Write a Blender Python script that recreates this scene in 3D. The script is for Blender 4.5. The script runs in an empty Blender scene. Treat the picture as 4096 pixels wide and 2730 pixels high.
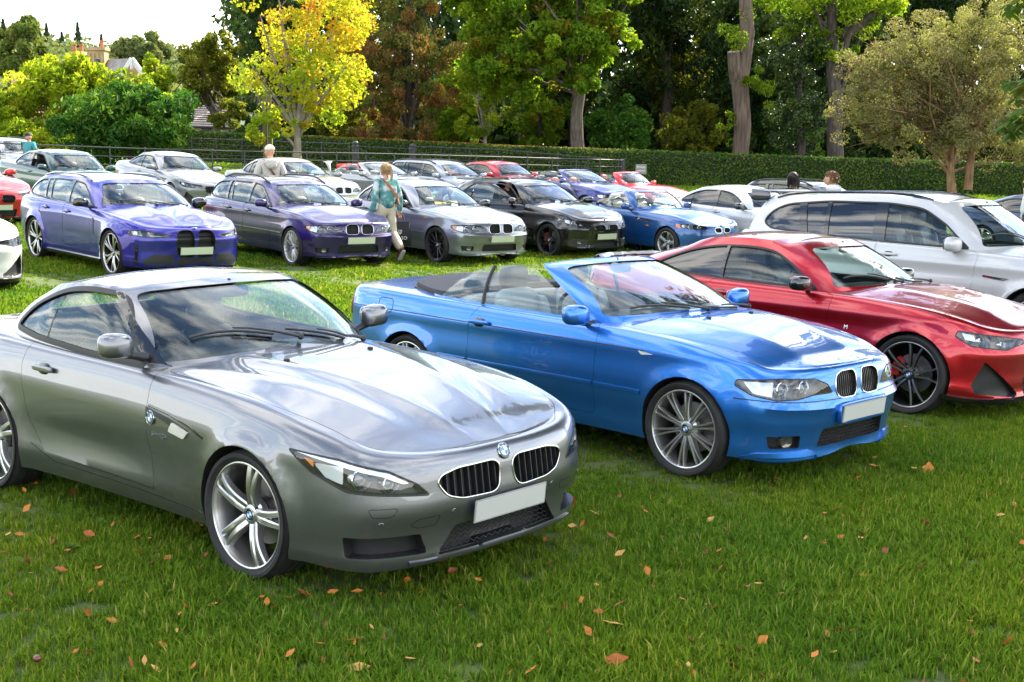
import bpy, bmesh, math, random
import numpy as np
from mathutils import Vector, Matrix, geometry
from mathutils.bvhtree import BVHTree
R = math.radians
rng = np.random.default_rng(7)
random.seed(7)
SC = bpy.context.scene
COL = SC.collection

# ------------------------------------------------------------------ camera, sky, sun, exposure
CAM_H = 2.133
cam_d = bpy.data.cameras.new('camera'); cam = bpy.data.objects.new('camera', cam_d); COL.objects.link(cam)
cam.location = (0, 0, CAM_H); cam.rotation_euler = (R(90 - 8.46), 0, 0)
cam_d.sensor_width = 36; cam_d.lens = 46.58; cam_d.clip_end = 2000
SC.camera = cam
SUN_AZ, SUN_EL = 42.0, 40.0          # degrees right of the view direction, above the horizon
wd = bpy.data.worlds.new('World'); SC.world = wd; wd.use_nodes = True
def build_world():
    nt = wd.node_tree; N = nt.nodes; L = nt.links; N.clear()
    out = N.new('ShaderNodeOutputWorld'); bg = N.new('ShaderNodeBackground'); bg.inputs[1].default_value = .125
    sky = N.new('ShaderNodeTexSky'); sky.sky_type = 'NISHITA'; sky.sun_disc = False
    sky.sun_elevation = R(SUN_EL); sky.sun_rotation = R(SUN_AZ); sky.air_density = 1.0; sky.dust_density = .25; sky.ozone_density = 1.0
    tc = N.new('ShaderNodeTexCoord'); sep = N.new('ShaderNodeSeparateXYZ'); L.new(tc.outputs['Generated'], sep.inputs[0])
    # clouds on a flat layer: direction divided by its height
    mx = N.new('ShaderNodeMath'); mx.operation = 'MAXIMUM'; mx.inputs[1].default_value = .0; L.new(sep.outputs[2], mx.inputs[0])
    ad = N.new('ShaderNodeMath'); ad.operation = 'ADD'; ad.inputs[1].default_value = .16; L.new(mx.outputs[0], ad.inputs[0])
    cb = N.new('ShaderNodeCombineXYZ'); 
    for i in range(2):
        dv = N.new('ShaderNodeMath'); dv.operation = 'DIVIDE'; L.new(sep.outputs[i], dv.inputs[0]); L.new(ad.outputs[0], dv.inputs[1]); L.new(dv.outputs[0], cb.inputs[i])
    nz = N.new('ShaderNodeTexNoise'); nz.inputs['Scale'].default_value = 2.1; nz.inputs['Detail'].default_value = 9; nz.inputs['Roughness'].default_value = .56; nz.inputs['Distortion'].default_value = .35
    L.new(cb.outputs[0], nz.inputs['Vector'])
    rp = N.new('ShaderNodeValToRGB'); rp.color_ramp.elements[0].position = .45; rp.color_ramp.elements[1].position = .60
    L.new(nz.outputs['Fac'], rp.inputs[0])
    # towards the horizon the cloud cover closes up
    hz = N.new('ShaderNodeMapRange'); hz.inputs[1].default_value = .15; hz.inputs[2].default_value = .04; L.new(sep.outputs[2], hz.inputs[0])
    mm = N.new('ShaderNodeMath'); mm.operation = 'MAXIMUM'; L.new(rp.outputs[0], mm.inputs[0]); L.new(hz.outputs[0], mm.inputs[1])
    cl = N.new('ShaderNodeMixRGB'); cl.inputs[2].default_value = (9.6, 9.4, 9.0, 1)
    L.new(mm.outputs[0], cl.inputs[0]); L.new(sky.outputs[0], cl.inputs[1])
    L.new(cl.outputs[0], bg.inputs[0]); L.new(bg.outputs[0], out.inputs[0])
build_world()
sd = bpy.data.lights.new('sun', 'SUN'); sd.energy = 4.8; sd.angle = R(.53); sd.color = (1, .90, .74)
sun = bpy.data.objects.new('sun', sd); COL.objects.link(sun)
_sdir = Vector((math.sin(R(SUN_AZ)) * math.cos(R(SUN_EL)), math.cos(R(SUN_AZ)) * math.cos(R(SUN_EL)), math.sin(R(SUN_EL))))
sun.rotation_euler = _sdir.to_track_quat('Z', 'Y').to_euler()
SC.view_settings.view_transform = 'Standard'; SC.view_settings.look = 'None'; SC.view_settings.gamma = 1
SC.view_settings.use_curve_mapping = False; SC.view_settings.exposure = 1.85
SC.render.engine = 'CYCLES'
cy = SC.cycles; cy.max_bounces = 10; cy.diffuse_bounces = 3; cy.glossy_bounces = 4; cy.transmission_bounces = 6; cy.transparent_max_bounces = 14
cy.caustics_reflective = False; cy.caustics_refractive = False; cy.sample_clamp_indirect = 6; cy.use_denoising = True

# ------------------------------------------------------------------ terrain
def ground_z(x, y):
    y = np.asarray(y, float); x = np.asarray(x, float)
    t = (y - 25) / 2
    sp = 2 * np.log1p(np.exp(np.clip(t, -30, 30))) + np.where(t > 30, (t - 30) * 2, 0)
    w = np.clip((y - 8) / 6, 0, 1); gx = -.013 - .024 * w * w * (3 - 2 * w)
    return gx * np.clip(x, -80, 80) + .014 * np.minimum(sp, 60) + .004 * np.clip(-x - 8, 0, 8) * np.clip(y - 25, 0, 9) * np.clip((44 - y) / 8, 0, 1)
def gz(x, y): return float(ground_z(x, y))
def gnormal(x, y):
    e = .5
    return Vector((-(gz(x + e, y) - gz(x - e, y)) / (2 * e), -(gz(x, y + e) - gz(x, y - e)) / (2 * e), 1)).normalized()
FPX = 5300.
def ray(px, py):
    """world direction through a pixel of the 4096-wide photograph, scaled to depth Y = 1"""
    a = R(8.46); r = (px - 2048) / FPX; u = (1365 - py) / FPX
    d = Vector((r, math.cos(a) + u * math.sin(a), -math.sin(a) + u * math.cos(a)))
    return d / d.y
def at(px, py, Y):
    d = ray(px, py); return Vector((d.x * Y, Y, CAM_H + d.z * Y))
def on_ground(px, Y, py=600):
    d = ray(px, py); x = d.x * Y; return Vector((x, Y, gz(x, Y)))

# ------------------------------------------------------------------ object helpers
def tag(o, label=None, cat=None, group=None, kind=None):
    for k, v in (('label', label), ('category', cat), ('group', group), ('kind', kind)):
        if v: o[k] = v
    return o
def empty(name, parent=None, loc=(0, 0, 0)):
    o = bpy.data.objects.new(name, None); o.empty_display_size = .1; COL.objects.link(o); o.location = loc
    if parent: o.parent = parent
    return o
def link(name, me, parent=None, mats=None):
    o = bpy.data.objects.new(name, me); COL.objects.link(o)
    if parent: o.parent = parent
    if mats is not None:
        if len(me.materials): me.materials.clear()
        for m in (mats if isinstance(mats, (list, tuple)) else [mats]): me.materials.append(m)
    return o
def mesh(V, F, smooth=True, mi=None, name='m'):
    me = bpy.data.meshes.new(name); me.from_pydata([tuple(v) for v in V], [], [tuple(f) for f in F])
    if mi is not None: me.polygons.foreach_set('material_index', mi)
    me.polygons.foreach_set('use_smooth', [smooth] * len(me.polygons)); me.update()
    return me
def fix(me, ang=33, recalc=False, smooth=True):
    """smooth faces, sharp edges above an angle"""
    bm = bmesh.new(); bm.from_mesh(me)
    if recalc: bmesh.ops.recalc_face_normals(bm, faces=bm.faces)
    ca = R(ang)
    for f in bm.faces: f.smooth = smooth
    for e in bm.edges:
        if len(e.link_faces) == 2: e.smooth = e.calc_face_angle(0) < ca
    bm.to_mesh(me); bm.free(); me.update()
    return me
class MB:
    """collects simple solids into one mesh with material indices"""
    def __init__(s): s.V = []; s.F = []; s.M = []
    def add(s, V, F, m=0):
        n = len(s.V); s.V += [tuple(v) for v in V]; s.F += [tuple(i + n for i in f) for f in F]; s.M += [m] * len(F); return s
    def box(s, c, d, m=0, rot=None, taper=1.0):
        x, y, z = (k / 2 for k in d); c = Vector(c); V = []
        for sz in (-1, 1):
            k = taper if sz > 0 else 1
            for sx, sy in ((-1, -1), (1, -1), (1, 1), (-1, 1)):
                v = Vector((sx * x * k, sy * y * k, sz * z)); V.append(c + (rot @ v if rot else v))
        return s.add(V, [(3, 2, 1, 0), (4, 5, 6, 7), (0, 1, 5, 4), (1, 2, 6, 5), (2, 3, 7, 6), (3, 0, 4, 7)], m)
    def tube(s, P, r, n=6, m=0, caps=True, closed=False, flat=None):
        P = [Vector(p) for p in P]; k = len(P); V = []; F = []
        rr = r if isinstance(r, (list, tuple)) else [r] * k
        up0 = None
        for i, p in enumerate(P):
            if closed: t = (P[(i + 1) % k] - P[i - 1]).normalized()
            else: t = (P[min(i + 1, k - 1)] - P[max(i - 1, 0)]).normalized()
            if up0 is None: up0 = t.orthogonal().normalized()
            up = (up0 - t * up0.dot(t)); up = up.normalized() if up.length > 1e-6 else t.orthogonal().normalized(); up0 = up; sd_ = t.cross(up)
            for j in range(n):
                a = 2 * math.pi * j / n; V.append(p + (up * math.cos(a) + sd_ * math.sin(a)) * rr[i])
        for i in range(k if closed else k - 1):
            i2 = (i + 1) % k
            for j in range(n): F.append((i * n + j, i * n + (j + 1) % n, i2 * n + (j + 1) % n, i2 * n + j))
        if caps and not closed: F.append(tuple(range(n - 1, -1, -1))); F.append(tuple((k - 1) * n + j for j in range(n)))
        return s.add(V, F, m)
    def lathe(s, prof, n=32, m=0, axis='y', c=(0, 0, 0), closed=False):
        """prof: list of (radius, along axis)"""
        V = []; F = []; k = len(prof); c = Vector(c)
        for j in range(n):
            a = 2 * math.pi * j / n; ca, sa = math.cos(a), math.sin(a)
            for r, h in prof:
                V.append(c + (Vector((r * ca, h, r * sa)) if axis == 'y' else Vector((r * ca, r * sa, h)) if axis == 'z' else Vector((h, r * ca, r * sa))))
        for j in range(n):
            j2 = (j + 1) % n
            for i in range(k if closed else k - 1):
                i2 = (i + 1) % k; F.append((j * k + i, j2 * k + i, j2 * k + i2, j * k + i2))
        return s.add(V, F, m)
    def ball(s, c, r, m=0, nu=12, nv=8):
        c = Vector(c); r = Vector(r) if hasattr(r, '__len__') else Vector((r, r, r)); V = []; F = []
        for i in range(nv + 1):
            t = math.pi * i / nv
            for j in range(nu):
                a = 2 * math.pi * j / nu
                V.append(c + Vector((r.x * math.sin(t) * math.cos(a), r.y * math.sin(t) * math.sin(a), r.z * math.cos(t))))
        for i in range(nv):
            for j in range(nu): F.append((i * nu + j, (i + 1) * nu + j, (i + 1) * nu + (j + 1) % nu, i * nu + (j + 1) % nu))
        return s.add(V, F, m)
    def mesh(s, ang=40, recalc=True, smooth=True):
        me = mesh(s.V, s.F, smooth, s.M)
        bm = bmesh.new(); bm.from_mesh(me); bmesh.ops.remove_doubles(bm, verts=bm.verts, dist=1e-5); bm.to_mesh(me); bm.free()
        return fix(me, ang, recalc, smooth)
    def build(s, name, mats, parent=None, ang=40, recalc=True, smooth=True): return link(name, s.mesh(ang, recalc, smooth), parent, mats)

def fillet(P, r=.03, n=4):
    """closed polygon with rounded corners; a point may carry its own radius"""
    out = []; k = len(P)
    for i in range(k):
        v = np.array(P[i][:2], float); a = np.array(P[i - 1][:2], float); b = np.array(P[(i + 1) % k][:2], float)
        rr = P[i][2] if len(P[i]) > 2 else r
        da, db = a - v, b - v; la, lb = np.linalg.norm(da), np.linalg.norm(db)
        if rr <= 0 or la < 1e-6 or lb < 1e-6: out.append(v); continue
        p = v + da / la * min(rr, la * .48); q = v + db / lb * min(rr, lb * .48)
        for j in range(n + 1):
            t = j / n; out.append((1 - t) ** 2 * p + 2 * t * (1 - t) * v + t * t * q)
    return [tuple(map(float, p)) for p in out]
def resample(P, step, closed=True):
    Q = []; k = len(P)
    for i in range(k if closed else k - 1):
        a = np.array(P[i], float); b = np.array(P[(i + 1) % k], float); d = np.linalg.norm(b - a); n = max(1, int(math.ceil(d / step)))
        for j in range(n): Q.append(tuple(a + (b - a) * j / n))
    if not closed: Q.append(tuple(map(float, P[-1])))
    return Q
def spline(rows, n, sym=True):
    """centripetal Catmull-Rom through half-outline rows (x, y, ...) whose ends lie on the centre line; n points, evenly spaced"""
    A = np.array(rows, float)
    if sym:
        g0 = A[1].copy(); g0[1] *= -1; g1 = A[-2].copy(); g1[1] *= -1
    else: g0 = 2 * A[0] - A[1]; g1 = 2 * A[-1] - A[-2]
    P = np.vstack([g0, A, g1]); d = np.linalg.norm(np.diff(P[:, :2], axis=0), axis=1)
    s = np.concatenate([[0], np.cumsum(np.maximum(d, 1e-4) ** .6)])
    m = np.zeros_like(P)
    for i in range(1, len(P) - 1):
        h0, h1 = s[i] - s[i - 1], s[i + 1] - s[i]
        m[i] = ((P[i] - P[i - 1]) / h0 * h1 + (P[i + 1] - P[i]) / h1 * h0) / (h0 + h1)
    def ev(u):
        i = np.clip(np.searchsorted(s, u, side='right') - 1, 1, len(P) - 3); h = (s[i + 1] - s[i])[:, None]; t = ((u - s[i]) / (s[i + 1] - s[i]))[:, None]
        return (2 * t**3 - 3 * t**2 + 1) * P[i] + (t**3 - 2 * t**2 + t) * h * m[i] + (-2 * t**3 + 3 * t**2) * P[i + 1] + (t**3 - t**2) * h * m[i + 1]
    u = np.linspace(s[1], s[-2], 1200); Q = ev(u); L = np.concatenate([[0], np.cumsum(np.linalg.norm(np.diff(Q[:, :2], axis=0), axis=1))])
    Z = ev(np.interp(np.linspace(0, L[-1], n), L, u))
    if sym: Z[0, 1] = 0; Z[-1, 1] = 0
    return Z, np.linspace(0, L[-1], n)
def tab(T):
    X = np.array([t[0] for t in T], float); Y = np.array([t[1] for t in T], float); o = np.argsort(X); X, Y = X[o], Y[o]
    def f(x):
        # smooth (monotone cubic) interpolation
        x = np.clip(np.asarray(x, float), X[0], X[-1]); i = np.clip(np.searchsorted(X, x, side='right') - 1, 0, len(X) - 2)
        h = np.diff(X); dl = np.diff(Y) / h; mm = np.zeros(len(X)); mm[0], mm[-1] = dl[0], dl[-1]
        for k in range(1, len(X) - 1): mm[k] = 0 if dl[k - 1] * dl[k] <= 0 else 2 * dl[k - 1] * dl[k] / (dl[k - 1] + dl[k])
        t = (x - X[i]) / h[i]
        return (2 * t**3 - 3 * t**2 + 1) * Y[i] + (t**3 - 2 * t**2 + t) * h[i] * mm[i] + (-2 * t**3 + 3 * t**2) * Y[i + 1] + (t**3 - t**2) * h[i] * mm[i + 1]
    return f
def ring_loft(RG, topz, M=14):
    """RG[k, t, 3]: half rings (y >= 0), bottom to top; closed solid with filled top and flat bottom"""
    K, T, _ = RG.shape; V = []; F = []; idx = np.zeros((K, 2, T), int)
    for k in range(K):
        for t in range(T):
            p = RG[k, t]; idx[k, 0, t] = len(V); V.append(tuple(p))
            if 0 < t < T - 1: idx[k, 1, t] = len(V); V.append((p[0], -p[1], p[2]))
            else: idx[k, 1, t] = idx[k, 0, t]
    for k in range(K - 1):
        for t in range(T - 1):
            F.append((idx[k, 0, t], idx[k, 0, t + 1], idx[k + 1, 0, t + 1], idx[k + 1, 0, t]))
            F.append((idx[k, 1, t + 1], idx[k, 1, t], idx[k + 1, 1, t], idx[k + 1, 1, t + 1]))
    for k, up in ((K - 1, True), (0, False)):
        rows = []
        for t in range(T):
            a, b = int(idx[k, 0, t]), int(idx[k, 1, t])
            if a == b: rows.append([a] * (M + 1)); continue
            p = RG[k, t]; r = [a]
            for j in range(1, M):
                eta = 1 - 2 * j / M; y = p[1] * eta; z = topz(p[0], y, p[2], eta) if up else p[2]
                r.append(len(V)); V.append((p[0], y, float(z)))
            r.append(b); rows.append(r)
        for t in range(T - 1):
            for j in range(M):
                q = [rows[t][j], rows[t + 1][j], rows[t + 1][j + 1], rows[t][j + 1]]
                if not up: q = q[::-1]
                u = []
                for i in q:
                    if not u or (u[-1] != i and u[0] != i): u.append(i)
                if len(set(u)) >= 3: F.append(tuple(u))
    me = mesh(V, F); bm = bmesh.new(); bm.from_mesh(me); bmesh.ops.remove_doubles(bm, verts=bm.verts, dist=1e-6)
    bmesh.ops.dissolve_degenerate(bm, edges=bm.edges, dist=1e-7); bmesh.ops.recalc_face_normals(bm, faces=bm.faces); bm.to_mesh(me); bm.free()
    return me
def prism(P, ax, a, b):
    """solid from a closed polygon; ax 'y': polygon in x,z - 'x': y,z - 'z': x,y"""
    n = len(P); A = sum(P[i][0] * P[(i + 1) % n][1] - P[(i + 1) % n][0] * P[i][1] for i in range(n)); a, b = min(a, b), max(a, b)
    if (A > 0) == (ax == 'y'): P = list(P)[::-1]
    def pt(p, h): return (p[0], h, p[1]) if ax == 'y' else (h, p[0], p[1]) if ax == 'x' else (p[0], p[1], h)
    V = [pt(p, a) for p in P] + [pt(p, b) for p in P]
    F = [tuple(range(n - 1, -1, -1)), tuple(range(n, 2 * n))] + [(i, (i + 1) % n, (i + 1) % n + n, i + n) for i in range(n)]
    return fix(mesh(V, F))
def join(ms):
    """disjoint solids as one mesh, each keeping its material"""
    bm = bmesh.new(); mats = []
    for m in ms:
        mt = m.materials[0] if len(m.materials) else None
        if mt not in mats: mats.append(mt)
        k = len(bm.faces); bm.from_mesh(m); bm.faces.ensure_lookup_table()
        for f in bm.faces[k:]: f.material_index = mats.index(mt)
    me = bpy.data.meshes.new('j'); bm.to_mesh(me); bm.free()
    for mt in mats: me.materials.append(mt)
    return me
TMP = bpy.data.scenes.new('tmp')
def boolean(me, ops, solver='MANIFOLD'):
    """ops: (mesh, 'DIFFERENCE' | 'UNION' | 'INTERSECT')"""
    ob = bpy.data.objects.new('t', me); TMP.collection.objects.link(ob); cs = []
    for m, k in ops:
        c = bpy.data.objects.new('c', m); TMP.collection.objects.link(c); cs.append(c)
        md = ob.modifiers.new('b', 'BOOLEAN'); md.operation = k; md.solver = solver; md.object = c
        md.material_mode = 'TRANSFER'
    with bpy.context.temp_override(scene=TMP, view_layer=TMP.view_layers[0]): dg = bpy.context.evaluated_depsgraph_get()
    dg.update()
    r = bpy.data.meshes.new_from_object(ob.evaluated_get(dg), preserve_all_data_layers=True, depsgraph=dg)
    for o in [ob] + cs: bpy.data.objects.remove(o)
    return r

# ------------------------------------------------------------------ materials
MATS = {}
def mat(name, col=(.5, .5, .5), rough=.5, metal=0., coat=0., spec=.5, coat_r=.03, emit=None, trans=0.):
    if name in MATS: return MATS[name]
    m = bpy.data.materials.new(name); m.use_nodes = True; b = m.node_tree.nodes['Principled BSDF']
    b.inputs['Base Color'].default_value = (*col, 1); b.inputs['Roughness'].default_value = rough; b.inputs['Metallic'].default_value = metal
    b.inputs['Coat Weight'].default_value = coat; b.inputs['Coat Roughness'].default_value = coat_r; b.inputs['Specular IOR Level'].default_value = spec
    b.inputs['Transmission Weight'].default_value = trans
    MATS[name] = m; return m
def nodes(m): return m.node_tree.nodes, m.node_tree.links, m.node_tree.nodes['Principled BSDF']
def paint(name, col, metal=.75, rough=.32, flake=.35):
    """clear-coated metallic paint with fine flakes and a trace of dust"""
    if name in MATS: return MATS[name]
    m = mat(name, col, rough, metal, 1.0, .5, .01); N, L, b = nodes(m); b.inputs['Coat IOR'].default_value = 1.52
    tc = N.new('ShaderNodeTexCoord'); v = N.new('ShaderNodeTexVoronoi'); v.inputs['Scale'].default_value = 900; L.new(tc.outputs['Object'], v.inputs['Vector'])
    mp = N.new('ShaderNodeMapRange'); mp.inputs[3].default_value = 1 - flake * .5; mp.inputs[4].default_value = 1 + flake * .5; L.new(v.outputs['Color'], mp.inputs[0])
    mu = N.new('ShaderNodeMixRGB'); mu.blend_type = 'MULTIPLY'; mu.inputs[0].default_value = 1; mu.inputs[1].default_value = (*col, 1); L.new(mp.outputs[0], mu.inputs[2])
    nz = N.new('ShaderNodeTexNoise'); nz.inputs['Scale'].default_value = 3.; nz.inputs['Detail'].default_value = 6; L.new(tc.outputs['Object'], nz.inputs['Vector'])
    du = N.new('ShaderNodeMapRange'); du.inputs[1].default_value = .45; du.inputs[2].default_value = .8; du.inputs[3].default_value = 0; du.inputs[4].default_value = .05; L.new(nz.outputs['Fac'], du.inputs[0])
    mx = N.new('ShaderNodeMixRGB'); mx.inputs[2].default_value = (.42, .38, .32, 1); L.new(du.outputs[0], mx.inputs[0]); L.new(mu.outputs[0], mx.inputs[1])
    L.new(mx.outputs[0], b.inputs['Base Color'])
    return m
def glass(name, tint, refl=.05, rough=0.0):
    """thin pane: tinted see-through with a sky reflection that grows at grazing angles"""
    if name in MATS: return MATS[name]
    m = bpy.data.materials.new(name); m.use_nodes = True; N = m.node_tree.nodes; L = m.node_tree.links; N.clear()
    out = N.new('ShaderNodeOutputMaterial'); mx = N.new('ShaderNodeMixShader'); tr = N.new('ShaderNodeBsdfTransparent'); gl = N.new('ShaderNodeBsdfGlossy')
    tr.inputs[0].default_value = (*tint, 1); gl.inputs['Roughness'].default_value = rough; gl.inputs[0].default_value = (1, 1, 1, 1)
    lw = N.new('ShaderNodeLayerWeight'); lw.inputs[0].default_value = .5
    pw = N.new('ShaderNodeMath'); pw.operation = 'POWER'; pw.inputs[1].default_value = 5.0; L.new(lw.outputs['Facing'], pw.inputs[0])
    ma = N.new('ShaderNodeMath'); ma.operation = 'MULTIPLY_ADD'; ma.inputs[1].default_value = 1 - refl; ma.inputs[2].default_value = refl; L.new(pw.outputs[0], ma.inputs[0])
    L.new(ma.outputs[0], mx.inputs[0]); L.new(tr.outputs[0], mx.inputs[1]); L.new(gl.outputs[0], mx.inputs[2]); L.new(mx.outputs[0], out.inputs[0])
    MATS[name] = m; return m
BLACK = mat('black_plastic', (.012, .012, .013), .45)
GLOSS = mat('gloss_black', (.006, .006, .007), .12, coat=1)
LINER = mat('wheel_well_black', (.006, .006, .006), .8)
INNER = mat('cabin_black', (.018, .018, .02), .6)
RUBBER = mat('window_seal_rubber', (.01, .01, .01), .5)
CHROME = mat('chrome', (.55, .56, .57), .10, 1.)
SATIN = mat('satin_metal', (.5, .5, .51), .3, 1.)
PLATE = mat('blank_plate', (.46, .46, .43), .45)
PLATE_Y = mat('blank_plate_pale', (.50, .55, .38), .45)
LENS = glass('lamp_lens', (.93, .95, .97), .06)
LAMP_DARK = mat('lamp_housing', (.03, .031, .034), .3)
LAMP_REFL = mat('lamp_reflector', (.75, .76, .78), .18, 1.)
LAMP_WHITE = mat('lamp_clear_ribbed', (.62, .63, .65), .22, .3, 1.)
AMBER = mat('amber_lens', (.75, .2, .015), .2, coat=1)
REDLENS = mat('red_lens', (.42, .01, .012), .2, coat=1)
WHITE = mat('emblem_white', (.8, .8, .8), .3, coat=1)
EBLUE = mat('emblem_blue', (.02, .19, .55), .3, coat=1)
EBLACK = mat('emblem_black', (.01, .01, .012), .3, coat=1)
DISC = mat('brake_disc', (.25, .24, .23), .4, 1.)
CALIPER_R = mat('red_caliper', (.45, .015, .012), .35)
W_SCREEN = glass('windscreen_glass', (.88, .94, .93), .045)
W_SIDE = glass('side_glass', (.86, .92, .91), .04)
W_DARK = glass('privacy_glass', (.22, .23, .26), .09)
def tyre_mat():
    m = mat('tyre_rubber', (.016, .016, .017), .72); N, L, b = nodes(m)
    tc = N.new('ShaderNodeTexCoord'); nz = N.new('ShaderNodeTexNoise'); nz.inputs['Scale'].default_value = 14; nz.inputs['Detail'].default_value = 8; L.new(tc.outputs['Object'], nz.inputs['Vector'])
    r = N.new('ShaderNodeValToRGB'); r.color_ramp.elements[0].position = .4; r.color_ramp.elements[0].color = (.008, .008, .008, 1); r.color_ramp.elements[1].position = .8; r.color_ramp.elements[1].color = (.022, .021, .019, 1)
    L.new(nz.outputs['Fac'], r.inputs[0]); L.new(r.outputs[0], b.inputs['Base Color']); return m
TYRE = tyre_mat()
ALLOY = mat('alloy_silver', (.58, .575, .56), .28, .9, .4)
ALLOY_D = mat('alloy_dark', (.03, .03, .032), .28, .6, .6)
ALLOY_G = mat('alloy_grey', (.28, .28, .28), .28, .9, .5)
BARREL = mat('rim_barrel', (.42, .41, .40), .33, .95)
BARREL_D = mat('rim_barrel_dark', (.02, .02, .02), .4, .6)
SEAT_BLACK = mat('seat_black_leather', (.018, .018, .02), .45)
SEAT_GREY = mat('seat_grey_leather', (.30, .31, .32), .5)
SEAT_BLUE = mat('seat_slate_leather', (.085, .10, .125), .5)
SEAT_BEIGE = mat('seat_beige_leather', (.52, .46, .36), .5)
SEAT_RED = mat('seat_red_leather', (.32, .03, .02), .5)
CANVAS = mat('hood_canvas', (.075, .07, .075), .85)

# ------------------------------------------------------------------ car building kit
def lower_body(sp):
    T = sp.get('T', 120); Z, S = spline(sp['rows'], T); x, y, zb, ib, zm, zt, it = Z.T
    d = np.gradient(Z[:, :2], axis=0); d /= np.linalg.norm(d, axis=1)[:, None]; n = np.stack([d[:, 1], -d[:, 0]], 1); n[0] = (1, 0); n[-1] = (-1, 0)
    ea, eb = sp.get('ea', .88), sp.get('eb', .85); RG = []
    lev = [('b', 0)] + [('l', h) for h in np.linspace(0, 1, sp.get('KD', (10, 15))[0])] + [('u', a) for a in np.linspace(0, math.pi / 2, sp.get('KD', (10, 15))[1])[1:]]
    feat = sp.get('feat'); ax = sp['axles']; Ra = sp['arch_r']; zw = sp['wheel_r']; fa = sp.get('flare', .014)
    for k, h in lev:
        if k == 'b': z = zb.copy(); ins = ib + .05
        elif k == 'l': z = zb + .012 + (zm - zb - .012) * h; ins = ib * (1 - h) ** 2
        else: z = zm + (zt - zm) * math.sin(h) ** ea; ins = it * (1 - max(math.cos(h), 0) ** eb)
        off = np.zeros(T)
        for xa in ax:
            r = np.hypot(x - xa, z - zw); w = np.clip((Ra + .085 - r) / .085, 0, 1); off += fa * w * w * (3 - 2 * w) * np.clip(np.abs(n[:, 1]), 0, 1) ** 3 * (k != 'b')
        if feat is not None and k != 'b': off += feat(x, y, z, n)
        P = np.stack([x - n[:, 0] * (ins - off), np.maximum(y - n[:, 1] * (ins - off), 0), z], 1); P[0, 1] = P[-1, 1] = 0; RG.append(P)
    cr = tab(sp['crown']); q = sp.get('crown_q', 2.4); tf = sp.get('topfeat')
    def topz(px, py, ze, eta):
        z = ze + float(cr(px)) * (1 - abs(eta) ** q)
        return z + tf(px, abs(py), eta) if tf else z
    return ring_loft(np.array(RG), topz, sp.get('M', 22)), (Z, S, n)
def greenhouse(sp, ins=0., floor=None, down=.10):
    Z, S = spline(sp['gh'], sp.get('T2', 96)); b, r = Z[:, :3].copy(), Z[:, 3:].copy()
    d = np.gradient(b[:, :2], axis=0); d /= np.linalg.norm(d, axis=1)[:, None]; n = np.stack([d[:, 1], -d[:, 0], 0 * d[:, 0]], 1); n[0] = (1, 0, 0); n[-1] = (-1, 0, 0)
    b -= n * ins; r -= n * ins; r[:, 2] -= ins
    bul = sp.get('bulge', (.035, .05, .03)); w = np.where(n[:, 0] > 0, bul[0], bul[2]) * np.abs(n[:, 0]) + bul[1] * np.abs(n[:, 1])
    C = (b + r) / 2 + n * w[:, None] + np.array([0, 0, 1]) * (w * .6)[:, None]; RG = []
    lo = b.copy(); lo[:, 2] = (b[:, 2] - down) if floor is None else floor
    if floor is not None: lo[:, 0] -= np.sign(n[:, 0]) * 0
    RG.append(lo)
    for s in np.linspace(0, 1, sp.get('KG', 13)): RG.append((1 - s) ** 2 * b + 2 * s * (1 - s) * C + s * s * r)
    RG = np.array(RG); RG[:, :, 1] = np.maximum(RG[:, :, 1], 0); RG[:, 0, 1] = 0; RG[:, -1, 1] = 0
    cr = sp.get('roof_crown', .035); ym = RG[-1, :, 1].max()
    RL = RG[-1]
    def topz2(x, y, ze, e): return ze + cr * (1 - e * e) * (topz2.w(x, ze) / ym) ** 2
    tb = {(round(float(p[0]), 6), round(float(p[2]), 6)): float(p[1]) for p in RL}
    topz2.w = lambda x, ze: tb[(round(float(x), 6), round(float(ze), 6))]
    return ring_loft(RG, topz2, sp.get('MG', 16)), Z
class Surf:
    """places things on a finished body surface"""
    def __init__(s, me, outline):
        bm = bmesh.new(); bm.from_mesh(me); s.b = BVHTree.FromBMesh(bm); bm.free()
        Z, S, n = outline; s.S = S; s.C = Z[:, :2]; s.n = n; s.zt = Z[:, 5]
    def cast(s, o, d):
        h = s.b.ray_cast(Vector(o), Vector(d))
        return (h[0], h[1]) if h[0] is not None else (None, None)
    def side(s, sg):
        def f(p):
            h, n = s.cast((p[0], sg * 1.7, p[1]), (0, -sg, 0))
            return (h, n) if h is not None else (Vector((p[0], sg * .5, p[1])), Vector((0, sg, 0)))
        return f
    def top(s):
        def f(p):
            h, n = s.cast((p[0], p[1], 3), (0, 0, -1))
            return (h, n) if h is not None else (Vector((p[0], p[1], .7)), Vector((0, 0, 1)))
        return f
    def front(s, d=1):
        def f(p):
            h, n = s.cast((4 * d, p[0], p[1]), (-d, 0, 0))
            return (h, n) if h is not None else (Vector((2 * d, p[0], p[1])), Vector((d, 0, 0)))
        return f
    def wrap(s, sg, rear=False):
        """(distance walked round the plan outline from the nose (or tail) centre, height)"""
        def f(p):
            u = s.S[-1] - p[0] if rear else p[0]; flip = sg
            if (not rear and u < 0): u = -u; flip = -sg
            if rear and p[0] < 0: u = s.S[-1] + p[0]; flip = -sg
            c = np.array([np.interp(u, s.S, s.C[:, i]) for i in (0, 1)]); n = np.array([np.interp(u, s.S, s.n[:, i]) for i in (0, 1)]); n /= np.linalg.norm(n)
            o = Vector((c[0] + n[0] * .4, flip * (c[1] + n[1] * .4), p[1])); d = Vector((-n[0], -flip * n[1], 0)); h, nn = s.cast(o, d)
            return (h, nn) if h is not None else (Vector((c[0], flip * c[1], p[1])) + d * .1, -d)
        return f
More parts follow.
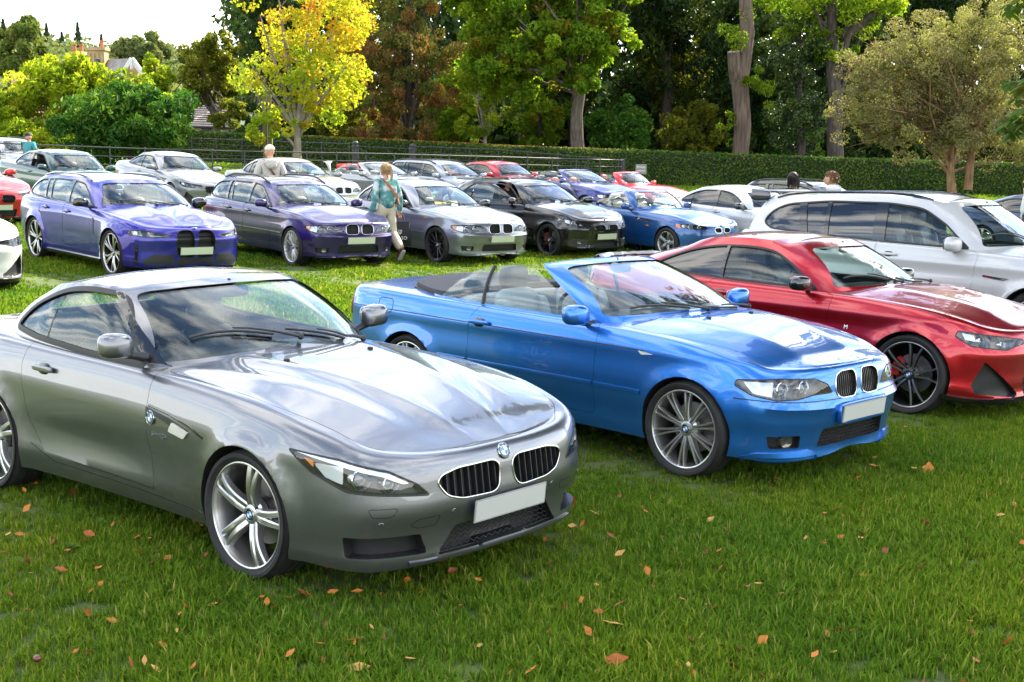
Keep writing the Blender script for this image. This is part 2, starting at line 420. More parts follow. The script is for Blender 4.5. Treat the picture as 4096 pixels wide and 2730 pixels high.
def triangulate(P, step):
    P = [Vector(p) for p in P]; xs = [p.x for p in P]; ys = [p.y for p in P]; n = len(P); pts = list(P)
    def inside(x, y):
        c = False
        for i in range(n):
            a, b = P[i], P[i - 1]
            if (a.y > y) != (b.y > y) and x < (b.x - a.x) * (y - a.y) / (b.y - a.y) + a.x: c = not c
        return c
    if step:
        nx, ny = int((max(xs) - min(xs)) / step), int((max(ys) - min(ys)) / step)
        for i in range(1, nx + 1):
            for j in range(1, ny + 1):
                x, y = min(xs) + i * (max(xs) - min(xs)) / (nx + 1), min(ys) + j * (max(ys) - min(ys)) / (ny + 1)
                if inside(x, y) and min((Vector((x, y)) - p).length for p in P) > step * .35: pts.append(Vector((x, y)))
    r = geometry.delaunay_2d_cdt(pts, [(i, (i + 1) % n) for i in range(n)], [], 1, 1e-6)
    return [tuple(v) for v in r[0]], [tuple(f) for f in r[2]], len(P)
def patch(P, f, off=.002, step=.05):
    """sheet lying on the body"""
    P = resample(P, step); V2, F, _ = triangulate(P, step); V = []
    for p in V2: h, n = f(p); V.append(h + n * off)
    me = mesh(V, F); me = fix(me, 60)
    h, n = f(V2[len(V2) // 2])
    a = Vector((0, 0, 0))
    for p in me.polygons: a += p.normal * p.area
    if a.dot(n) < 0: me.flip_normals()
    return me
def shell(P, f, o1, o2, step=.05):
    """solid lying on the body between two offsets"""
    P = resample(P, step); V2, F, _ = triangulate(P, step); HN = [f(p) for p in V2]; n = len(V2)
    V = [h + k * o1 for h, k in HN] + [h + k * o2 for h, k in HN]; E = {}
    for t in F:
        for i in range(len(t)): e = (t[i], t[(i + 1) % len(t)]); E[e] = 1
    FF = [tuple(t) for t in F] + [tuple(i + n for i in reversed(t)) for t in F]
    for a, b in E:
        if (b, a) not in E: FF.append((b, a, a + n, b + n))
    return fix(mesh(V, FF), 35, True)
def bead(path, f, w=.012, off=.003, closed=True, step=.03):
    """raised strip following a line on the body"""
    P = resample(path, step, closed); HN = [f(p) for p in P]; k = len(P); V = []; F = []
    for i in range(k):
        a, b = (HN[(i + 1) % k][0], HN[i - 1][0]) if closed else (HN[min(i + 1, k - 1)][0], HN[max(i - 1, 0)][0])
        t = (a - b); t = t.normalized() if t.length > 1e-7 else Vector((1, 0, 0)); h, n = HN[i]; s = t.cross(n).normalized() * (w / 2)
        V += [h - s - n * .004, h - s + n * off * .7, h + n * off, h + s + n * off * .7, h + s - n * .004]
    for i in range(k if closed else k - 1):
        j = (i + 1) % k
        for m in range(4): F.append((i * 5 + m, i * 5 + m + 1, j * 5 + m + 1, j * 5 + m))
    return fix(mesh(V, F), 50, True)
def superball(c, r, e=.6, nu=20, nv=12):
    V = []; F = []; sg = lambda v, k: math.copysign(abs(v) ** k, v)
    for i in range(nv + 1):
        t = -math.pi / 2 + math.pi * i / nv
        for j in range(nu):
            a = 2 * math.pi * j / nu
            V.append((c[0] + r[0] * sg(math.cos(t), e) * sg(math.cos(a), e), c[1] + r[1] * sg(math.cos(t), e) * sg(math.sin(a), e), c[2] + r[2] * sg(math.sin(t), e)))
    for i in range(nv):
        for j in range(nu): F.append((i * nu + j, i * nu + (j + 1) % nu, (i + 1) * nu + (j + 1) % nu, (i + 1) * nu + j))
    return V, F
def emblem_mesh(r):
    """round badge: black ring, quarters of blue and white, bright rim; faces +z"""
    m = MB(); n = 32; h = .004
    def ring(r0, r1, z, mi, a0=0, a1=2 * math.pi, k=n):
        V = []; F = []
        for i in range(k + 1):
            a = a0 + (a1 - a0) * i / k; V += [(r0 * math.cos(a), r0 * math.sin(a), z), (r1 * math.cos(a), r1 * math.sin(a), z)]
        for i in range(k): F.append((2 * i, 2 * i + 1, 2 * i + 3, 2 * i + 2))
        m.add(V, F, mi)
    ring(r * .60, r * .93, h, 0)
    for q in range(4): ring(0.0005, r * .58, h * 1.05, 2 if q % 2 else 1, q * math.pi / 2, (q + 1) * math.pi / 2, 8)
    ring(r * .57, r * .62, h * 1.15, 3); m.lathe([(r * .92, h), (r * .95, h * 1.5), (r, h), (r, -.006)], n, 3, 'z')
    return m.mesh(recalc=False)
EMB = [EBLACK, WHITE, EBLUE, CHROME]
def emblem(parent, loc, normal, r, up=(0, 0, 1), name='emblem', letters=False):
    o = link(name, emblem_mesh(r), parent, EMB); n = Vector(normal).normalized(); u = Vector(up); x = u.cross(n)
    x = x.normalized() if x.length > 1e-4 else Vector((1, 0, 0)); y = n.cross(x)
    o.matrix_local = Matrix.Translation(loc) @ Matrix((x, y, n)).transposed().to_4x4()
    if letters:
        for ch, a in (('B', 2.36), ('M', 1.571), ('W', .78)):
            q = strip_letters(o, ch, (r * .765 * math.cos(a), r * .765 * math.sin(a), .0046), (0, 0, 1), r * .34, WHITE, (math.cos(a), math.sin(a), 0), 'lettering')
    return o
# wheels: outer face towards +y
STYLES = {
 #           groups, prongs (hub deg, rim deg), width hub/rim, two-tone
 'five_double': dict(n=5, pr=((-8, -7.5), (8, 7.5)), w=(.040, .028), face='ALLOY', web=True),
 'ten_twin':    dict(n=10, pr=((-4.0, -5.2), (4.0, 5.2)), w=(.016, .013), face='ALLOY'),
 'multi':       dict(n=10, pr=((-6, -11), (6, 11), (-1, 4)), w=(.014, .011), face='ALLOY'),
 'dark_multi':  dict(n=12, pr=((0, 0),), w=(.022, .016), face='ALLOY_D'),
 'dark_twin':   dict(n=5, pr=((-8, -9), (8, 9)), w=(.024, .018), face='ALLOY_D'),
 'two_tone':    dict(n=5, pr=((-5, -4), (5, 6), (14, 30)), w=(.022, .024), face='ALLOY', side='ALLOY_D'),
 'two_tone_slim': dict(n=5, pr=((-9, -13), (9, 13)), w=(.020, .020), face='ALLOY_G', side='ALLOY_D', edge=True),
 'five_fat':    dict(n=5, pr=((-6, -5), (6, 5)), w=(.030, .034), face='ALLOY'),
}
def wheel_meshes(Rw, wd, rim, style, hero=True):
    st = STYLES[style]; n = 64 if hero else 40; y1 = wd / 2
    t = MB(); b = rim
    t.lathe([(b - .004, -y1 + .02), (b + .012, -y1 + .004), ((b + Rw) / 2, -y1 - .006), (Rw - .028, -y1 + .004), (Rw - .010, -y1 + .018), (Rw - .002, -y1 + .04),
             (Rw, -.028), (Rw - .007, -.026), (Rw - .007, -.020), (Rw, -.018), (Rw, .018), (Rw - .007, .020), (Rw - .007, .026), (Rw, .028),
             (Rw - .002, y1 - .04), (Rw - .010, y1 - .018), (Rw - .028, y1 - .004), ((b + Rw) / 2 + .015, y1 + .004), ((b + Rw) / 2 + .012, y1 + .007), ((b + Rw) / 2 - .004, y1 + .006), (b + .014, y1 - .003), (b - .004, y1 - .016)], n)
    r = MB(); face = {'ALLOY': 0, 'ALLOY_D': 1, 'ALLOY_G': 2}[st['face']]; side = 1 if st.get('side') else face; dark = st['face'] == 'ALLOY_D' or st.get('side')
    lipm = face if not st.get('side') or st.get('edge') else 0
    r.lathe([(b - .03, -y1 + .02), (b - .03, y1 - .06), (b - .014, y1 - .028)], n, 4 if dark else 3)
    r.lathe([(b - .014, y1 - .028), (b - .010, y1 - .012), (b - .004, y1 - .008), (b + .001, y1 - .009), (b + .001, y1 - .02)], n, lipm)
    yh, yr = y1 - .045, y1 - .022; r0 = .048; r1 = b - .010; k = 9
    for g in range(st['n']):
        for ph, pr_ in st['pr']:
            a0 = 2 * math.pi * (g + .25) / st['n']; V = []; F = []; mi = []
            for i in range(k):
                s = i / (k - 1); rr = r0 + (r1 - r0) * s; e = s ** .8
                a = a0 + R(ph) * (1.0 if not st.get('web') else 1) * (r0 / rr) * (1 - s) * 2.2 + R(pr_) * e
                w = (st['w'][0] * (1 - s) + st['w'][1] * s) / 2; yy = yh + (yr - yh) * s + .018 * math.sin(math.pi * s) * (1 if st.get('web') else .5)
                ca, sa = math.cos(a), math.sin(a); tx = Vector((-sa, 0, ca)); p = Vector((rr * ca, 0, rr * sa))
                V += [p + tx * -w + Vector((0, yy - .004, 0)), p + tx * (-w * .55) + Vector((0, yy + .002, 0)), p + tx * (w * .55) + Vector((0, yy + .002, 0)), p + tx * w + Vector((0, yy - .004, 0)), p + tx * (w * 1.2) + Vector((0, yy - .045 * (1 - .4 * s), 0)), p + tx * (-w * 1.2) + Vector((0, yy - .045 * (1 - .4 * s), 0))]
            for i in range(k - 1):
                for j in range(6):
                    r.add([V[i * 6 + j], V[i * 6 + (j + 1) % 6], V[(i + 1) * 6 + (j + 1) % 6], V[(i + 1) * 6 + j]], [(0, 1, 2, 3)], face if j in (0, 1, 2) else side)
        if st.get('web'):   # dished web between the two ribs of one spoke
            V = []
            for i in range(k):
                s = i / (k - 1); rr = r0 + (r1 - r0) * s; a0 = 2 * math.pi * (g + .25) / st['n']; hw = .75 * (R(8) * (r0 / rr) * (1 - s) * 2.2 + R(7.5) * s ** .8); yy = yh + (yr - yh) * s + .018 * math.sin(math.pi * s) - .018
                for q in (-1, 1): a = a0 + q * hw; V.append((rr * math.cos(a), yy, rr * math.sin(a)))
            if True: r.add(V[:2 * 6], [(2 * i, 2 * i + 1, 2 * i + 3, 2 * i + 2) for i in range(5)], face)
    r.lathe([(0.001, yh + .004), (.034, yh + .004), (.040, yh + .002), (.062, yh - .004), (.078, yh - .02), (.08, yh - .05)], 40, face if not st.get('side') else 1)
    for g in range(5):
        a = 2 * math.pi * (g + .75) / 5; c = Vector((.056 * math.cos(a), yh - .0, .056 * math.sin(a)))
        r.lathe([(.0005, .001), (.010, .001), (.0105, -.012)], 10, 1, 'y', c)
    d = MB(); d.lathe([(.06, -.012), (.165, -.012), (.165, .012), (.06, .012)], 40, 0, 'y', (0, yh - .10, 0), True); d.lathe([(.02, yh - .05), (.08, yh - .06), (.085, yh - .10)], 24, 0)
    return t.mesh(35), r.mesh(35), d.mesh(35)
def caliper_mesh(y):
    V = []; F = []; k = 9
    for i in range(k):
        a = R(150 + 60 * i / (k - 1))
        for rr, yy in ((.105, y), (.178, y), (.178, y - .05), (.105, y - .05)): V.append((rr * math.cos(a), yy, rr * math.sin(a)))
    for i in range(k - 1):
        for j in range(4): F.append((i * 4 + j, i * 4 + (j + 1) % 4, (i + 1) * 4 + (j + 1) % 4, (i + 1) * 4 + j))
    return fix(mesh(V, F + [(3, 2, 1, 0), tuple((k - 1) * 4 + j for j in range(4))]), 40, True)
def seat_mesh(h=1.0, fold=12):
    """bucket seat facing +x with its base at z = 0"""
    m = MB()
    for c, r, e, ry in (((0, 0, .12), (.27, .26, .09), .45, 0), ((.05, .22, .15), (.24, .06, .09), .6, 0), ((.05, -.22, .15), (.24, .06, .09), .6, 0)):
        m.add(*superball(c, r, e))
    a = R(-fold); rot = Matrix.Rotation(a, 3, 'Y')
    def put(c, r, e):
        V, F = superball(c, r, e); m.add([rot @ Vector(v) + Vector((-.24, 0, .16)) for v in V], F)
    put((0, 0, .29 * h), (.075, .23, .32 * h), .5); put((.05, .20, .27 * h), (.08, .055, .26 * h), .6); put((.05, -.20, .27 * h), (.08, .055, .26 * h), .6)
    return m.mesh(60)
def headrest_mesh():
    m = MB(); m.add(*superball((0, 0, 0), (.055, .135, .095), .55)); m.tube([(0, .05, -.08), (0, .05, -.16)], .007); m.tube([(0, -.05, -.08), (0, -.05, -.16)], .007); return m.mesh(60)
def mirror_mesh(sg, r=(.075, .115, .075)):
    """housing in paint (0), base and arm in black (1), glass (2); stands out along sg*y, looks backwards"""
    V, F = superball((0, 0, 0), r, .62); V = [(x * (1.25 if x > 0 else .5) * (1 - .25 * (abs(y) / r[1]) * (1 if x > 0 else 0)), y, z - .12 * abs(y) * (1 if y * sg < 0 else .0)) for x, y, z in V]
    m = MB(); m.add(V, F, 0)
    G, H = superball((-r[0] * .5, 0, 0), (.004, r[1] * .86, r[2] * .82), .5); m.add(G, H, 2)
    m.tube([(0, -sg * r[1] * .3, -r[2] * .75), (.0, -sg * (r[1] + .03), -r[2] * 1.05), (.02, -sg * (r[1] + .10), -r[2] * 1.25)], [.022, .022, .03], 8, 1)
    return m.mesh(50)
def strip_letters(parent, txt, loc, normal, size, m, up=(0, 0, 1), name='badge_lettering', shear=0):
    cu = bpy.data.curves.new('txt', 'FONT'); cu.body = txt; cu.size = size; cu.extrude = .0015; cu.align_x = 'CENTER'; cu.align_y = 'CENTER'; cu.shear = shear; cu.resolution_u = 2
    o = bpy.data.objects.new('txt', cu); TMP.collection.objects.link(o)
    with bpy.context.temp_override(scene=TMP, view_layer=TMP.view_layers[0]): dg = bpy.context.evaluated_depsgraph_get()
    dg.update(); me = bpy.data.meshes.new_from_object(o.evaluated_get(dg), depsgraph=dg); bpy.data.objects.remove(o)
    q = link(name, me, parent, m); n = Vector(normal).normalized(); x = Vector(up).cross(n).normalized(); y = n.cross(x)
    q.matrix_local = Matrix.Translation(loc) @ Matrix((x, y, n)).transposed().to_4x4(); return q
def pose(o, x, y, yaw, z=None, tilt=True):
    n = gnormal(x, y) if tilt else Vector((0, 0, 1)); q = Vector((0, 0, 1)).rotation_difference(n).to_matrix().to_4x4()
    o.matrix_world = Matrix.Translation((x, y, gz(x, y) if z is None else z)) @ q @ Matrix.Rotation(R(yaw), 4, 'Z')
def expand(P, d):
    """polygon pushed outwards by d"""
    P = [np.array(p[:2], float) for p in P]; n = len(P); A = sum(P[i][0] * P[(i + 1) % n][1] - P[(i + 1) % n][0] * P[i][1] for i in range(n)); s = 1 if A > 0 else -1; out = []
    for i in range(n):
        a, b, c = P[i - 1], P[i], P[(i + 1) % n]; e1 = b - a; e2 = c - b; n1 = np.array([e1[1], -e1[0]]); n2 = np.array([e2[1], -e2[0]])
        l1, l2 = np.linalg.norm(n1), np.linalg.norm(n2)
        v = (n1 / l1 if l1 > 1e-9 else 0) + (n2 / l2 if l2 > 1e-9 else 0); l = np.linalg.norm(v)
        out.append(tuple(b + s * d * v / max(l * l / 2, .3) if l > 1e-9 else b))
    return out
def grp(me, k):
    me['grp'] = k; return me
def with_mat(me, m):
    me.materials.clear(); me.materials.append(m); return me
def car(sp, name, label, x, y, yaw, pm, group=None, cat='car', **op):
    """one car: an empty at its base, parented parts; sp: the shape, pm: paint, op: what this one has of its own"""
    g = lambda k, d=None: op.get(k, sp.get(k, d)); hero = g('hero', False)
    root = empty(name); tag(root, label, cat, group)
    low, outl = lower_body(sp); with_mat(low, pm); gh, ghZ = greenhouse(sp); with_mat(gh, g('roof_paint', pm) if not g('roof_paint') else g('roof_paint'))
    base = boolean(low, [(gh, 'UNION')]); sf = Surf(base, outl); sf0 = Surf(low, outl)
    xf, xr = sp['rows'][0][0], sp['rows'][-1][0]; axles = sp['axles']; Rw = sp['wheel_r']; Ra = sp['arch_r']; hw = max(r[1] for r in sp['rows'])
    cav, _ = greenhouse(sp, .035, sp.get('floor', .34)); with_mat(cav, g('cabin', INNER))
    cut = [(cav, 'DIFFERENCE')]
    for xa in axles:
        for s in (-1, 1):
            ci = [(xa + Ra * math.cos(2 * math.pi * i / 56), Rw + Ra * math.sin(2 * math.pi * i / 56)) for i in range(56)]; ye = s * (hw + .1)
            cut.append((with_mat(prism(ci, 'y', min(ye, ye - s * .5), max(ye, ye - s * .5)), LINER), 'DIFFERENCE'))
    if g('cut_behind'):   # open-topped: everything behind the screen frame goes
        cut.append((grp(with_mat(prism(g('cut_behind'), 'y', -1.2, 1.2), pm), 'big'), 'DIFFERENCE'))
    if g('cabin_hole'):   # the open cockpit seen from above
        h = g('cabin_hole'); cut.append((grp(with_mat(prism(fillet(h, .08), 'z', sp.get('floor', .34) + .001, g('hole_z', .99)), g('cabin', INNER)), 'big'), 'DIFFERENCE'))
    # windscreen and rear window openings, seen from ahead and behind
    rows = np.array(sp['gh']); na = sp['a_row']; nc = sp['c_row']; scr = []
    def screen(i0, rowA, mb, mt, ms):
        half = []; ia, ib = (0, rowA) if i0 == 0 else (len(rows) - 1, rowA)
        sel = rows[:rowA + 1] if i0 == 0 else rows[rowA:][::-1]
        bot = [(r[1], r[2] + mb) for r in sel]; top = [(r[4], r[5] - mt) for r in sel]
        bot[-1] = (bot[-1][0] - ms, bot[-1][1] + .01); top[-1] = (top[-1][0] - ms * .8, top[-1][1] - .005)
        cr_ = sp.get('roof_crown', .035)
        P = [(-a, b) for a, b in bot[:0:-1]] + bot + top[::-1] + [(-a, b) for a, b in top[1:]]
        return fillet([(a, b, .05 if abs(a) > .3 else .02) for a, b in P], .02)
    ws = screen(0, na, g('ws_b', .045), g('ws_t', .045), g('ws_s', .05)); scr.append(('windscreen', ws, 'x', sp['x_mid'], 4))
    if not g('open'): rw = screen(1, nc, g('rw_b', .06), g('rw_t', .06), g('rw_s', .08)); scr.append(('rear_window', rw, 'x', sp.get('x_midr', sp['x_mid'] - .1), -4))
    for nm, P, ax, a, b in scr: cut.append((grp(with_mat(prism(P, ax, a, b), RUBBER), 'screen'), 'DIFFERENCE'))
    dlo = [fillet(P, sp.get('dlo_r', .035)) for P in sp['dlo']]
    if not g('open'):
        for P in dlo: cut.append((grp(with_mat(prism(P, 'y', -1.3, 1.3), g('dlo_trim', RUBBER)), 'dlo'), 'DIFFERENCE'))
    pockets = []
    for nm, P, dp in g('pockets', ()):   # lamp and grille openings: (name, outline on the wrap, depth), both sides
        for s in (-1, 1): pockets.append((nm, s, P)); cut.append((with_mat(shell(fillet(P, .015), sf0.wrap(s), .05, -dp, .04), LAMP_DARK if nm == 'headlight' else BLACK), 'DIFFERENCE'))
    for nm, P, dp in g('holes', ()):     # centre openings
        cut.append((with_mat(shell(fillet(P, .02), sf0.wrap(1), .05, -dp, .04), BLACK), 'DIFFERENCE'))
    first = [c for c in cut if c[0] is cav]; rest = [c[0] for c in cut if c[0] is not cav]; scr_m = [m for m in rest if m.get('grp') == 'screen']; dl_m = [m for m in rest if m.get('grp') == 'dlo']; big = [m for m in rest if m.get('grp') == 'big']; other = [m for m in rest if not m.get('grp')]
    shellm = boolean(base, first + [(m, 'DIFFERENCE') for m in big] + [(join(L_), 'DIFFERENCE') for L_ in (other, scr_m, dl_m) if L_])
    # doors, bonnet: cut out with a real gap
    parts = []
    for nm, P, sides in g('doors', ()):
        P = fillet(P, .03)
        for s in sides:
            a, b = (.42, 1.3) if s > 0 else (-1.3, -.42)
            parts.append((nm, s, boolean(shellm.copy(), [(prism(P, 'y', a, b), 'INTERSECT')]), prism(expand(P, .0032 if hero else .006), 'y', a, b)))
    if g('bonnet'):
        P = fillet(g('bonnet'), .05); P = P; parts.append(('bonnet', 0, boolean(shellm.copy(), [(prism(P, 'z', g('bonnet_z', .62), 1.6), 'INTERSECT')]), prism(expand(P, .003 if hero else .006), 'z', g('bonnet_z', .62), 1.6)))
    body = boolean(shellm, [(p[3], 'DIFFERENCE') for p in parts]) if parts else shellm
    link('body', fix(body, 34), root); doors = {}
    for nm, s, me, _ in parts:
        if len(me.polygons) == 0: continue
        o = link(nm, fix(me, 34), root); doors[(nm, s)] = o
        for m in me.materials: pass
    # glass
    sh = boolean(greenhouse(sp, .007)[0], [(greenhouse(sp, .012, sp.get('floor', .34) - .05)[0], 'DIFFERENCE')])
    for nm, P, ax, a, b in scr:
        me = boolean(sh.copy(), [(prism(expand(P, .004), ax, a, b), 'INTERSECT')])
        if len(me.polygons): link(nm, fix(me, 40), root, W_SCREEN if nm == 'windscreen' else g('rear_glass', W_DARK if g('tint') else W_SIDE))
    panes = sp.get('panes'); skip = g('open_windows', ())
    for i, P in enumerate(sp.get('panes') or sp['dlo']):
        P = fillet(P, .012)
        for s in (-1, 1):
            if (i, s) in skip: continue
            a, b = (.2, 1.3) if s > 0 else (-1.3, -.2)
            me = boolean(sh.copy(), [(prism(expand(P, .002), 'y', a, b), 'INTERSECT')])
            if len(me.polygons): 
                tint = g('tint_from'); o = link('side_window', fix(me, 40), root, W_DARK if (tint is not None and i >= tint) else W_SIDE)
                dn = sp.get('pane_door', {}).get(i)
                if dn and (dn, s) in doors: o.parent = doors[(dn, s)]
    if not g('open') or g('seal_open'):
        for P in dlo:
            for s in (-1, 1): link('window_trim', bead(P, sf.side(s), g('trim_w', .022), .004), root, g('trim_mat', RUBBER))
        for a, b in g('posts', ()):    # black pillar covers between the panes
            for s in (-1, 1): link('pillar_trim', shell([a[0], a[1], b[1], b[0]], sf.side(s), .004, -.004, .06), root, GLOSS)
    for P, w, m_ in g('beads', ()):
        for s in (-1, 1): link('body_crease_trim' if m_ is None else 'side_moulding', bead(P, sf.side(s), w, .008, False), root, m_ or pm)
    # wheels
    wd, rim = g('tyre_w', .235), g('rim_r', .238); tm, rm, dm = wheel_meshes(Rw, wd, rim, g('wheel', 'five_fat'), hero or g('wheel_hero', False))
    tr = g('track', hw - .135); st = R(g('steer', 0)); em = emblem_mesh(.032)
    for m_ in (tm,): m_.materials.append(TYRE)
    for m_ in (ALLOY, ALLOY_D, ALLOY_G, BARREL, BARREL_D): rm.materials.append(m_)
    dm.materials.append(DISC); cal = caliper_mesh(wd / 2 - .075) if g('caliper') else None
    if cal: cal.materials.append(g('caliper'))
    for m_ in EMB: em.materials.append(m_)
    for i, xa in enumerate(axles):
        for s in (-1, 1):
            w = empty('wheel', root, (xa, s * tr, Rw)); w.rotation_euler = (0, R(17 * (i + 1) + 30 * s), (0 if s > 0 else math.pi) + (st if i == 0 else 0))
            link('tyre', tm, w); link('rim', rm, w); link('brake_disc', dm, w)
            if cal: link('brake_caliper', cal, w).rotation_euler = (0, -R(17 * (i + 1) + 30 * s) + R(160), 0)
            e = link('centre_cap', em, w); e.rotation_euler = (R(-90), 0, 0); e.location = (0, wd / 2 - .040, 0)
    # cabin
    c = sp['cabin_x']; sm = g('seat_mat', SEAT_BLACK); fl = sp.get('floor', .34); sme = seat_mesh(sp.get('seat_h', 1.0)); hme = headrest_mesh(); sme.materials.append(sm); hme.materials.append(g('headrest_mat', sm))
    for i, xs in enumerate(c['seats']):
        for s in ((-1, 1)):
            ys = s * (sp.get('seat_y', .36) if i == 0 else sp.get('seat_y2', .34)); o = link('seat', sme, root); o.location = (xs + (.16 if i else 0), ys, fl - .02); o.scale = (1, 1, .84 if i else 1); q = link('headrest', hme, o); q.location = (-.385 if sp.get('seat_h', 1) >= 1 else -.36, 0, .80 * sp.get('seat_h', 1.0) + .03)
    d = MB(); dx, dz = c['dash'], c.get('dash_z', .86); yd = c.get('dash_y', .62)
    d.add(*superball((dx, 0, dz - .12), (.30, yd, .13), .4)); d.add(*superball((dx - .22, -.36, dz - .02), (.09, .17, .05), .6)); d.box((dx - .5, 0, fl + .17), (.7, .18, .34)); d.build('dashboard', g('dash_mat', INNER), root)
    w = MB(); a = R(24); ctr = Vector((dx - .44, -.36, dz - .05)); P = []
    for i in range(24): t = 2 * math.pi * i / 24; P.append(ctr + Vector((-.185 * math.sin(t) * math.sin(a), .185 * math.cos(t), .185 * math.sin(t) * math.cos(a))) + Vector((.0, 0, 0)))
    w.tube(P, .015, 8, 0, closed=True)
    for t in (0, math.pi, -math.pi / 2): w.tube([ctr, ctr + Vector((-.18 * math.sin(t) * math.sin(a), .18 * math.cos(t), .18 * math.sin(t) * math.cos(a)))], .014)
    w.add(*superball(ctr, (.03, .07, .06), .7)); w.tube([ctr, ctr + Vector((.3, 0, -.1))], .03); w.build('steering_wheel', BLACK, root)
    zr = rows[0][5]; xi = rows[0][3]
    m = MB(); m.add(*superball((xi + .06, 0, zr - .075), (.02, .11, .035), .5)); m.tube([(xi + .06, 0, zr - .05), (xi + .02, 0, zr - .01)], .012); m.build('rear_view_mirror', BLACK, root)
    # mirrors, handles, lamps, plate
    if g('mirror'):
        mx, my, mz = g('mirror')
        for s in (-1, 1):
            o = link('door_mirror', mirror_mesh(s, g('mirror_r', (.075, .115, .075))), root, [g('mirror_paint', pm), BLACK, CHROME]); o.location = (mx, s * my, mz)
            if ('front_door', s) in doors and ('front_door', s) in g('door_open', {}): o.parent = doors[('front_door', s)]
    for i, (hx, hz) in enumerate(g('handles', ())):
        for s in (-1, 1):
            h, n = sf.side(s)((hx, hz)); m = MB(); m.add(*superball((0, 0, 0), (.105, .014, .017), .5)); m.add(*superball((-.01, -.014 * s, -.002), (.055, .012, .034), .7), 1)
            o = m.build('door_handle', [g('handle_mat', pm), GLOSS], root); o.location = h + n * .016
            dn = ('front_door' if i == 0 else 'rear_door', s)
            if dn in doors: o.parent = doors[dn]
    if g('plate'):
        pz, px_off = g('plate'); h, n = sf0.front()((0, pz)); m = MB(); m.box((0, 0, 0), (.006, .52, .111)); m.box((.0035, 0, 0), (.002, .508, .099), 1); o = m.build('number_plate', [mat('plate_edge', (.3, .3, .28), .4), g('plate_mat', PLATE_Y)], root); o.location = h + Vector((px_off, 0, 0)); o.rotation_euler = (0, R(g('plate_tilt', 6)), 0)
        if g('plate_backing'):
            m = MB(); m.add(*superball((0, 0, 0), (.02, .275, .072), .25)); m.build('plate_plinth', g('plate_backing'), root).location = h + Vector((px_off - .022, 0, 0))
    for fn in g('extras', ()): fn(root, sf, sf0, doors, pm, sp)
    for k, (hinge, ang) in g('door_open', {}).items():
        if k in doors:
            o = doors[k]; M4 = Matrix.Translation((hinge[0], hinge[1], 0)) @ Matrix.Rotation(R(ang), 4, 'Z') @ Matrix.Translation((-hinge[0], -hinge[1], 0)); o.matrix_local = M4
    pose(root, x, y, yaw)
    return root
# parts shared by several cars
def kidneys(P, frame=CHROME, slat=8, slat_m=BLACK, hero=False, depth=.02, fr=.009, rows_=False):
    def fn(root, sf, sf0, doors, pm, sp):
        for s in (-1, 1):
            k = empty('kidney_grille', root); f = sf0.wrap(s); Q = fillet(P, .03)
            k.parent = root
            link('surround', bead(Q, f, fr * 2, fr, True, .015), k, frame)
            u0, u1 = min(p[0] for p in P), max(p[0] for p in P); z0, z1 = min(p[1] for p in P), max(p[1] for p in P); n = len(Q)
            def span(u, ax=0):
                zs = []
                for i in range(n):
                    a, b = Q[i], Q[(i + 1) % n]
                    if (a[ax] - u) * (b[ax] - u) < 0: t = (u - a[ax]) / (b[ax] - a[ax]); zs.append(a[1 - ax] + t * (b[1 - ax] - a[1 - ax]))
                return (min(zs), max(zs)) if len(zs) >= 2 else None
            allm = MB()
            for i in range(slat):
                t = (i + .5) / slat
                sp_ = span(u0 + (u1 - u0) * t, 0) if not rows_ else span(z0 + (z1 - z0) * t, 1)
                if not sp_: continue
                pts = []
                for q in range(6):
                    v = sp_[0] + (sp_[1] - sp_[0]) * q / 5; h, nn = f((u0 + (u1 - u0) * t, v) if not rows_ else (v, z0 + (z1 - z0) * t)); pts.append((h, nn))
                m = MB() if hero else allm; w = .0055; V = []
                for h, nn in pts:
                    tx = (nn.cross(Vector((0, 0, 1))).normalized() if not rows_ else Vector((0, 0, 1))) * w
                    V += [h - nn * depth - tx * .5, h - nn * depth + tx * .5, h - nn * (depth + .03) + tx, h - nn * (depth + .03) - tx]
                F = [(a * 4 + b, a * 4 + (b + 1) % 4, a * 4 + 4 + (b + 1) % 4, a * 4 + 4 + b) for a in range(5) for b in range(4)] + [(0, 1, 2, 3), (23, 22, 21, 20)]
                m.add(V, F)
                if hero: m.build('slat', slat_m, k)
            if not hero and allm.V: allm.build('slats', slat_m, k)
    return fn
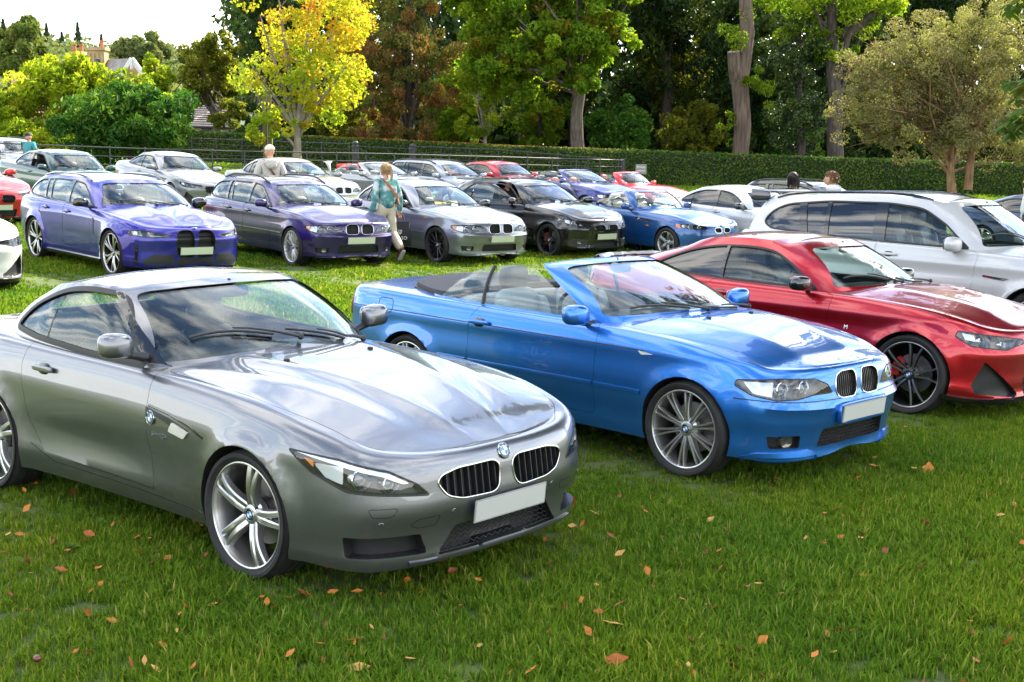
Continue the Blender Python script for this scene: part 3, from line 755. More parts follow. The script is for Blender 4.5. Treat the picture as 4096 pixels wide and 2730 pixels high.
def headlamp(P, rings=(), refl=None, amber=None, brow=None, clear=.8, bars=(), lens=None):
    """P outline on the wrap; rings: (s, z, radius) projector lamps; refl: bright reflector patch; amber: indicator patch"""
    def fn(root, sf, sf0, doors, pm, sp):
        for s in (-1, 1):
            f = sf0.wrap(s); k = empty('headlight', root); Q = fillet(P, .015)
            link('lens', patch(Q, f, .001, .03), k, lens or LENS)
            link('seal', bead(Q, f, .008, .0025, True, .02), k, RUBBER)
            link('housing', patch(expand(Q, -.003), f, -.055, .04), k, LAMP_DARK)
            for u, z, r in rings:
                h, n = f((u, z)); ax = (n * .4 + Vector((1, 0, 0)) * .9).normalized(); c = h - n * .03; m = MB()
                m.lathe([(r, -.03), (r * 1.02, .012), (r * .93, .016), (r * .86, .006), (r * .80, -.01)], 24, 0, 'z'); m.lathe([(r * .80, -.01), (r * .7, -.03)], 24, 1, 'z')
                V, F = superball((0, 0, -.016), (r * .70, r * .70, r * .42), 1, 16, 10); m.add(V, F, 2)
                o = m.build('projector_lamp', [LAMP_REFL, LAMP_DARK, mat('projector_glass', (.12, .13, .15), .05, .2, 1.)], k); o.matrix_local = Matrix.Translation(c) @ ax.to_track_quat('Z', 'Y').to_matrix().to_4x4()
            if refl: link('reflector', patch(fillet(refl, .01), f, -.018, .02), k, LAMP_WHITE)
            if amber: link('indicator', patch(fillet(amber, .008), f, -.008, .02), k, AMBER)
            if brow: link('brow', patch(fillet(brow, .008), f, -.006, .03), k, SATIN)
            for B in bars: link('light_bar', bead(B, f, .012, -.012, False), k, LAMP_WHITE)
    return fn
def mesh_insert(P, m=BLACK, off=-.03, rib=.014):
    """dark honeycomb of short bars inside a centre opening"""
    def fn(root, sf, sf0, doors, pm, sp):
        f = sf0.wrap(1); u0, u1 = min(p[0] for p in P), max(p[0] for p in P); z0, z1 = min(p[1] for p in P), max(p[1] for p in P); b = MB(); n = int((z1 - z0) / .022)
        for i in range(n + 1):
            z = z0 + (z1 - z0) * i / max(n, 1); pts = []
            for q in range(41): u = u0 + (u1 - u0) * q / 40; h, nn = f((u, z + (.007 if q % 2 else -.007))); pts.append(h + nn * off)
            b.tube(pts, .0032, 4)
        b.build('mesh_insert', mat('mesh_plastic', (.03, .03, .032), .4), root)
    return fn
def wipers(pairs, sp_=None):
    """pairs: ((pivot x,y), (tip x,y)) seen from above, lying on the screen"""
    def fn(root, sf, sf0, doors, pm, sp):
        f = sf.top()
        for (a, b) in pairs:
            m = MB(); P = []
            for i in range(9):
                t = i / 8; p = (a[0] + (b[0] - a[0]) * t, a[1] + (b[1] - a[1]) * t); h, n = f(p); P.append((h, n))
            m.tube([h + n * (.022 + .012 * math.sin(math.pi * i / 8)) for i, (h, n) in enumerate(P[:6])], [.010, .009, .008, .007, .006, .005], 6)
            m.tube([h + n * .012 for h, n in P[2:]], .007, 6); m.tube([h + n * .004 for h, n in P[2:]], .004, 4); m.ball(P[0][0] + P[0][1] * .02, .018)
            m.build('wiper', BLACK, root)
    return fn
def bonnet_emblem(px, r=.041, pz=None, dr=1, letters=False):
    def fn(root, sf, sf0, doors, pm, sp):
        if pz is None: h, n = sf.top()((px, 0))
        else: h, n = sf.front(dr)((0, pz))
        emblem(root, h + n * .002, n, r, (0, 0, 1), letters=letters)
    return fn
def overlay(name, P, m, kind='wrap', o1=.006, o2=-.004, both=True, step=.04, r=.015, rear=False):
    """raised panel on the body"""
    def fn(root, sf, sf0, doors, pm, sp):
        for s in ((-1, 1) if both else (1,)):
            f = sf0.wrap(s, rear) if kind == 'wrap' else sf.side(s) if kind == 'side' else sf0.front() if kind == 'front' else sf.top()
            link(name, shell(fillet(P, r), f, o1, o2, step), root, m or pm)
    return fn
def rails(path, h=.05, m=None):
    """roof rails: (x, y) along the roof"""
    def fn(root, sf, sf0, doors, pm, sp):
        f = sf.top()
        for s in (-1, 1):
            P = [(p[0], s * p[1]) for p in path]; Q = [f(p)[0] for p in resample(P, .15, False)]; n = len(Q)
            R_ = [q + Vector((0, 0, h * min(1, 4 * min(i, n - 1 - i) / (n - 1)) + .005)) for i, q in enumerate(Q)]
            b = MB(); b.tube(R_, .017, 8); b.tube([Q[0] + Vector((0, 0, -.01)), R_[0], R_[1]], .017, 8)
            b.build('roof_rail', m or BLACK, root)
    return fn

# ------------------------------------------------------------------ the shapes of the cars (x forward from mid-wheelbase, y sideways, z up)
def gauss(v, s): return np.exp(-(np.asarray(v) / s) ** 2)
# grey two-seater with a folding metal roof
def z4_feat(x, y, z, n):
    sd_ = np.clip(np.abs(n[:, 1]), 0, 1) ** 4
    line = .70 + .045 * np.clip((-x + .6) / 2, -.3, 1)                       # shoulder crease
    o = .008 * gauss(z - line, .05) * sd_
    low = .40 - .10 * (x + .2)                                               # sweep from the rear sill up to the front arch
    o += -.022 * gauss(z - .47, .09) * sd_ * gauss(x + .15, .9)
    o += .020 * gauss(z - .30, .05) * sd_ * gauss(x + .25, 1.0)
    o += .012 * gauss(z - .215, .035) * sd_
    fr = np.clip(n[:, 0], 0, 1) ** 2
    o += fr * (.012 * gauss(z - .45, .06) - .010 * gauss(z - .34, .06) + .022 * gauss(z - .195, .04))
    return o
def z4_top(x, y, eta):
    z = 0
    if x > .3:
        t = (2.08 - x) / 1.5; fa = min(1, max(0, (2.10 - x) * 5)) * min(1, max(0, (x - .3) * 4))
        yl = .115 + .30 * t; z += .012 * math.exp(-abs(y - yl) / .035) * fa                    # crease running to the nose badge
        yl2 = .40 + .26 * t; z += .008 * math.exp(-abs(y - yl2) / .05) * fa * min(1, max(0, (1.95 - x) * 3)); z -= .006 * math.exp(-((y - (yl + yl2) / 2) / .09) ** 2) * fa
    if x < -1.2: z -= .012 * math.exp(-(y / .3) ** 2)
    return z
Z4_HL = [(1.24, .715), (1.10, .625), (.90, .552), (.50, .520), (.56, .575), (.70, .645), (.95, .697)]
Z4 = dict(
 rows=[(2.165, 0, .175, .05, .45, .690, .09), (2.155, .30, .165, .05, .45, .692, .09), (2.105, .58, .16, .05, .45, .708, .11), (1.975, .785, .155, .04, .46, .742, .13), (1.66, .882, .16, .04, .50, .815, .13),
       (1.248, .897, .17, .04, .56, .880, .14), (.75, .880, .175, .06, .58, .912, .13), (.2, .868, .175, .06, .59, .922, .10), (-.4, .874, .175, .06, .58, .932, .10), (-.9, .893, .18, .05, .60, .950, .12),
       (-1.248, .905, .19, .05, .62, .968, .16), (-1.65, .885, .22, .05, .64, .970, .19), (-1.92, .785, .25, .06, .66, .962, .18), (-2.07, .55, .26, .08, .68, .955, .14), (-2.112, .28, .27, .08, .68, .958, .12), (-2.12, 0, .27, .08, .68, .96, .12)],
 crown=[(2.165, 0), (2.06, .010), (1.85, .030), (1.4, .055), (1.0, .068), (.6, .075), (0, .03), (-1.2, .02), (-1.8, .01), (-2.12, 0)], crown_q=3.0, M=52, ea=.80, eb=.62, feat=z4_feat, topfeat=z4_top,
 axles=(1.248, -1.248), wheel_r=.324, arch_r=.352, flare=.022,
 gh=[(0.64, 0, 0.99, -0.06, 0, 1.333), (0.605, 0.36, 0.98, -0.09, 0.315, 1.328), (0.46, 0.63, 0.95, -0.17, 0.5145, 1.313), (0.3, 0.755, 0.92, -0.25, 0.60375, 1.298), (0.06, 0.785, 0.915, -0.37, 0.6216, 1.307), (-0.4, 0.79, 0.92, -0.6, 0.6195, 1.303), (-0.9, 0.776, 0.94, -0.88, 0.59325, 1.27), (-1.28, 0.705, 0.97, -1.05, 0.525, 1.225), (-1.46, 0.5, 0.985, -1.16, 0.399, 1.21), (-1.52, 0.25, 0.99, -1.21, 0.21, 1.215), (-1.53, 0, 0.99, -1.22, 0, 1.22)],
 a_row=3, c_row=8, x_mid=-.1, x_midr=-.6, bulge=(.05, .055, .03), roof_crown=.045,
 dlo=[[(0.25, 0.935), (-0.35, 0.945), (-0.9, 0.975), (-1.16, 1.0063, 0.06), (-1.02, 1.1476, 0.1), (-0.72, 1.258, 0.2), (-0.42, 1.284, 0.2), (-0.16, 1.271, 0.15), (-0.03, 1.2052, 0.1)]],
 panes=[[(0.25, 0.935), (-0.35, 0.945), (-0.74, 0.962, 0.005), (-0.7, 1.261, 0.005), (-0.42, 1.284, 0.2), (-0.16, 1.271, 0.15), (-0.03, 1.2052, 0.1)], [(-0.755, 0.964, 0.005), (-0.9, 0.975), (-1.16, 1.0063, 0.06), (-1.02, 1.1476, 0.1), (-0.715, 1.258, 0.005)]],
 posts=[], trim_w=.034, ws_b=.02, ws_t=.025, ws_s=.012, ws_=0,
 doors=[('front_door', [(.43, .30), (.395, .60), (.415, .93), (.25, .965, .01), (-.82, .965, .01), (-.855, .82), (-.80, .50), (-.66, .33)], (-1, 1))],
 bonnet=[(2.088, 0), (2.078, .28), (2.03, .53), (1.88, .705), (1.40, .77), (.80, .775), (.42, .745), (.56, .60), (.68, .30), (.71, 0), (.68, -.30), (.56, -.60), (.42, -.745), (.80, -.775), (1.40, -.77), (1.88, -.705), (2.03, -.53), (2.078, -.28)],
 cabin_x=dict(seats=(-.42,), dash=.28, dash_z=.94), floor=.26, seat_h=.92, mirror=(.21, .925, 1.055), mirror_r=(.07, .095, .068), handles=((-.62, .82),), plate=(.40, .03), tyre_w=.24, rim_r=.266, wheel='five_double', hero=True, track=.775, steer=0,
 pockets=[('headlight', Z4_HL, .07), ('kidney', [(.045, .56), (.05, .60), (.09, .622), (.32, .620), (.43, .598), (.455, .565), (.40, .498), (.31, .472), (.10, .466), (.06, .49)], .07), ('intake', [(.54, .335), (.93, .335), (.92, .235), (.50, .235)], .08)],
 holes=[('intake', [(-.44, .212), (.44, .212), (.33, .345), (-.33, .345)], .08)],
)
def z4_extras():
    kid = Z4['pockets'][1][1]
    def side_vent(root, sf, sf0, doors, pm, sp):
        for s in (-1, 1):
            f = sf.side(s)
            link('side_vent', shell(fillet([(.40, .72), (.40, .745), (.62, .715), (.80, .675), (.76, .645), (.58, .69)], .01), f, .003, -.03, .03), root, BLACK)
            link('side_repeater', shell(fillet([(.66, .70), (.80, .668), (.755, .628), (.62, .648)], .01), f, .012, -.01, .03), root, mat('repeater_lens', (.62, .60, .54), .15, 0, 1.))
            link('body_crease', bead([(.42, .755), (.62, .735), (.80, .70), (.92, .66)], f, .014, .004, False), root, GLOSS)
            h, n = f((.455, .695)); emblem(root, h + n * .003, n, .038, letters=True)
            for tx, u, sz in (('S', 0, .036), ('DRIVE', .042, .016), ('23i', .098, .036)): h, n = f((.455 + (u if s < 0 else .1 - u), .607)); strip_letters(root, tx, h + n * .003, n, sz, CHROME)
            link('sill_line', bead([(.86, .255), (.2, .275), (-.55, .285), (-.80, .36)], f, .007, .0015, False), root, RUBBER)
            link('pillar_cover', shell([(.265, .945), (.365, .945), (.20, 1.06), (-.02, 1.19), (-.19, 1.285), (-.235, 1.28), (-.12, 1.218), (.0, 1.145), (.13, 1.045)], f, .004, -.012, .03), root, GLOSS)
            link('fuel_flap' if s < 0 else 'body_flap', bead(fillet([(-1.66, .86), (-1.50, .87), (-1.50, .93), (-1.66, .93)], .03), f, .006, .001), root, RUBBER)
    def front_bits(root, sf, sf0, doors, pm, sp):
        for s in (-1, 1):
            f = sf0.wrap(s)
            link('washer_cover', bead(fillet([(.66, .475), (.80, .475), (.78, .435), (.69, .435)], .012), f, .004, .0008), root, RUBBER)
            link('tow_cover', bead(fillet([(.44, .415), (.56, .41), (.60, .385), (.56, .365), (.46, .368)], .012), f, .004, .0008), root, RUBBER)
            for u, z in ((.74, .40), (.36, .42)):
                h, n = f((u, z)); b = MB(); b.lathe([(.0005, .002), (.011, .002), (.013, .0), (.013, -.004)], 16, 0, 'z'); o = b.build('parking_sensor', pm, root); o.matrix_local = Matrix.Translation(h) @ n.to_track_quat('Z', 'Y').to_matrix().to_4x4()
            h, n = sf.top()((.86, s * .30)); b = MB(); b.add(*superball((0, 0, .004), (.018, .014, .009), .8)); b.build('washer_jet', BLACK, root).location = h
        f = sf0.wrap(1)
        link('lower_crease', bead([(-.56, .352), (-.40, .36), (0, .362), (.40, .36), (.56, .352)], f, .012, .003, False), root, pm) if False else None
        link('bumper_lip', bead([(-.60, .197), (-.3, .196), (0, .196), (.3, .196), (.60, .197)], f, .022, .014, False), root, pm)
        link('roof_joint', bead([(-.60, -.52), (-.60, 0), (-.60, .52)], sf.top(), .006, .0012, False), root, RUBBER)
    return [kidneys(kid, hero=True, slat=9, depth=.012, fr=.0045), headlamp(Z4_HL, ((.84, .610, .052), (.69, .585, .046)), [(1.10, .665), (.93, .665), (.93, .58), (1.03, .605)], [(1.15, .685), (1.09, .675), (1.09, .645)], [(1.20, .708), (.95, .690), (.70, .637), (.60, .585), (.63, .582), (.74, .625), (.97, .672)]),
            mesh_insert(Z4['holes'][0][1]), side_vent, front_bits, wipers((((.58, .02), (.36, -.56)), ((.62, .46), (.50, -.02)))), bonnet_emblem(2.03, .041, .648, 1, True)]
# compact saloon family of the early 2000s: cabriolet, estate, saloon
def e46_feat(x, y, z, n):
    sd_ = np.clip(np.abs(n[:, 1]), 0, 1) ** 4; fr = np.clip(n[:, 0], 0, 1) ** 1.5
    o = .006 * gauss(z - .795, .022) * sd_ - .006 * gauss(z - .70, .06) * sd_ + .010 * gauss(z - .22, .05) * sd_ - .008 * gauss(z - .36, .06) * sd_
    o += fr * (.034 * gauss(z - .525, .028) + .012 * gauss(z - .45, .05) - .006 * gauss(z - .33, .05) + .030 * gauss(z - .19, .035))
    return o
def e46_top(x, y, eta):
    z = 0
    if x > .7:
        w = min(1, max(0, (2.0 - x) * 3)) * min(1, max(0, (x - .7) * 4)); yl = .26 + .22 * (2.0 - x) / 1.2
        z += .012 * math.exp(-abs(y - yl) / .08) * w - .004 * math.exp(-(y / .2) ** 2) * w
    return z
def e46_rows(tail=-2.36, deck=.965):
    return [(2.13, 0, .20, .07, .45, .760, .07), (2.115, .30, .18, .06, .46, .760, .08), (2.055, .57, .17, .05, .47, .758, .11), (1.93, .745, .17, .05, .48, .765, .15), (1.70, .835, .18, .04, .52, .815, .13),
       (1.3625, .872, .19, .04, .58, .872, .11), (.9, .866, .19, .05, .60, .905, .095), (.3, .866, .19, .06, .60, .918, .075), (-.4, .870, .19, .06, .60, .930, .07), (-1.0, .876, .19, .05, .61, .945, .075),
       (-1.3625, .880, .20, .04, .62, .955, .09), (-1.8, .865, .23, .05, .64, deck, .10), (tail + .22, .80, .25, .06, .65, deck, .12), (tail + .07, .64, .26, .07, .66, deck, .12), (tail + .01, .33, .27, .07, .66, deck, .11), (tail, 0, .27, .07, .66, deck, .11)]
E46_CROWN = [(2.13, 0), (2.03, .012), (1.85, .035), (1.5, .062), (1.0, .078), (.75, .075), (.2, .02), (-1.2, .02), (-1.7, .04), (-2.2, .015), (-2.36, 0)]
E46_HL = [(1.01, .690), (1.02, .655), (.90, .602), (.74, .575), (.60, .580), (.48, .602), (.30, .604), (.345, .66), (.45, .700), (.70, .708)]
E46_KID = [(.028, .59), (.032, .705), (.06, .732), (.20, .730), (.262, .70), (.265, .60), (.225, .562), (.07, .562)]
E46_FRONT = [(.93, 0, .955, .12, 0, 1.335), (.89, .38, .95, .09, .30, 1.332), (.74, .64, .93, .01, .48, 1.32), (.56, .748, .905, -.07, .555, 1.305)]
E46 = dict(rows=e46_rows(), crown=E46_CROWN, crown_q=2.8, ea=.82, eb=.68, feat=e46_feat, topfeat=e46_top, axles=(1.3625, -1.3625), wheel_r=.318, arch_r=.345, flare=.012,
 gh=E46_FRONT + [(.2, .772, .905, -.18, .570, 1.33), (-.5, .778, .92, -.5, .580, 1.345), (-1.05, .772, .935, -.85, .560, 1.325), (-1.46, .71, .955, -1.06, .515, 1.29), (-1.68, .50, .965, -1.18, .4, 1.28), (-1.75, .25, .97, -1.22, .2, 1.285), (-1.76, 0, .97, -1.23, 0, 1.285)],
 a_row=3, c_row=8, x_mid=.0, x_midr=-.9, roof_crown=.05, bulge=(.045, .05, .04),
 dlo=[[(.48, .930), (-.40, .945), (-1.10, .965), (-1.34, 1.00, .05), (-1.20, 1.13, .06), (-1.00, 1.235, .1), (-.75, 1.275, .1), (-.35, 1.285, .1), (-.08, 1.25, .08), (.14, 1.15)]],
 panes=[[(.48, .930), (-.33, .944), (-.36, 1.285), (-.08, 1.25, .08), (.14, 1.15)], [(-.42, .945), (-1.00, .962), (-.97, 1.24), (-.75, 1.275, .1), (-.45, 1.285)], [(-1.04, .963), (-1.10, .965), (-1.34, 1.00, .05), (-1.20, 1.13, .06), (-1.01, 1.228)]],
 posts=[(((-.33, .944), (-.36, 1.285)), ((-.42, .945), (-.45, 1.285))), (((-1.0, .962), (-.97, 1.24)), ((-1.04, .963), (-1.01, 1.225)))],
 doors=[('front_door', [(.58, .30), (.585, .62), (.60, .90), (.44, .925, .01), (-.375, .925, .01), (-.375, .30)], (-1, 1)), ('rear_door', [(-.385, .30), (-.385, .93, .01), (-1.12, .955, .01), (-1.14, .80), (-1.02, .62), (-.93, .42), (-.86, .30)], (-1, 1))],
 pane_door={0: 'front_door', 1: 'rear_door'},
 bonnet=[(2.10, .05), (2.085, .25), (1.95, .40), (1.72, .62), (1.36, .725), (1.0, .755), (.72, .745), (.84, .55), (.97, .25), (.99, 0), (.97, -.25), (.84, -.55), (.72, -.745), (1.0, -.755), (1.36, -.725), (1.72, -.62), (1.95, -.40), (2.085, -.25), (2.10, -.05)], bonnet_z=.70,
 cabin_x=dict(seats=(-.32, -1.0), dash=.42, dash_z=.93), floor=.30, mirror=(.44, .945, .985), mirror_r=(.07, .11, .07), handles=((-.22, .815), (-.95, .825)), plate=(.465, .03), tyre_w=.225, rim_r=.258, track=.755, seat_y=.35,
 pockets=[('headlight', E46_HL, .06), ('kidney', E46_KID, .06), ('fog', [(.56, .345), (.80, .345), (.78, .265), (.56, .265)], .05)], holes=[('intake', [(-.40, .255), (.40, .255), (.37, .375), (-.37, .375)], .06)],
 beads=[([(1.0, .51), (.59, .515)], .030, None), ([(.57, .515), (-.37, .52)], .030, None), ([(-.40, .52), (-.98, .525)], .030, None)], steer=0)
def e46_extras(hero=False, amber=True, chrome=CHROME, fog=True, scuttle=True, dark=False):
    def lines(root, sf, sf0, doors, pm, sp):
        for s in (-1, 1):
            f = sf.side(s); link('crease_shade_strip', bead([(1.02, .79), (.60, .795), (.2, .798), (-.6, .805), (-1.4, .815), (-2.1, .81)], f, .008 if hero else .012, .001, False), root, RUBBER)  # thin dark strip puts the shade of the body crease into colour
            link('side_repeater', shell(fillet([(1.10, .775), (.97, .79), (1.0, .765)], .005), f, .006, -.01, .03), root, mat('repeater_lens', (.62, .60, .54), .15, 0, 1.) if hero else AMBER)
            w = sf0.wrap(s)
            link('chin_flap', shell(fillet([(.40, .20), (.46, .245), (.86, .235), (.98, .20), (.95, .172), (.42, .172)], .02), w, .014, -.01, .04), root, pm)
            link('bumper_line', bead([(.02, .565), (.25, .56), (.6, .562), (.86, .572), (1.02, .575)], w, .007, .001, False), root, RUBBER)
            h, n = w((.645, .305)); b = MB(); b.lathe([(.0005, .0), (.034, .004), (.044, .008), (.048, .0), (.048, -.03)], 24, 0, 'z'); o = b.build('fog_lamp', [mat('fog_glass', (.10, .10, .09), .08, .5, 1.)], root); o.matrix_local = Matrix.Translation(h - n * .034) @ (n + Vector((.6, 0, 0))).to_track_quat('Z', 'Y').to_matrix().to_4x4()
    def louvre(root, sf, sf0, doors, pm, sp):
        m = MB(); f = sf.top()
        for i in range(26):
            y = -.40 + .80 * i / 25; x0 = 1.02 - .05 * (y / .4) ** 2; a = f((x0, y))[0]; b = f((x0 + .035, y))[0]; m.tube([a, b], .006, 4)
        m.build('bonnet_louvre', pm, root)
        for s in (-1, 1):
            h, n = f((1.09, s * .25)); b = MB(); b.add(*superball((0, 0, .004), (.02, .012, .009), .8)); b.build('washer_jet', BLACK, root).location = h
    ex = [kidneys(E46_KID, chrome, 10, mat('slat_dark', (.05, .05, .05), .3, .5) if not dark else BLACK, hero, fr=.0045), headlamp(E46_HL, ((.705, .645, .050), (.545, .650, .048)), [(.97, .685), (.76, .690), (.77, .595), (.90, .615)], [(.985, .688), (.90, .695), (.905, .612), (.985, .650)] if amber else None), mesh_insert(E46['holes'][0][1]), lines, wipers((((.90, .0), (.66, -.58)), ((.93, .45), (.84, .0)))), bonnet_emblem(2.0, .040, letters=hero)]
    if hero: ex.append(louvre)
    return ex
E46C = dict(E46, gh=[(.94, 0, .955, .02, 0, 1.30), (.90, .38, .95, .0, .32, 1.295), (.76, .64, .93, -.05, .50, 1.283), (.60, .755, .905, -.115, .585, 1.265)] + [(.2, .775, .905, -.18, .60, 1.275), (-.4, .782, .92, -.5, .615, 1.26), (-.9, .775, .935, -.85, .605, 1.22), (-1.25, .70, .945, -1.0, .52, 1.19), (-1.35, .50, .95, -1.08, .4, 1.18), (-1.40, .25, .95, -1.1, .2, 1.19), (-1.41, 0, .95, -1.1, 0, 1.19)],
 roof_crown=.02, cut_behind=[(.46, .93), (.41, .985), (-.150, 1.262), (-.10, 1.45), (-2.4, 1.45), (-2.4, .985), (-1.3, .965), (-.5, .945)], open=True, ws_t=.02, ws_s=.018,
 cabin_hole=[(.56, -.62, .1), (.56, .62, .1), (.1, .73), (-.9, .745), (-1.10, .70), (-1.16, .40), (-1.16, -.40), (-1.10, -.70), (-.9, -.745), (.1, -.73)],
 dlo=[[(.38, .935), (-.40, .945), (-.42, 1.24), (-.10, 1.245)]],
 panes=[[(.46, .935), (-.585, .945), (-.605, 1.225), (-.38, 1.238, .05), (-.20, 1.225, .05)], [(-.61, .945), (-1.10, .955), (-1.02, 1.03, .15), (-.84, 1.165, .15), (-.63, 1.222)]],
 doors=[('front_door', [(.58, .30), (.585, .62), (.60, .90), (.52, .93, .01), (-.56, .95, .01), (-.66, .84, .05), (-.675, .50), (-.66, .30)], (-1, 1))],
 mirror=(.48, .945, .985), handles=((-.54, .815),), beads=[([(1.0, .51), (.59, .515)], .030, None), ([(.57, .515), (-.66, .52)], .030, None), ([(-.69, .52), (-1.0, .525)], .030, None)])
def cab_extras(root, sf, sf0, doors, pm, sp):
    f = sf0.top()
    def lift(p): h, n = f(p); return h, n
    P = [(-1.08, -.70), (-1.08, .70), (-1.30, .68), (-1.62, .56), (-1.74, .30), (-1.76, 0), (-1.74, -.30), (-1.62, -.56), (-1.30, -.68)]
    link('tonneau_cover', shell(fillet(P, .08), lift, .035, -.02, .10), root, CANVAS)
    link('tonneau_seam', bead(fillet(expand(P, .012), .08), f, .02, .006), root, RUBBER)
    for s in (-1, 1):
        g = sf.side(s); m = MB(); a, b = Vector((-.598, 0, .94)), Vector((-.617, 0, 1.222)); pts = []
        for i in range(7):
            t = i / 6; x, z = a.x + (b.x - a.x) * t, a.z + (b.z - a.z) * t; h, n = g((x, z)); pts.append(h)
        m.tube(pts, .013, 6); m.build('window_post', RUBBER, root)
    m = MB(); m.add(*superball((-1.04, 0, .72), (.10, .66, .24), .35)); m.add(*superball((-.90, 0, .50), (.30, .62, .10), .4)); m.build('rear_bench', SEAT_GREY, root)
    for s in (-1, 1):
        g = sf.side(s); link('fuel_flap' if s < 0 else 'body_flap', bead(fillet([(-1.72, .79), (-1.54, .79), (-1.54, .90), (-1.72, .90)], .04), g, .007, .001), root, RUBBER)
        f2 = sf0.wrap(s, True); link('tail_lamp', shell(fillet([(.42, .70), (.86, .72), (.86, .86), (.42, .84)], .02), f2, .008, -.01), root, REDLENS)
# estate of the same family
E46T = dict(E46, rows=e46_rows(-2.36, .955), gh=E46_FRONT + [(.2, .772, .905, -.18, .570, 1.33), (-.5, .778, .92, -.5, .585, 1.345), (-1.2, .772, .935, -1.2, .580, 1.34), (-1.85, .74, .95, -1.72, .555, 1.315), (-2.13, .63, .955, -1.90, .48, 1.29), (-2.24, .32, .955, -1.97, .25, 1.295), (-2.26, 0, .955, -1.98, 0, 1.295)],
 c_row=9, x_midr=-1.6, crown=[c for c in E46_CROWN if c[0] > -1.3] + [(-1.8, .005), (-2.36, 0)],
 dlo=[[(.48, .930), (-.40, .945), (-1.10, .955), (-1.85, .985), (-2.02, 1.03, .06), (-1.86, 1.20, .1), (-1.70, 1.255, .1), (-1.1, 1.285, .1), (-.35, 1.285, .1), (-.08, 1.25, .08), (.14, 1.15)]],
 panes=[[(.48, .930), (-.33, .944), (-.36, 1.285), (-.08, 1.25, .08), (.14, 1.15)], [(-.42, .945), (-.98, .955), (-1.10, 1.285), (-.45, 1.285)], [(-1.02, .957), (-1.16, .958), (-1.24, 1.278), (-1.14, 1.284)], [(-1.24, .962), (-1.85, .985), (-2.02, 1.03, .06), (-1.86, 1.20, .1), (-1.70, 1.255, .1), (-1.32, 1.272)]],
 posts=[(((-.33, .944), (-.36, 1.285)), ((-.42, .945), (-.45, 1.285))), (((-.98, .955), (-1.10, 1.28)), ((-1.02, .957), (-1.14, 1.28))), (((-1.16, .958), (-1.24, 1.275)), ((-1.24, .962), (-1.32, 1.27)))])
# wide-arched modern estate
G81_HL = [(1.04, .705), (1.06, .675), (.98, .635), (.62, .610), (.44, .622), (.36, .645), (.52, .668), (.80, .712)]
G81_KID = [(.03, .34), (.03, .66), (.05, .705), (.10, .72), (.24, .715), (.285, .69), (.31, .60), (.30, .42), (.27, .345), (.22, .325), (.06, .325)]
def g81_feat(x, y, z, n):
    sd_ = np.clip(np.abs(n[:, 1]), 0, 1) ** 4; fr = np.clip(n[:, 0], 0, 1) ** 1.5
    return sd_ * (.007 * gauss(z - .82, .03) - .012 * gauss(z - .52, .10) * gauss(x, 1.0) + .02 * gauss(z - .26, .05)) + fr * (.02 * gauss(z - .58, .05) + .02 * gauss(z - .22, .05) - .015 * gauss(z - .42, .06) * (np.abs(y) > .4))
def g81_top(x, y, eta):
    z = 0
    if x > .9:
        w = min(1, max(0, (2.2 - x) * 3)) * min(1, max(0, (x - .9) * 4)); yl = .20 + .12 * (2.2 - x) / 1.2
        z += .022 * math.exp(-((y - yl) / .07) ** 4) * w - .010 * math.exp(-(y / .10) ** 2) * w
    return z
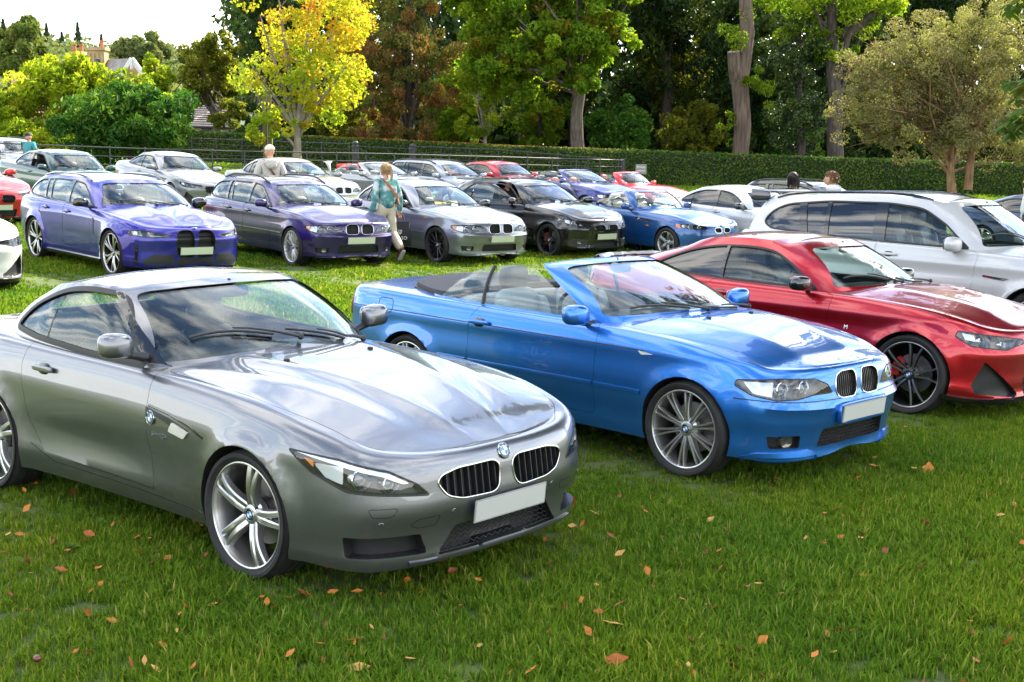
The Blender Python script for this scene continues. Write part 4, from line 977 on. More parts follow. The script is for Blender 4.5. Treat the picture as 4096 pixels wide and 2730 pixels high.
G81 = dict(rows=[(2.27, 0, .20, .06, .45, .750, .10), (2.255, .30, .18, .05, .46, .752, .10), (2.18, .60, .17, .04, .47, .760, .14), (2.03, .80, .16, .04, .50, .785, .15), (1.78, .905, .17, .04, .55, .835, .14), (1.43, .945, .18, .04, .60, .885, .15), (.95, .925, .18, .05, .62, .925, .12),
       (.3, .905, .18, .06, .62, .945, .085), (-.5, .910, .18, .06, .63, .965, .085), (-1.0, .935, .18, .05, .64, .985, .11), (-1.43, .952, .19, .04, .66, 1.0, .14), (-1.9, .925, .22, .05, .68, 1.0, .14), (-2.28, .83, .25, .06, .70, 1.0, .14), (-2.44, .64, .26, .07, .72, 1.0, .12), (-2.51, .33, .26, .07, .72, 1.0, .11), (-2.52, 0, .26, .07, .72, 1.0, .11)],
 crown=[(2.27, 0), (2.18, .02), (1.9, .055), (1.4, .075), (1.0, .085), (.3, .03), (-1.6, .01), (-2.52, 0)], crown_q=2.8, ea=.82, eb=.68, feat=g81_feat, topfeat=g81_top, axles=(1.4285, -1.4285), wheel_r=.342, arch_r=.368, flare=.03,
 gh=[(1.06, 0, .975, .26, 0, 1.36), (1.02, .40, .97, .23, .31, 1.357), (.86, .68, .955, .14, .51, 1.345), (.66, .80, .935, .04, .60, 1.325), (.3, .825, .935, -.15, .615, 1.355), (-.5, .828, .95, -.5, .62, 1.375), (-1.2, .822, .97, -1.2, .61, 1.37), (-1.95, .78, 1.0, -1.8, .575, 1.345), (-2.28, .66, 1.005, -2.02, .49, 1.32), (-2.38, .33, 1.0, -2.1, .26, 1.325), (-2.40, 0, 1.0, -2.12, 0, 1.325)],
 a_row=3, c_row=8, x_mid=.1, x_midr=-1.7, roof_crown=.05,
 dlo=[[(.56, .965), (-.40, .985), (-1.20, 1.005), (-1.85, 1.03), (-2.06, 1.07, .06), (-1.92, 1.20, .1), (-1.72, 1.275, .1), (-1.1, 1.31, .1), (-.4, 1.315, .1), (-.04, 1.28, .1), (.22, 1.17)]],
 panes=[[(.56, .965), (-.32, .983), (-.38, 1.315), (-.04, 1.28, .1), (.22, 1.17)], [(-.43, .986), (-1.02, 1.0), (-1.20, 1.305), (-.49, 1.315)], [(-1.05, 1.0), (-1.24, 1.006), (-1.40, 1.293), (-1.24, 1.303)], [(-1.30, 1.008), (-1.85, 1.03), (-2.06, 1.07, .06), (-1.92, 1.20, .1), (-1.72, 1.275, .1), (-1.46, 1.288)]],
 posts=[(((-.32, .983), (-.38, 1.313)), ((-.43, .986), (-.49, 1.313))), (((-1.02, 1.0), (-1.20, 1.30)), ((-1.05, 1.0), (-1.24, 1.298))), (((-1.24, 1.006), (-1.40, 1.29)), ((-1.30, 1.008), (-1.46, 1.285)))],
 doors=[('front_door', [(.60, .32), (.64, .62), (.68, .93), (.55, .955, .01), (-.37, .965, .01), (-.40, .32)], (-1, 1)), ('rear_door', [(-.41, .32), (-.38, .97, .01), (-1.20, .99, .01), (-1.22, .84), (-1.08, .64), (-.99, .42), (-.92, .32)], (-1, 1))],
 pane_door={0: 'front_door', 1: 'rear_door'},
 bonnet=[(2.16, 0), (2.14, .28), (2.03, .50), (1.80, .70), (1.43, .79), (1.0, .80), (.80, .80), (.96, .62), (1.10, .3), (1.13, 0), (1.10, -.3), (.96, -.62), (.80, -.80), (1.0, -.80), (1.43, -.79), (1.80, -.70), (2.03, -.50), (2.14, -.28)], bonnet_z=.70,
 cabin_x=dict(seats=(-.25, -1.05), dash=.55, dash_z=.96), floor=.32, mirror=(.48, .985, 1.03), mirror_r=(.08, .12, .07), handles=((-.22, .845), (-1.0, .865)), plate=(.42, .02), tyre_w=.275, rim_r=.284, track=.80, wheel='two_tone',
 pockets=[('headlight', G81_HL, .05), ('kidney', G81_KID, .06)], holes=[], steer=0)
def g81_extras():
    def low(root, sf, sf0, doors, pm, sp):
        for s in (-1, 1):
            w = sf0.wrap(s); link('side_intake', shell(fillet([(.34, .37), (.62, .38), (.80, .28), (.76, .20), (.33, .20)], .02), w, .003, -.02, .05), root, BLACK)
            link('corner_blade', shell(fillet([(.86, .52), (.90, .52), (.93, .22), (.88, .22)], .01), w, .008, -.02, .05), root, GLOSS)
            f = sf.side(s); link('side_gill', shell(fillet([(.74, .82), (.80, .80), (.79, .56), (.75, .60)], .015), f, .004, -.02, .04), root, BLACK)
            link('sill_extension', bead([(1.02, .20), (.3, .195), (-.6, .195), (-1.0, .20)], f, .06, .035, False), root, GLOSS)
        w = sf0.wrap(1); link('centre_intake', shell(fillet([(-.30, .31), (.30, .31), (.28, .20), (-.28, .20)], .02), w, .002, -.02, .05), root, BLACK)
    return [kidneys(G81_KID, GLOSS, 7, GLOSS, False, .015, .006, True), headlamp(G81_HL, ((.86, .672, .03), (.62, .645, .03)), [(1.0, .695), (.90, .70), (.86, .645), (.95, .645)], bars=([(.98, .70), (.93, .65), (.80, .645)], [(.72, .69), (.68, .64), (.52, .635)])), low, bonnet_emblem(2.19, .041), rails([(.02, .60), (-1.0, .615), (-1.75, .585)], .03, GLOSS), wipers((((1.02, 0), (.76, -.64)), ((1.05, .48), (.94, 0))))]
# modern two-door coupe
G42_HL = [(1.03, .735), (1.05, .69), (.92, .620), (.62, .595), (.50, .625), (.40, .640), (.40, .675), (.70, .705)]
G42_KID = [(.04, .54), (.04, .63), (.08, .655), (.28, .650), (.335, .62), (.31, .53), (.26, .50), (.08, .50)]
def g42_feat(x, y, z, n):
    sd_ = np.clip(np.abs(n[:, 1]), 0, 1) ** 4; fr = np.clip(n[:, 0], 0, 1) ** 1.5
    return sd_ * (.010 * gauss(z - .80, .03) - .014 * gauss(z - .68, .06) - .010 * gauss(z - .45, .08) * gauss(x, 1.0) + .022 * gauss(z - .25, .05)) + fr * (.018 * gauss(z - .56, .04) + .03 * gauss(z - .20, .04) - .01 * gauss(z - .40, .06))
def g42_top(x, y, eta):
    z = 0
    if x > .8:
        w = min(1, max(0, (2.1 - x) * 3)) * min(1, max(0, (x - .8) * 4)); yl = .30 + .16 * (2.1 - x) / 1.2
        z += .020 * math.exp(-abs(y - yl) / .06) * w
    return z
G42 = dict(rows=[(2.17, 0, .19, .06, .45, .735, .10), (2.15, .30, .17, .05, .46, .738, .11), (2.08, .58, .16, .04, .47, .75, .15), (1.93, .775, .16, .04, .50, .785, .16), (1.68, .875, .17, .04, .55, .845, .14), (1.37, .905, .18, .04, .60, .890, .14), (.9, .895, .18, .05, .62, .925, .11),
       (.3, .885, .18, .06, .62, .940, .085), (-.4, .890, .18, .06, .63, .955, .09), (-.95, .91, .18, .05, .65, .975, .12), (-1.37, .925, .19, .04, .67, .995, .16), (-1.8, .90, .22, .05, .69, 1.01, .17), (-2.12, .80, .25, .06, .72, 1.02, .15), (-2.27, .60, .26, .07, .74, 1.03, .12), (-2.33, .32, .26, .07, .74, 1.035, .11), (-2.34, 0, .26, .07, .74, 1.035, .11)],
 crown=[(2.17, 0), (2.08, .02), (1.8, .05), (1.4, .068), (.9, .08), (.3, .03), (-1.3, .02), (-1.9, .01), (-2.34, 0)], crown_q=2.8, ea=.82, eb=.68, feat=g42_feat, topfeat=g42_top, axles=(1.37, -1.37), wheel_r=.333, arch_r=.362, flare=.02,
 gh=[(.90, 0, .965, .19, 0, 1.35), (.86, .38, .96, .16, .30, 1.347), (.70, .66, .94, .07, .50, 1.335), (.50, .775, .92, -.03, .580, 1.315), (.2, .80, .92, -.18, .60, 1.34), (-.4, .802, .935, -.52, .605, 1.345), (-1.0, .79, .96, -.90, .58, 1.305), (-1.55, .71, .99, -1.15, .51, 1.225), (-1.82, .50, 1.005, -1.30, .39, 1.20), (-1.92, .25, 1.01, -1.36, .2, 1.205), (-1.93, 0, 1.01, -1.37, 0, 1.205)],
 a_row=3, c_row=8, x_mid=-.05, x_midr=-1.0, roof_crown=.05,
 dlo=[[(.42, .955), (-.40, .97), (-1.10, .995), (-1.42, 1.015, .05), (-1.30, 1.09, .1), (-1.00, 1.205, .15), (-.70, 1.262, .15), (-.34, 1.275, .15), (-.08, 1.25, .1), (.14, 1.14)]],
 panes=[[(.42, .955), (-.55, .975), (-.56, 1.268), (-.34, 1.275, .15), (-.08, 1.25, .1), (.14, 1.14)], [(-.58, .976), (-1.10, .995), (-1.42, 1.015, .05), (-1.30, 1.09, .1), (-1.00, 1.205, .15), (-.70, 1.262, .15), (-.59, 1.266)]],
 posts=[(((-.55, .975), (-.56, 1.265)), ((-.585, .976), (-.595, 1.264)))],
 doors=[('front_door', [(.56, .32), (.58, .62), (.62, .92), (.47, .945, .01), (-.62, .965, .01), (-.72, .86, .05), (-.72, .5), (-.66, .32)], (-1, 1))], pane_door={0: 'front_door'},
 bonnet=[(2.08, 0), (2.055, .28), (1.95, .47), (1.74, .665), (1.37, .75), (.9, .775), (.64, .775), (.80, .58), (.94, .28), (.97, 0), (.94, -.28), (.80, -.58), (.64, -.775), (.9, -.775), (1.37, -.75), (1.74, -.665), (1.95, -.47), (2.055, -.28)], bonnet_z=.68,
 cabin_x=dict(seats=(-.32, -1.0), dash=.47, dash_z=.95), floor=.30, mirror=(.36, .97, 1.01), mirror_r=(.08, .12, .065), handles=((-.50, .845),), plate=(.40, .02), tyre_w=.255, rim_r=.274, track=.775, wheel='two_tone_slim', tint_from=1,
 pockets=[('headlight', G42_HL, .05), ('kidney', G42_KID, .05), ('intake', [(.80, .50), (.90, .30), (.86, .235), (.46, .205), (.44, .235)], .05)], holes=[('intake', [(-.34, .20), (.34, .20), (.38, .36), (-.38, .36)], .05)])
def g42_extras(hero=False, frame=GLOSS, spoiler=None):
    def low(root, sf, sf0, doors, pm, sp):
        for s in (-1, 1):
            w = sf0.wrap(s); link('splitter', bead([(.30, .185), (.60, .18), (.95, .18), (1.12, .20)], w, .05, .03, False), root, GLOSS)
            f = sf.side(s); link('sill_extension', bead([(.95, .205), (.3, .20), (-.6, .20), (-.95, .205)], f, .05, .03, False), root, GLOSS)
            link('tail_lamp', shell(fillet([(.40, .80), (.92, .84), (.92, .90), (.40, .89)], .015), sf0.wrap(s, True), .008, -.01), root, REDLENS)
            if hero: h, n = f((.78, .665)); strip_letters(root, 'M', h + n * .003, n, .05, CHROME)
        if spoiler: link('boot_spoiler', bead([(-2.20, -.60), (-2.27, -.3), (-2.29, 0), (-2.27, .3), (-2.20, .60)], sf.top(), .10, .045, False), root, spoiler)
    return [kidneys(G42_KID, frame, 7, BLACK, False), headlamp(G42_HL, ((.84, .665, .036), (.64, .640, .034)), [(1.0, .72), (.90, .71), (.88, .66), (.97, .67)]), low, bonnet_emblem(2.05, .041), wipers((((.86, -.05), (.58, -.62)), ((.90, .42), (.78, -.04)))), mesh_insert(G42['holes'][0][1])]
# large sport utility
def suv_feat(x, y, z, n):
    sd_ = np.clip(np.abs(n[:, 1]), 0, 1) ** 4
    return sd_ * (.010 * gauss(z - .98, .03) - .012 * gauss(z - .86, .06) - .008 * gauss(z - .6, .08) + .02 * gauss(z - .40, .06))
SUV = dict(rows=[(2.37, 0, .28, .06, .60, .98, .12), (2.35, .34, .26, .05, .60, .985, .12), (2.27, .66, .25, .05, .62, 1.0, .15), (2.10, .86, .25, .04, .65, 1.03, .15), (1.85, .965, .26, .04, .70, 1.075, .14), (1.4875, .995, .28, .04, .75, 1.11, .13), (1.0, .985, .28, .05, .78, 1.125, .10),
       (.3, .975, .28, .06, .78, 1.135, .075), (-.5, .98, .28, .06, .78, 1.15, .075), (-1.1, .995, .28, .05, .80, 1.165, .09), (-1.4875, 1.0, .30, .04, .82, 1.17, .10), (-2.0, .975, .33, .05, .84, 1.17, .11), (-2.34, .89, .36, .06, .86, 1.17, .12), (-2.50, .68, .38, .07, .88, 1.17, .12), (-2.55, .35, .38, .07, .88, 1.17, .11), (-2.56, 0, .38, .07, .88, 1.17, .11)],
 crown=[(2.37, 0), (2.25, .03), (1.9, .07), (1.5, .085), (1.1, .09), (.4, .02), (-2.56, 0)], crown_q=3, feat=suv_feat, axles=(1.4875, -1.4875), wheel_r=.385, arch_r=.425, flare=.02,
 gh=[(1.12, 0, 1.165, .42, 0, 1.675), (1.08, .42, 1.16, .39, .34, 1.672), (.92, .72, 1.145, .30, .56, 1.66), (.70, .855, 1.125, .18, .655, 1.64), (.4, .885, 1.125, .0, .685, 1.67), (-.5, .888, 1.14, -.45, .69, 1.685), (-1.3, .88, 1.155, -1.3, .67, 1.655), (-2.0, .83, 1.16, -1.85, .63, 1.625), (-2.33, .70, 1.165, -2.10, .54, 1.60), (-2.44, .36, 1.165, -2.2, .28, 1.605), (-2.46, 0, 1.165, -2.22, 0, 1.605)],
 a_row=3, c_row=8, x_mid=.2, x_midr=-1.8, roof_crown=.055, bulge=(.05, .06, .04),
 dlo=[[(.64, 1.15), (-.40, 1.165), (-1.4, 1.185), (-1.93, 1.21), (-2.08, 1.28, .08), (-1.98, 1.42, .1), (-1.78, 1.52, .12), (-1.2, 1.585, .1), (-.4, 1.605, .1), (.02, 1.57, .12), (.33, 1.40)]],
 panes=[[(.64, 1.15), (-.38, 1.163), (-.41, 1.603), (.02, 1.57, .12), (.33, 1.40)], [(-.54, 1.168), (-1.12, 1.18), (-1.16, 1.586), (-.56, 1.600)], [(-1.18, 1.181), (-1.40, 1.186), (-1.50, 1.548), (-1.21, 1.573)], [(-1.50, 1.19), (-1.93, 1.21), (-2.08, 1.28, .08), (-1.98, 1.42, .1), (-1.78, 1.52, .12), (-1.60, 1.537)]],
 posts=[(((-.38, 1.163), (-.41, 1.60)), ((-.54, 1.168), (-.56, 1.597))), (((-1.12, 1.18), (-1.16, 1.575)), ((-1.18, 1.181), (-1.21, 1.57))), (((-1.40, 1.186), (-1.50, 1.546)), ((-1.50, 1.19), (-1.60, 1.535)))],
 doors=[('front_door', [(.72, .46), (.74, .8), (.78, 1.11), (.66, 1.14, .01), (-.45, 1.15, .01), (-.45, .46)], (-1, 1)), ('rear_door', [(-.465, .46), (-.465, 1.15, .01), (-1.35, 1.165, .01), (-1.36, 1.0), (-1.17, .78), (-1.02, .46)], (-1, 1))], pane_door={0: 'front_door', 1: 'rear_door'},
 bonnet=[(2.25, 0), (2.22, .35), (2.1, .6), (1.85, .78), (1.4, .85), (.95, .87), (.82, .86), (1.0, .66), (1.16, .3), (1.19, 0), (1.16, -.3), (1.0, -.66), (.82, -.86), (.95, -.87), (1.4, -.85), (1.85, -.78), (2.1, -.6), (2.22, -.35)], bonnet_z=.90,
 cabin_x=dict(seats=(-.15, -1.05), dash=.68, dash_z=1.15, dash_y=.7), floor=.55, seat_h=1.05, mirror=(.50, 1.04, 1.20), mirror_r=(.095, .135, .085), handles=((-.27, 1.02), (-1.1, 1.03)), tyre_w=.275, rim_r=.285, track=.84, wheel='five_fat', tint_from=1, rw_b=.08,
 pockets=[], holes=[])
def suv_extras(root, sf, sf0, doors, pm, sp):
    for s in (-1, 1):
        f = sf.side(s); link('side_vent', shell(fillet([(1.16, .865), (.86, .885), (.86, .86), (1.10, .835)], .01), f, .008, -.01, .04), root, CHROME)
        link('side_vent_core', shell(fillet([(1.08, .862), (.90, .876), (.90, .864), (1.06, .845)], .005), f, .010, -.01, .04), root, GLOSS)
        link('arch_cladding', bead([(1.4875 + .45 * math.cos(a), .385 + .45 * math.sin(a)) for a in np.linspace(.15, math.pi - .1, 22)], f, .05, .012, False), root, pm)
    m = MB(); m.add(*superball((-2.30, 0, 1.655), (.16, .60, .022), .4)); m.add(*superball((-2.26, .58, 1.60), (.14, .03, .07), .5)); m.add(*superball((-2.26, -.58, 1.60), (.14, .03, .07), .5)); m.build('roof_spoiler', mat('spoiler_navy_gloss', (.01, .014, .035), .1, 0, 1.), root)
    h, n = sf.top()((-1.55, 0)); m = MB(); V, F = superball((0, 0, .03), (.11, .025, .045), .8); m.add([(x - max(0, .03 - z) * 0, y, z) for x, y, z in V], F); m.build('roof_aerial', pm, root).location = h
# compact hatchback with its doors open
F20_HL = [(1.00, .745), (1.01, .70), (.90, .645), (.62, .600), (.40, .600), (.38, .630), (.55, .665), (.80, .725)]
F20_KID = [(.04, .555), (.05, .625), (.09, .650), (.27, .645), (.33, .615), (.29, .535), (.22, .51), (.09, .51)]
F20 = dict(rows=[(2.08, 0, .18, .06, .46, .755, .12), (2.06, .30, .16, .05, .46, .757, .13), (1.99, .57, .15, .04, .47, .77, .16), (1.85, .75, .15, .04, .50, .805, .16), (1.62, .845, .16, .04, .55, .86, .13), (1.345, .875, .17, .04, .60, .90, .12), (.9, .87, .17, .05, .62, .93, .095),
       (.3, .865, .17, .06, .62, .945, .075), (-.4, .87, .17, .06, .63, .96, .075), (-.95, .878, .17, .05, .64, .975, .09), (-1.345, .885, .18, .04, .66, .985, .11), (-1.75, .86, .22, .05, .68, .99, .12), (-2.02, .77, .25, .06, .70, .99, .12), (-2.15, .58, .26, .07, .72, .99, .12), (-2.20, .3, .26, .07, .72, .99, .11), (-2.21, 0, .26, .07, .72, .99, .11)],
 crown=[(2.08, 0), (2.0, .02), (1.7, .055), (1.3, .07), (.9, .08), (.3, .03), (-2.2, 0)], crown_q=2.8, feat=g42_feat, topfeat=g42_top, axles=(1.345, -1.345), wheel_r=.315, arch_r=.345, flare=.016,
 gh=[(.92, 0, .985, .20, 0, 1.345), (.88, .38, .98, .17, .30, 1.342), (.72, .65, .96, .08, .48, 1.33), (.52, .75, .94, -.02, .555, 1.315), (.2, .78, .94, -.16, .575, 1.345), (-.5, .785, .955, -.5, .585, 1.36), (-1.1, .78, .975, -1.05, .57, 1.345), (-1.65, .73, .985, -1.5, .53, 1.305), (-1.92, .60, .99, -1.66, .45, 1.275), (-2.03, .3, .99, -1.74, .24, 1.28), (-2.05, 0, .99, -1.75, 0, 1.28)],
 a_row=3, c_row=8, x_mid=.1, x_midr=-1.4, roof_crown=.05,
 dlo=[[(.46, .965), (-.42, .98), (-1.10, 1.0), (-1.40, 1.03, .05), (-1.30, 1.17, .1), (-1.1, 1.275, .12), (-.75, 1.295, .1), (-.30, 1.30, .1), (-.05, 1.27, .1), (.14, 1.17)]],
 panes=[[(.46, .965), (-.36, .98), (-.40, 1.30), (-.05, 1.27, .1), (.14, 1.17)], [(-.46, .982), (-1.05, .998), (-1.06, 1.276), (-.75, 1.295, .1), (-.50, 1.298)], [(-1.09, 1.0), (-1.40, 1.03, .05), (-1.30, 1.17, .1), (-1.10, 1.27)]],
 posts=[(((-.40, .98), (-.44, 1.30)), ((-.46, .982), (-.50, 1.298)))],
 doors=[('front_door', [(.60, .30), (.60, .62), (.62, .93), (.50, .955, .01), (.18, 1.20, .03), (-.02, 1.305, .06), (-.30, 1.335, .05), (-.43, 1.335), (-.405, .98), (-.41, .30)], (-1, 1)), ('rear_door', [(-.42, .30), (-.415, .975, .01), (-1.12, .99, .01), (-1.13, .82), (-1.0, .62), (-.86, .30)], (-1, 1))], pane_door={0: 'front_door', 1: 'rear_door'},
 bonnet=[(1.99, 0), (1.97, .28), (1.87, .46), (1.66, .63), (1.34, .71), (.9, .74), (.66, .745), (.80, .58), (.96, .28), (.99, 0), (.96, -.28), (.80, -.58), (.66, -.745), (.9, -.74), (1.34, -.71), (1.66, -.63), (1.87, -.46), (1.97, -.28)], bonnet_z=.69,
 cabin_x=dict(seats=(-.28, -1.0), dash=.5, dash_z=.96), floor=.30, mirror=(.38, .95, 1.015), mirror_r=(.075, .115, .065), handles=((-.25, .85), (-.98, .865)), plate=(.42, .02), tyre_w=.23, rim_r=.256, track=.755, wheel='dark_twin', tint_from=1,
 pockets=[('headlight', F20_HL, .05), ('kidney', F20_KID, .05)], holes=[('intake', [(-.36, .20), (.36, .20), (.32, .33), (-.32, .33)], .05)])
def f20_extras():
    def low(root, sf, sf0, doors, pm, sp):
        for s in (-1, 1):
            w = sf0.wrap(s); link('fog_surround', shell(fillet([(.44, .36), (.80, .38), (.88, .24), (.50, .22)], .03), w, .003, -.02, .05), root, BLACK)
            h, n = w((.64, .315)); b = MB(); b.lathe([(.0005, .0), (.034, .004), (.042, .008), (.046, .0), (.046, -.03)], 24, 0, 'z'); o = b.build('fog_lamp', [mat('fog_glass', (.10, .10, .09), .08, .5, 1.)], root); o.matrix_local = Matrix.Translation(h + n * .004) @ (n + Vector((.6, 0, 0))).to_track_quat('Z', 'Y').to_matrix().to_4x4()
            f = sf.side(s); link('arch_trim', bead([(1.345 + .365 * math.cos(a), .315 + .365 * math.sin(a)) for a in np.linspace(.1, math.pi - .1, 22)], f, .035, .006, False), root, pm)
            link('lower_blade', shell(fillet([(.90, .36), (.97, .34), (1.0, .20), (.92, .19)], .01), w, .012, -.01, .04), root, GLOSS)
        m = MB(); m.add(*superball((-1.80, 0, 1.325), (.14, .52, .02), .4)); m.build('roof_spoiler', pm, root)
    return [kidneys(F20_KID, GLOSS, 8, BLACK), headlamp(F20_HL, ((.78, .672, .04), (.60, .640, .036)), [(.97, .73), (.86, .72), (.85, .66), (.95, .68)]), low, bonnet_emblem(1.98, .04), wipers((((.88, -.05), (.60, -.60)), ((.92, .42), (.80, -.04)))), mesh_insert(F20['holes'][0][1])]
# small long-nosed roadster of the nineties
Z3_HL = [(.98, .69), (1.0, .655), (.90, .615), (.52, .60), (.40, .612), (.40, .665), (.60, .69), (.80, .705)]
Z3_KID = [(.03, .565), (.035, .625), (.07, .645), (.19, .64), (.23, .615), (.21, .555), (.17, .535), (.06, .535)]
def z3_feat(x, y, z, n):
    sd_ = np.clip(np.abs(n[:, 1]), 0, 1) ** 4; return sd_ * (.006 * gauss(z - .74, .03) - .016 * gauss(z - .55, .10) * gauss(x + .1, .7) + .018 * gauss(z - .24, .05))
Z3 = dict(rows=[(1.95, 0, .20, .07, .45, .70, .11), (1.935, .28, .18, .06, .45, .702, .12), (1.87, .53, .17, .05, .46, .715, .16), (1.74, .70, .17, .05, .48, .75, .17), (1.52, .795, .18, .04, .52, .80, .16), (1.223, .83, .18, .04, .56, .845, .16), (.75, .815, .18, .05, .58, .86, .12),
       (.2, .805, .18, .06, .58, .865, .085), (-.4, .815, .18, .06, .58, .87, .085), (-.85, .845, .18, .05, .60, .885, .12), (-1.223, .865, .19, .04, .62, .90, .17), (-1.6, .83, .22, .05, .62, .88, .19), (-1.88, .73, .25, .06, .62, .86, .16), (-2.02, .52, .26, .07, .64, .85, .14), (-2.07, .26, .26, .07, .64, .85, .12), (-2.08, 0, .26, .07, .64, .85, .12)],
 crown=[(1.95, 0), (1.87, .01), (1.6, .045), (1.2, .075), (.7, .09), (.1, .03), (-1.2, .03), (-1.8, .03), (-2.08, 0)], crown_q=2.5, feat=z3_feat, axles=(1.223, -1.223), wheel_r=.305, arch_r=.335, flare=.02,
 gh=[(.50, 0, .925, -.02, 0, 1.265), (.47, .34, .92, -.05, .30, 1.26), (.34, .58, .90, -.13, .47, 1.245), (.20, .70, .875, -.20, .555, 1.225), (-.0, .72, .87, -.3, .58, 1.235), (-.4, .725, .87, -.5, .58, 1.22), (-.7, .715, .875, -.7, .56, 1.18), (-.95, .65, .88, -.85, .50, 1.14), (-1.05, .45, .885, -.92, .38, 1.13), (-1.1, .22, .885, -.95, .2, 1.135), (-1.1, 0, .885, -.95, 0, 1.135)],
 a_row=3, c_row=8, x_mid=-.1, roof_crown=.03, ws_t=.03, ws_s=.03, open=True, cut_behind=[(.12, .89), (.07, .94), (-.245, 1.222), (-.20, 1.45), (-2.4, 1.45), (-2.4, .94), (-1.3, .93), (-.5, .90)],
 cabin_hole=[(.28, -.58, .1), (.28, .58, .1), (0, .67), (-.7, .68), (-.86, .55), (-.88, 0), (-.86, -.55), (-.7, -.68), (0, -.67)],
 dlo=[[(.12, .89), (-.5, .90), (-.5, 1.15), (-.15, 1.17)]], panes=[[(.13, .89), (-.10, .892), (-.16, 1.15)], [(-.12, .892), (-.70, .90), (-.66, 1.10, .08), (-.40, 1.165, .05), (-.18, 1.17)]],
 doors=[('front_door', [(.30, .30), (.30, .6), (.32, .855), (.15, .875, .01), (-.66, .885, .01), (-.70, .70), (-.68, .30)], (-1, 1))],
 bonnet=[(1.87, 0), (1.85, .25), (1.75, .42), (1.55, .56), (1.22, .64), (.7, .67), (.36, .66), (.44, .5), (.56, .25), (.58, 0), (.56, -.25), (.44, -.5), (.36, -.66), (.7, -.67), (1.22, -.64), (1.55, -.56), (1.75, -.42), (1.85, -.25)], bonnet_z=.66,
 cabin_x=dict(seats=(-.42,), dash=.10, dash_z=.87, dash_y=.55), floor=.28, seat_h=.95, mirror=(.10, .90, .95), mirror_r=(.06, .10, .065), handles=((-.55, .77),), plate=(.40, .02), tyre_w=.225, rim_r=.218, track=.735, wheel='five_fat',
 pockets=[('headlight', Z3_HL, .05), ('kidney', Z3_KID, .05)], holes=[('intake', [(-.36, .24), (.36, .24), (.34, .34), (-.34, .34)], .05)])
def z3_extras(gill=CHROME, hood=True):
    def bits(root, sf, sf0, doors, pm, sp):
        for s in (-1, 1):
            f = sf.side(s); P = [(.32, .70), (.34, .745), (.78, .715), (.74, .665)]
            link('side_gill', shell(fillet(P, .015), f, .004, -.02, .03), root, gill)
            for i in range(4):
                u = .48 + i * .075; link('gill_slot', shell(fillet([(u, .695 - i * .004), (u + .02, .72 - i * .005), (u + .055, .715 - i * .005), (u + .035, .69 - i * .004)], .004), f, .007, -.01, .02), root, BLACK)
            h, n = f((.395, .715)); emblem(root, h + n * .006, n, .03)
            link('side_repeater', shell(fillet([(.62, .615), (.70, .612), (.70, .59), (.62, .593)], .005), f, .006, -.01), root, AMBER)
            w = sf0.wrap(s); link('corner_indicator', shell(fillet([(.99, .685), (1.09, .69), (1.07, .62), (.97, .615)], .008), w, .006, -.01), root, AMBER)
            for t in (-1, 1): pass
        if hood:
            m = MB()
            for i, (x, z) in enumerate(((-.88, .94), (-.96, .965), (-1.05, .945))):
                m.tube([(x, -.58, z - .05), (x - .02, -.50, z), (x - .02, 0, z + .03), (x - .02, .50, z), (x, .58, z - .05)], .06, 8)
            m.build('folded_hood', CANVAS, root)
            m = MB()
            for s in (-1, 1): m.tube([(-.66, s * .18, .82), (-.70, s * .20, 1.02), (-.70, s * .36, 1.07), (-.70, s * .52, 1.02), (-.66, s * .54, .82)], .025, 8)
            m.build('roll_hoops', BLACK, root)
    return [kidneys(Z3_KID, CHROME, 8, BLACK), headlamp(Z3_HL, ((.78, .655, .045), (.58, .650, .045)), [(.96, .685), (.90, .69), (.90, .63), (.96, .65)]), bits, bonnet_emblem(1.87, .04), wipers((((.48, -.05), (.28, -.50)), ((.50, .36), (.42, -.04))))]
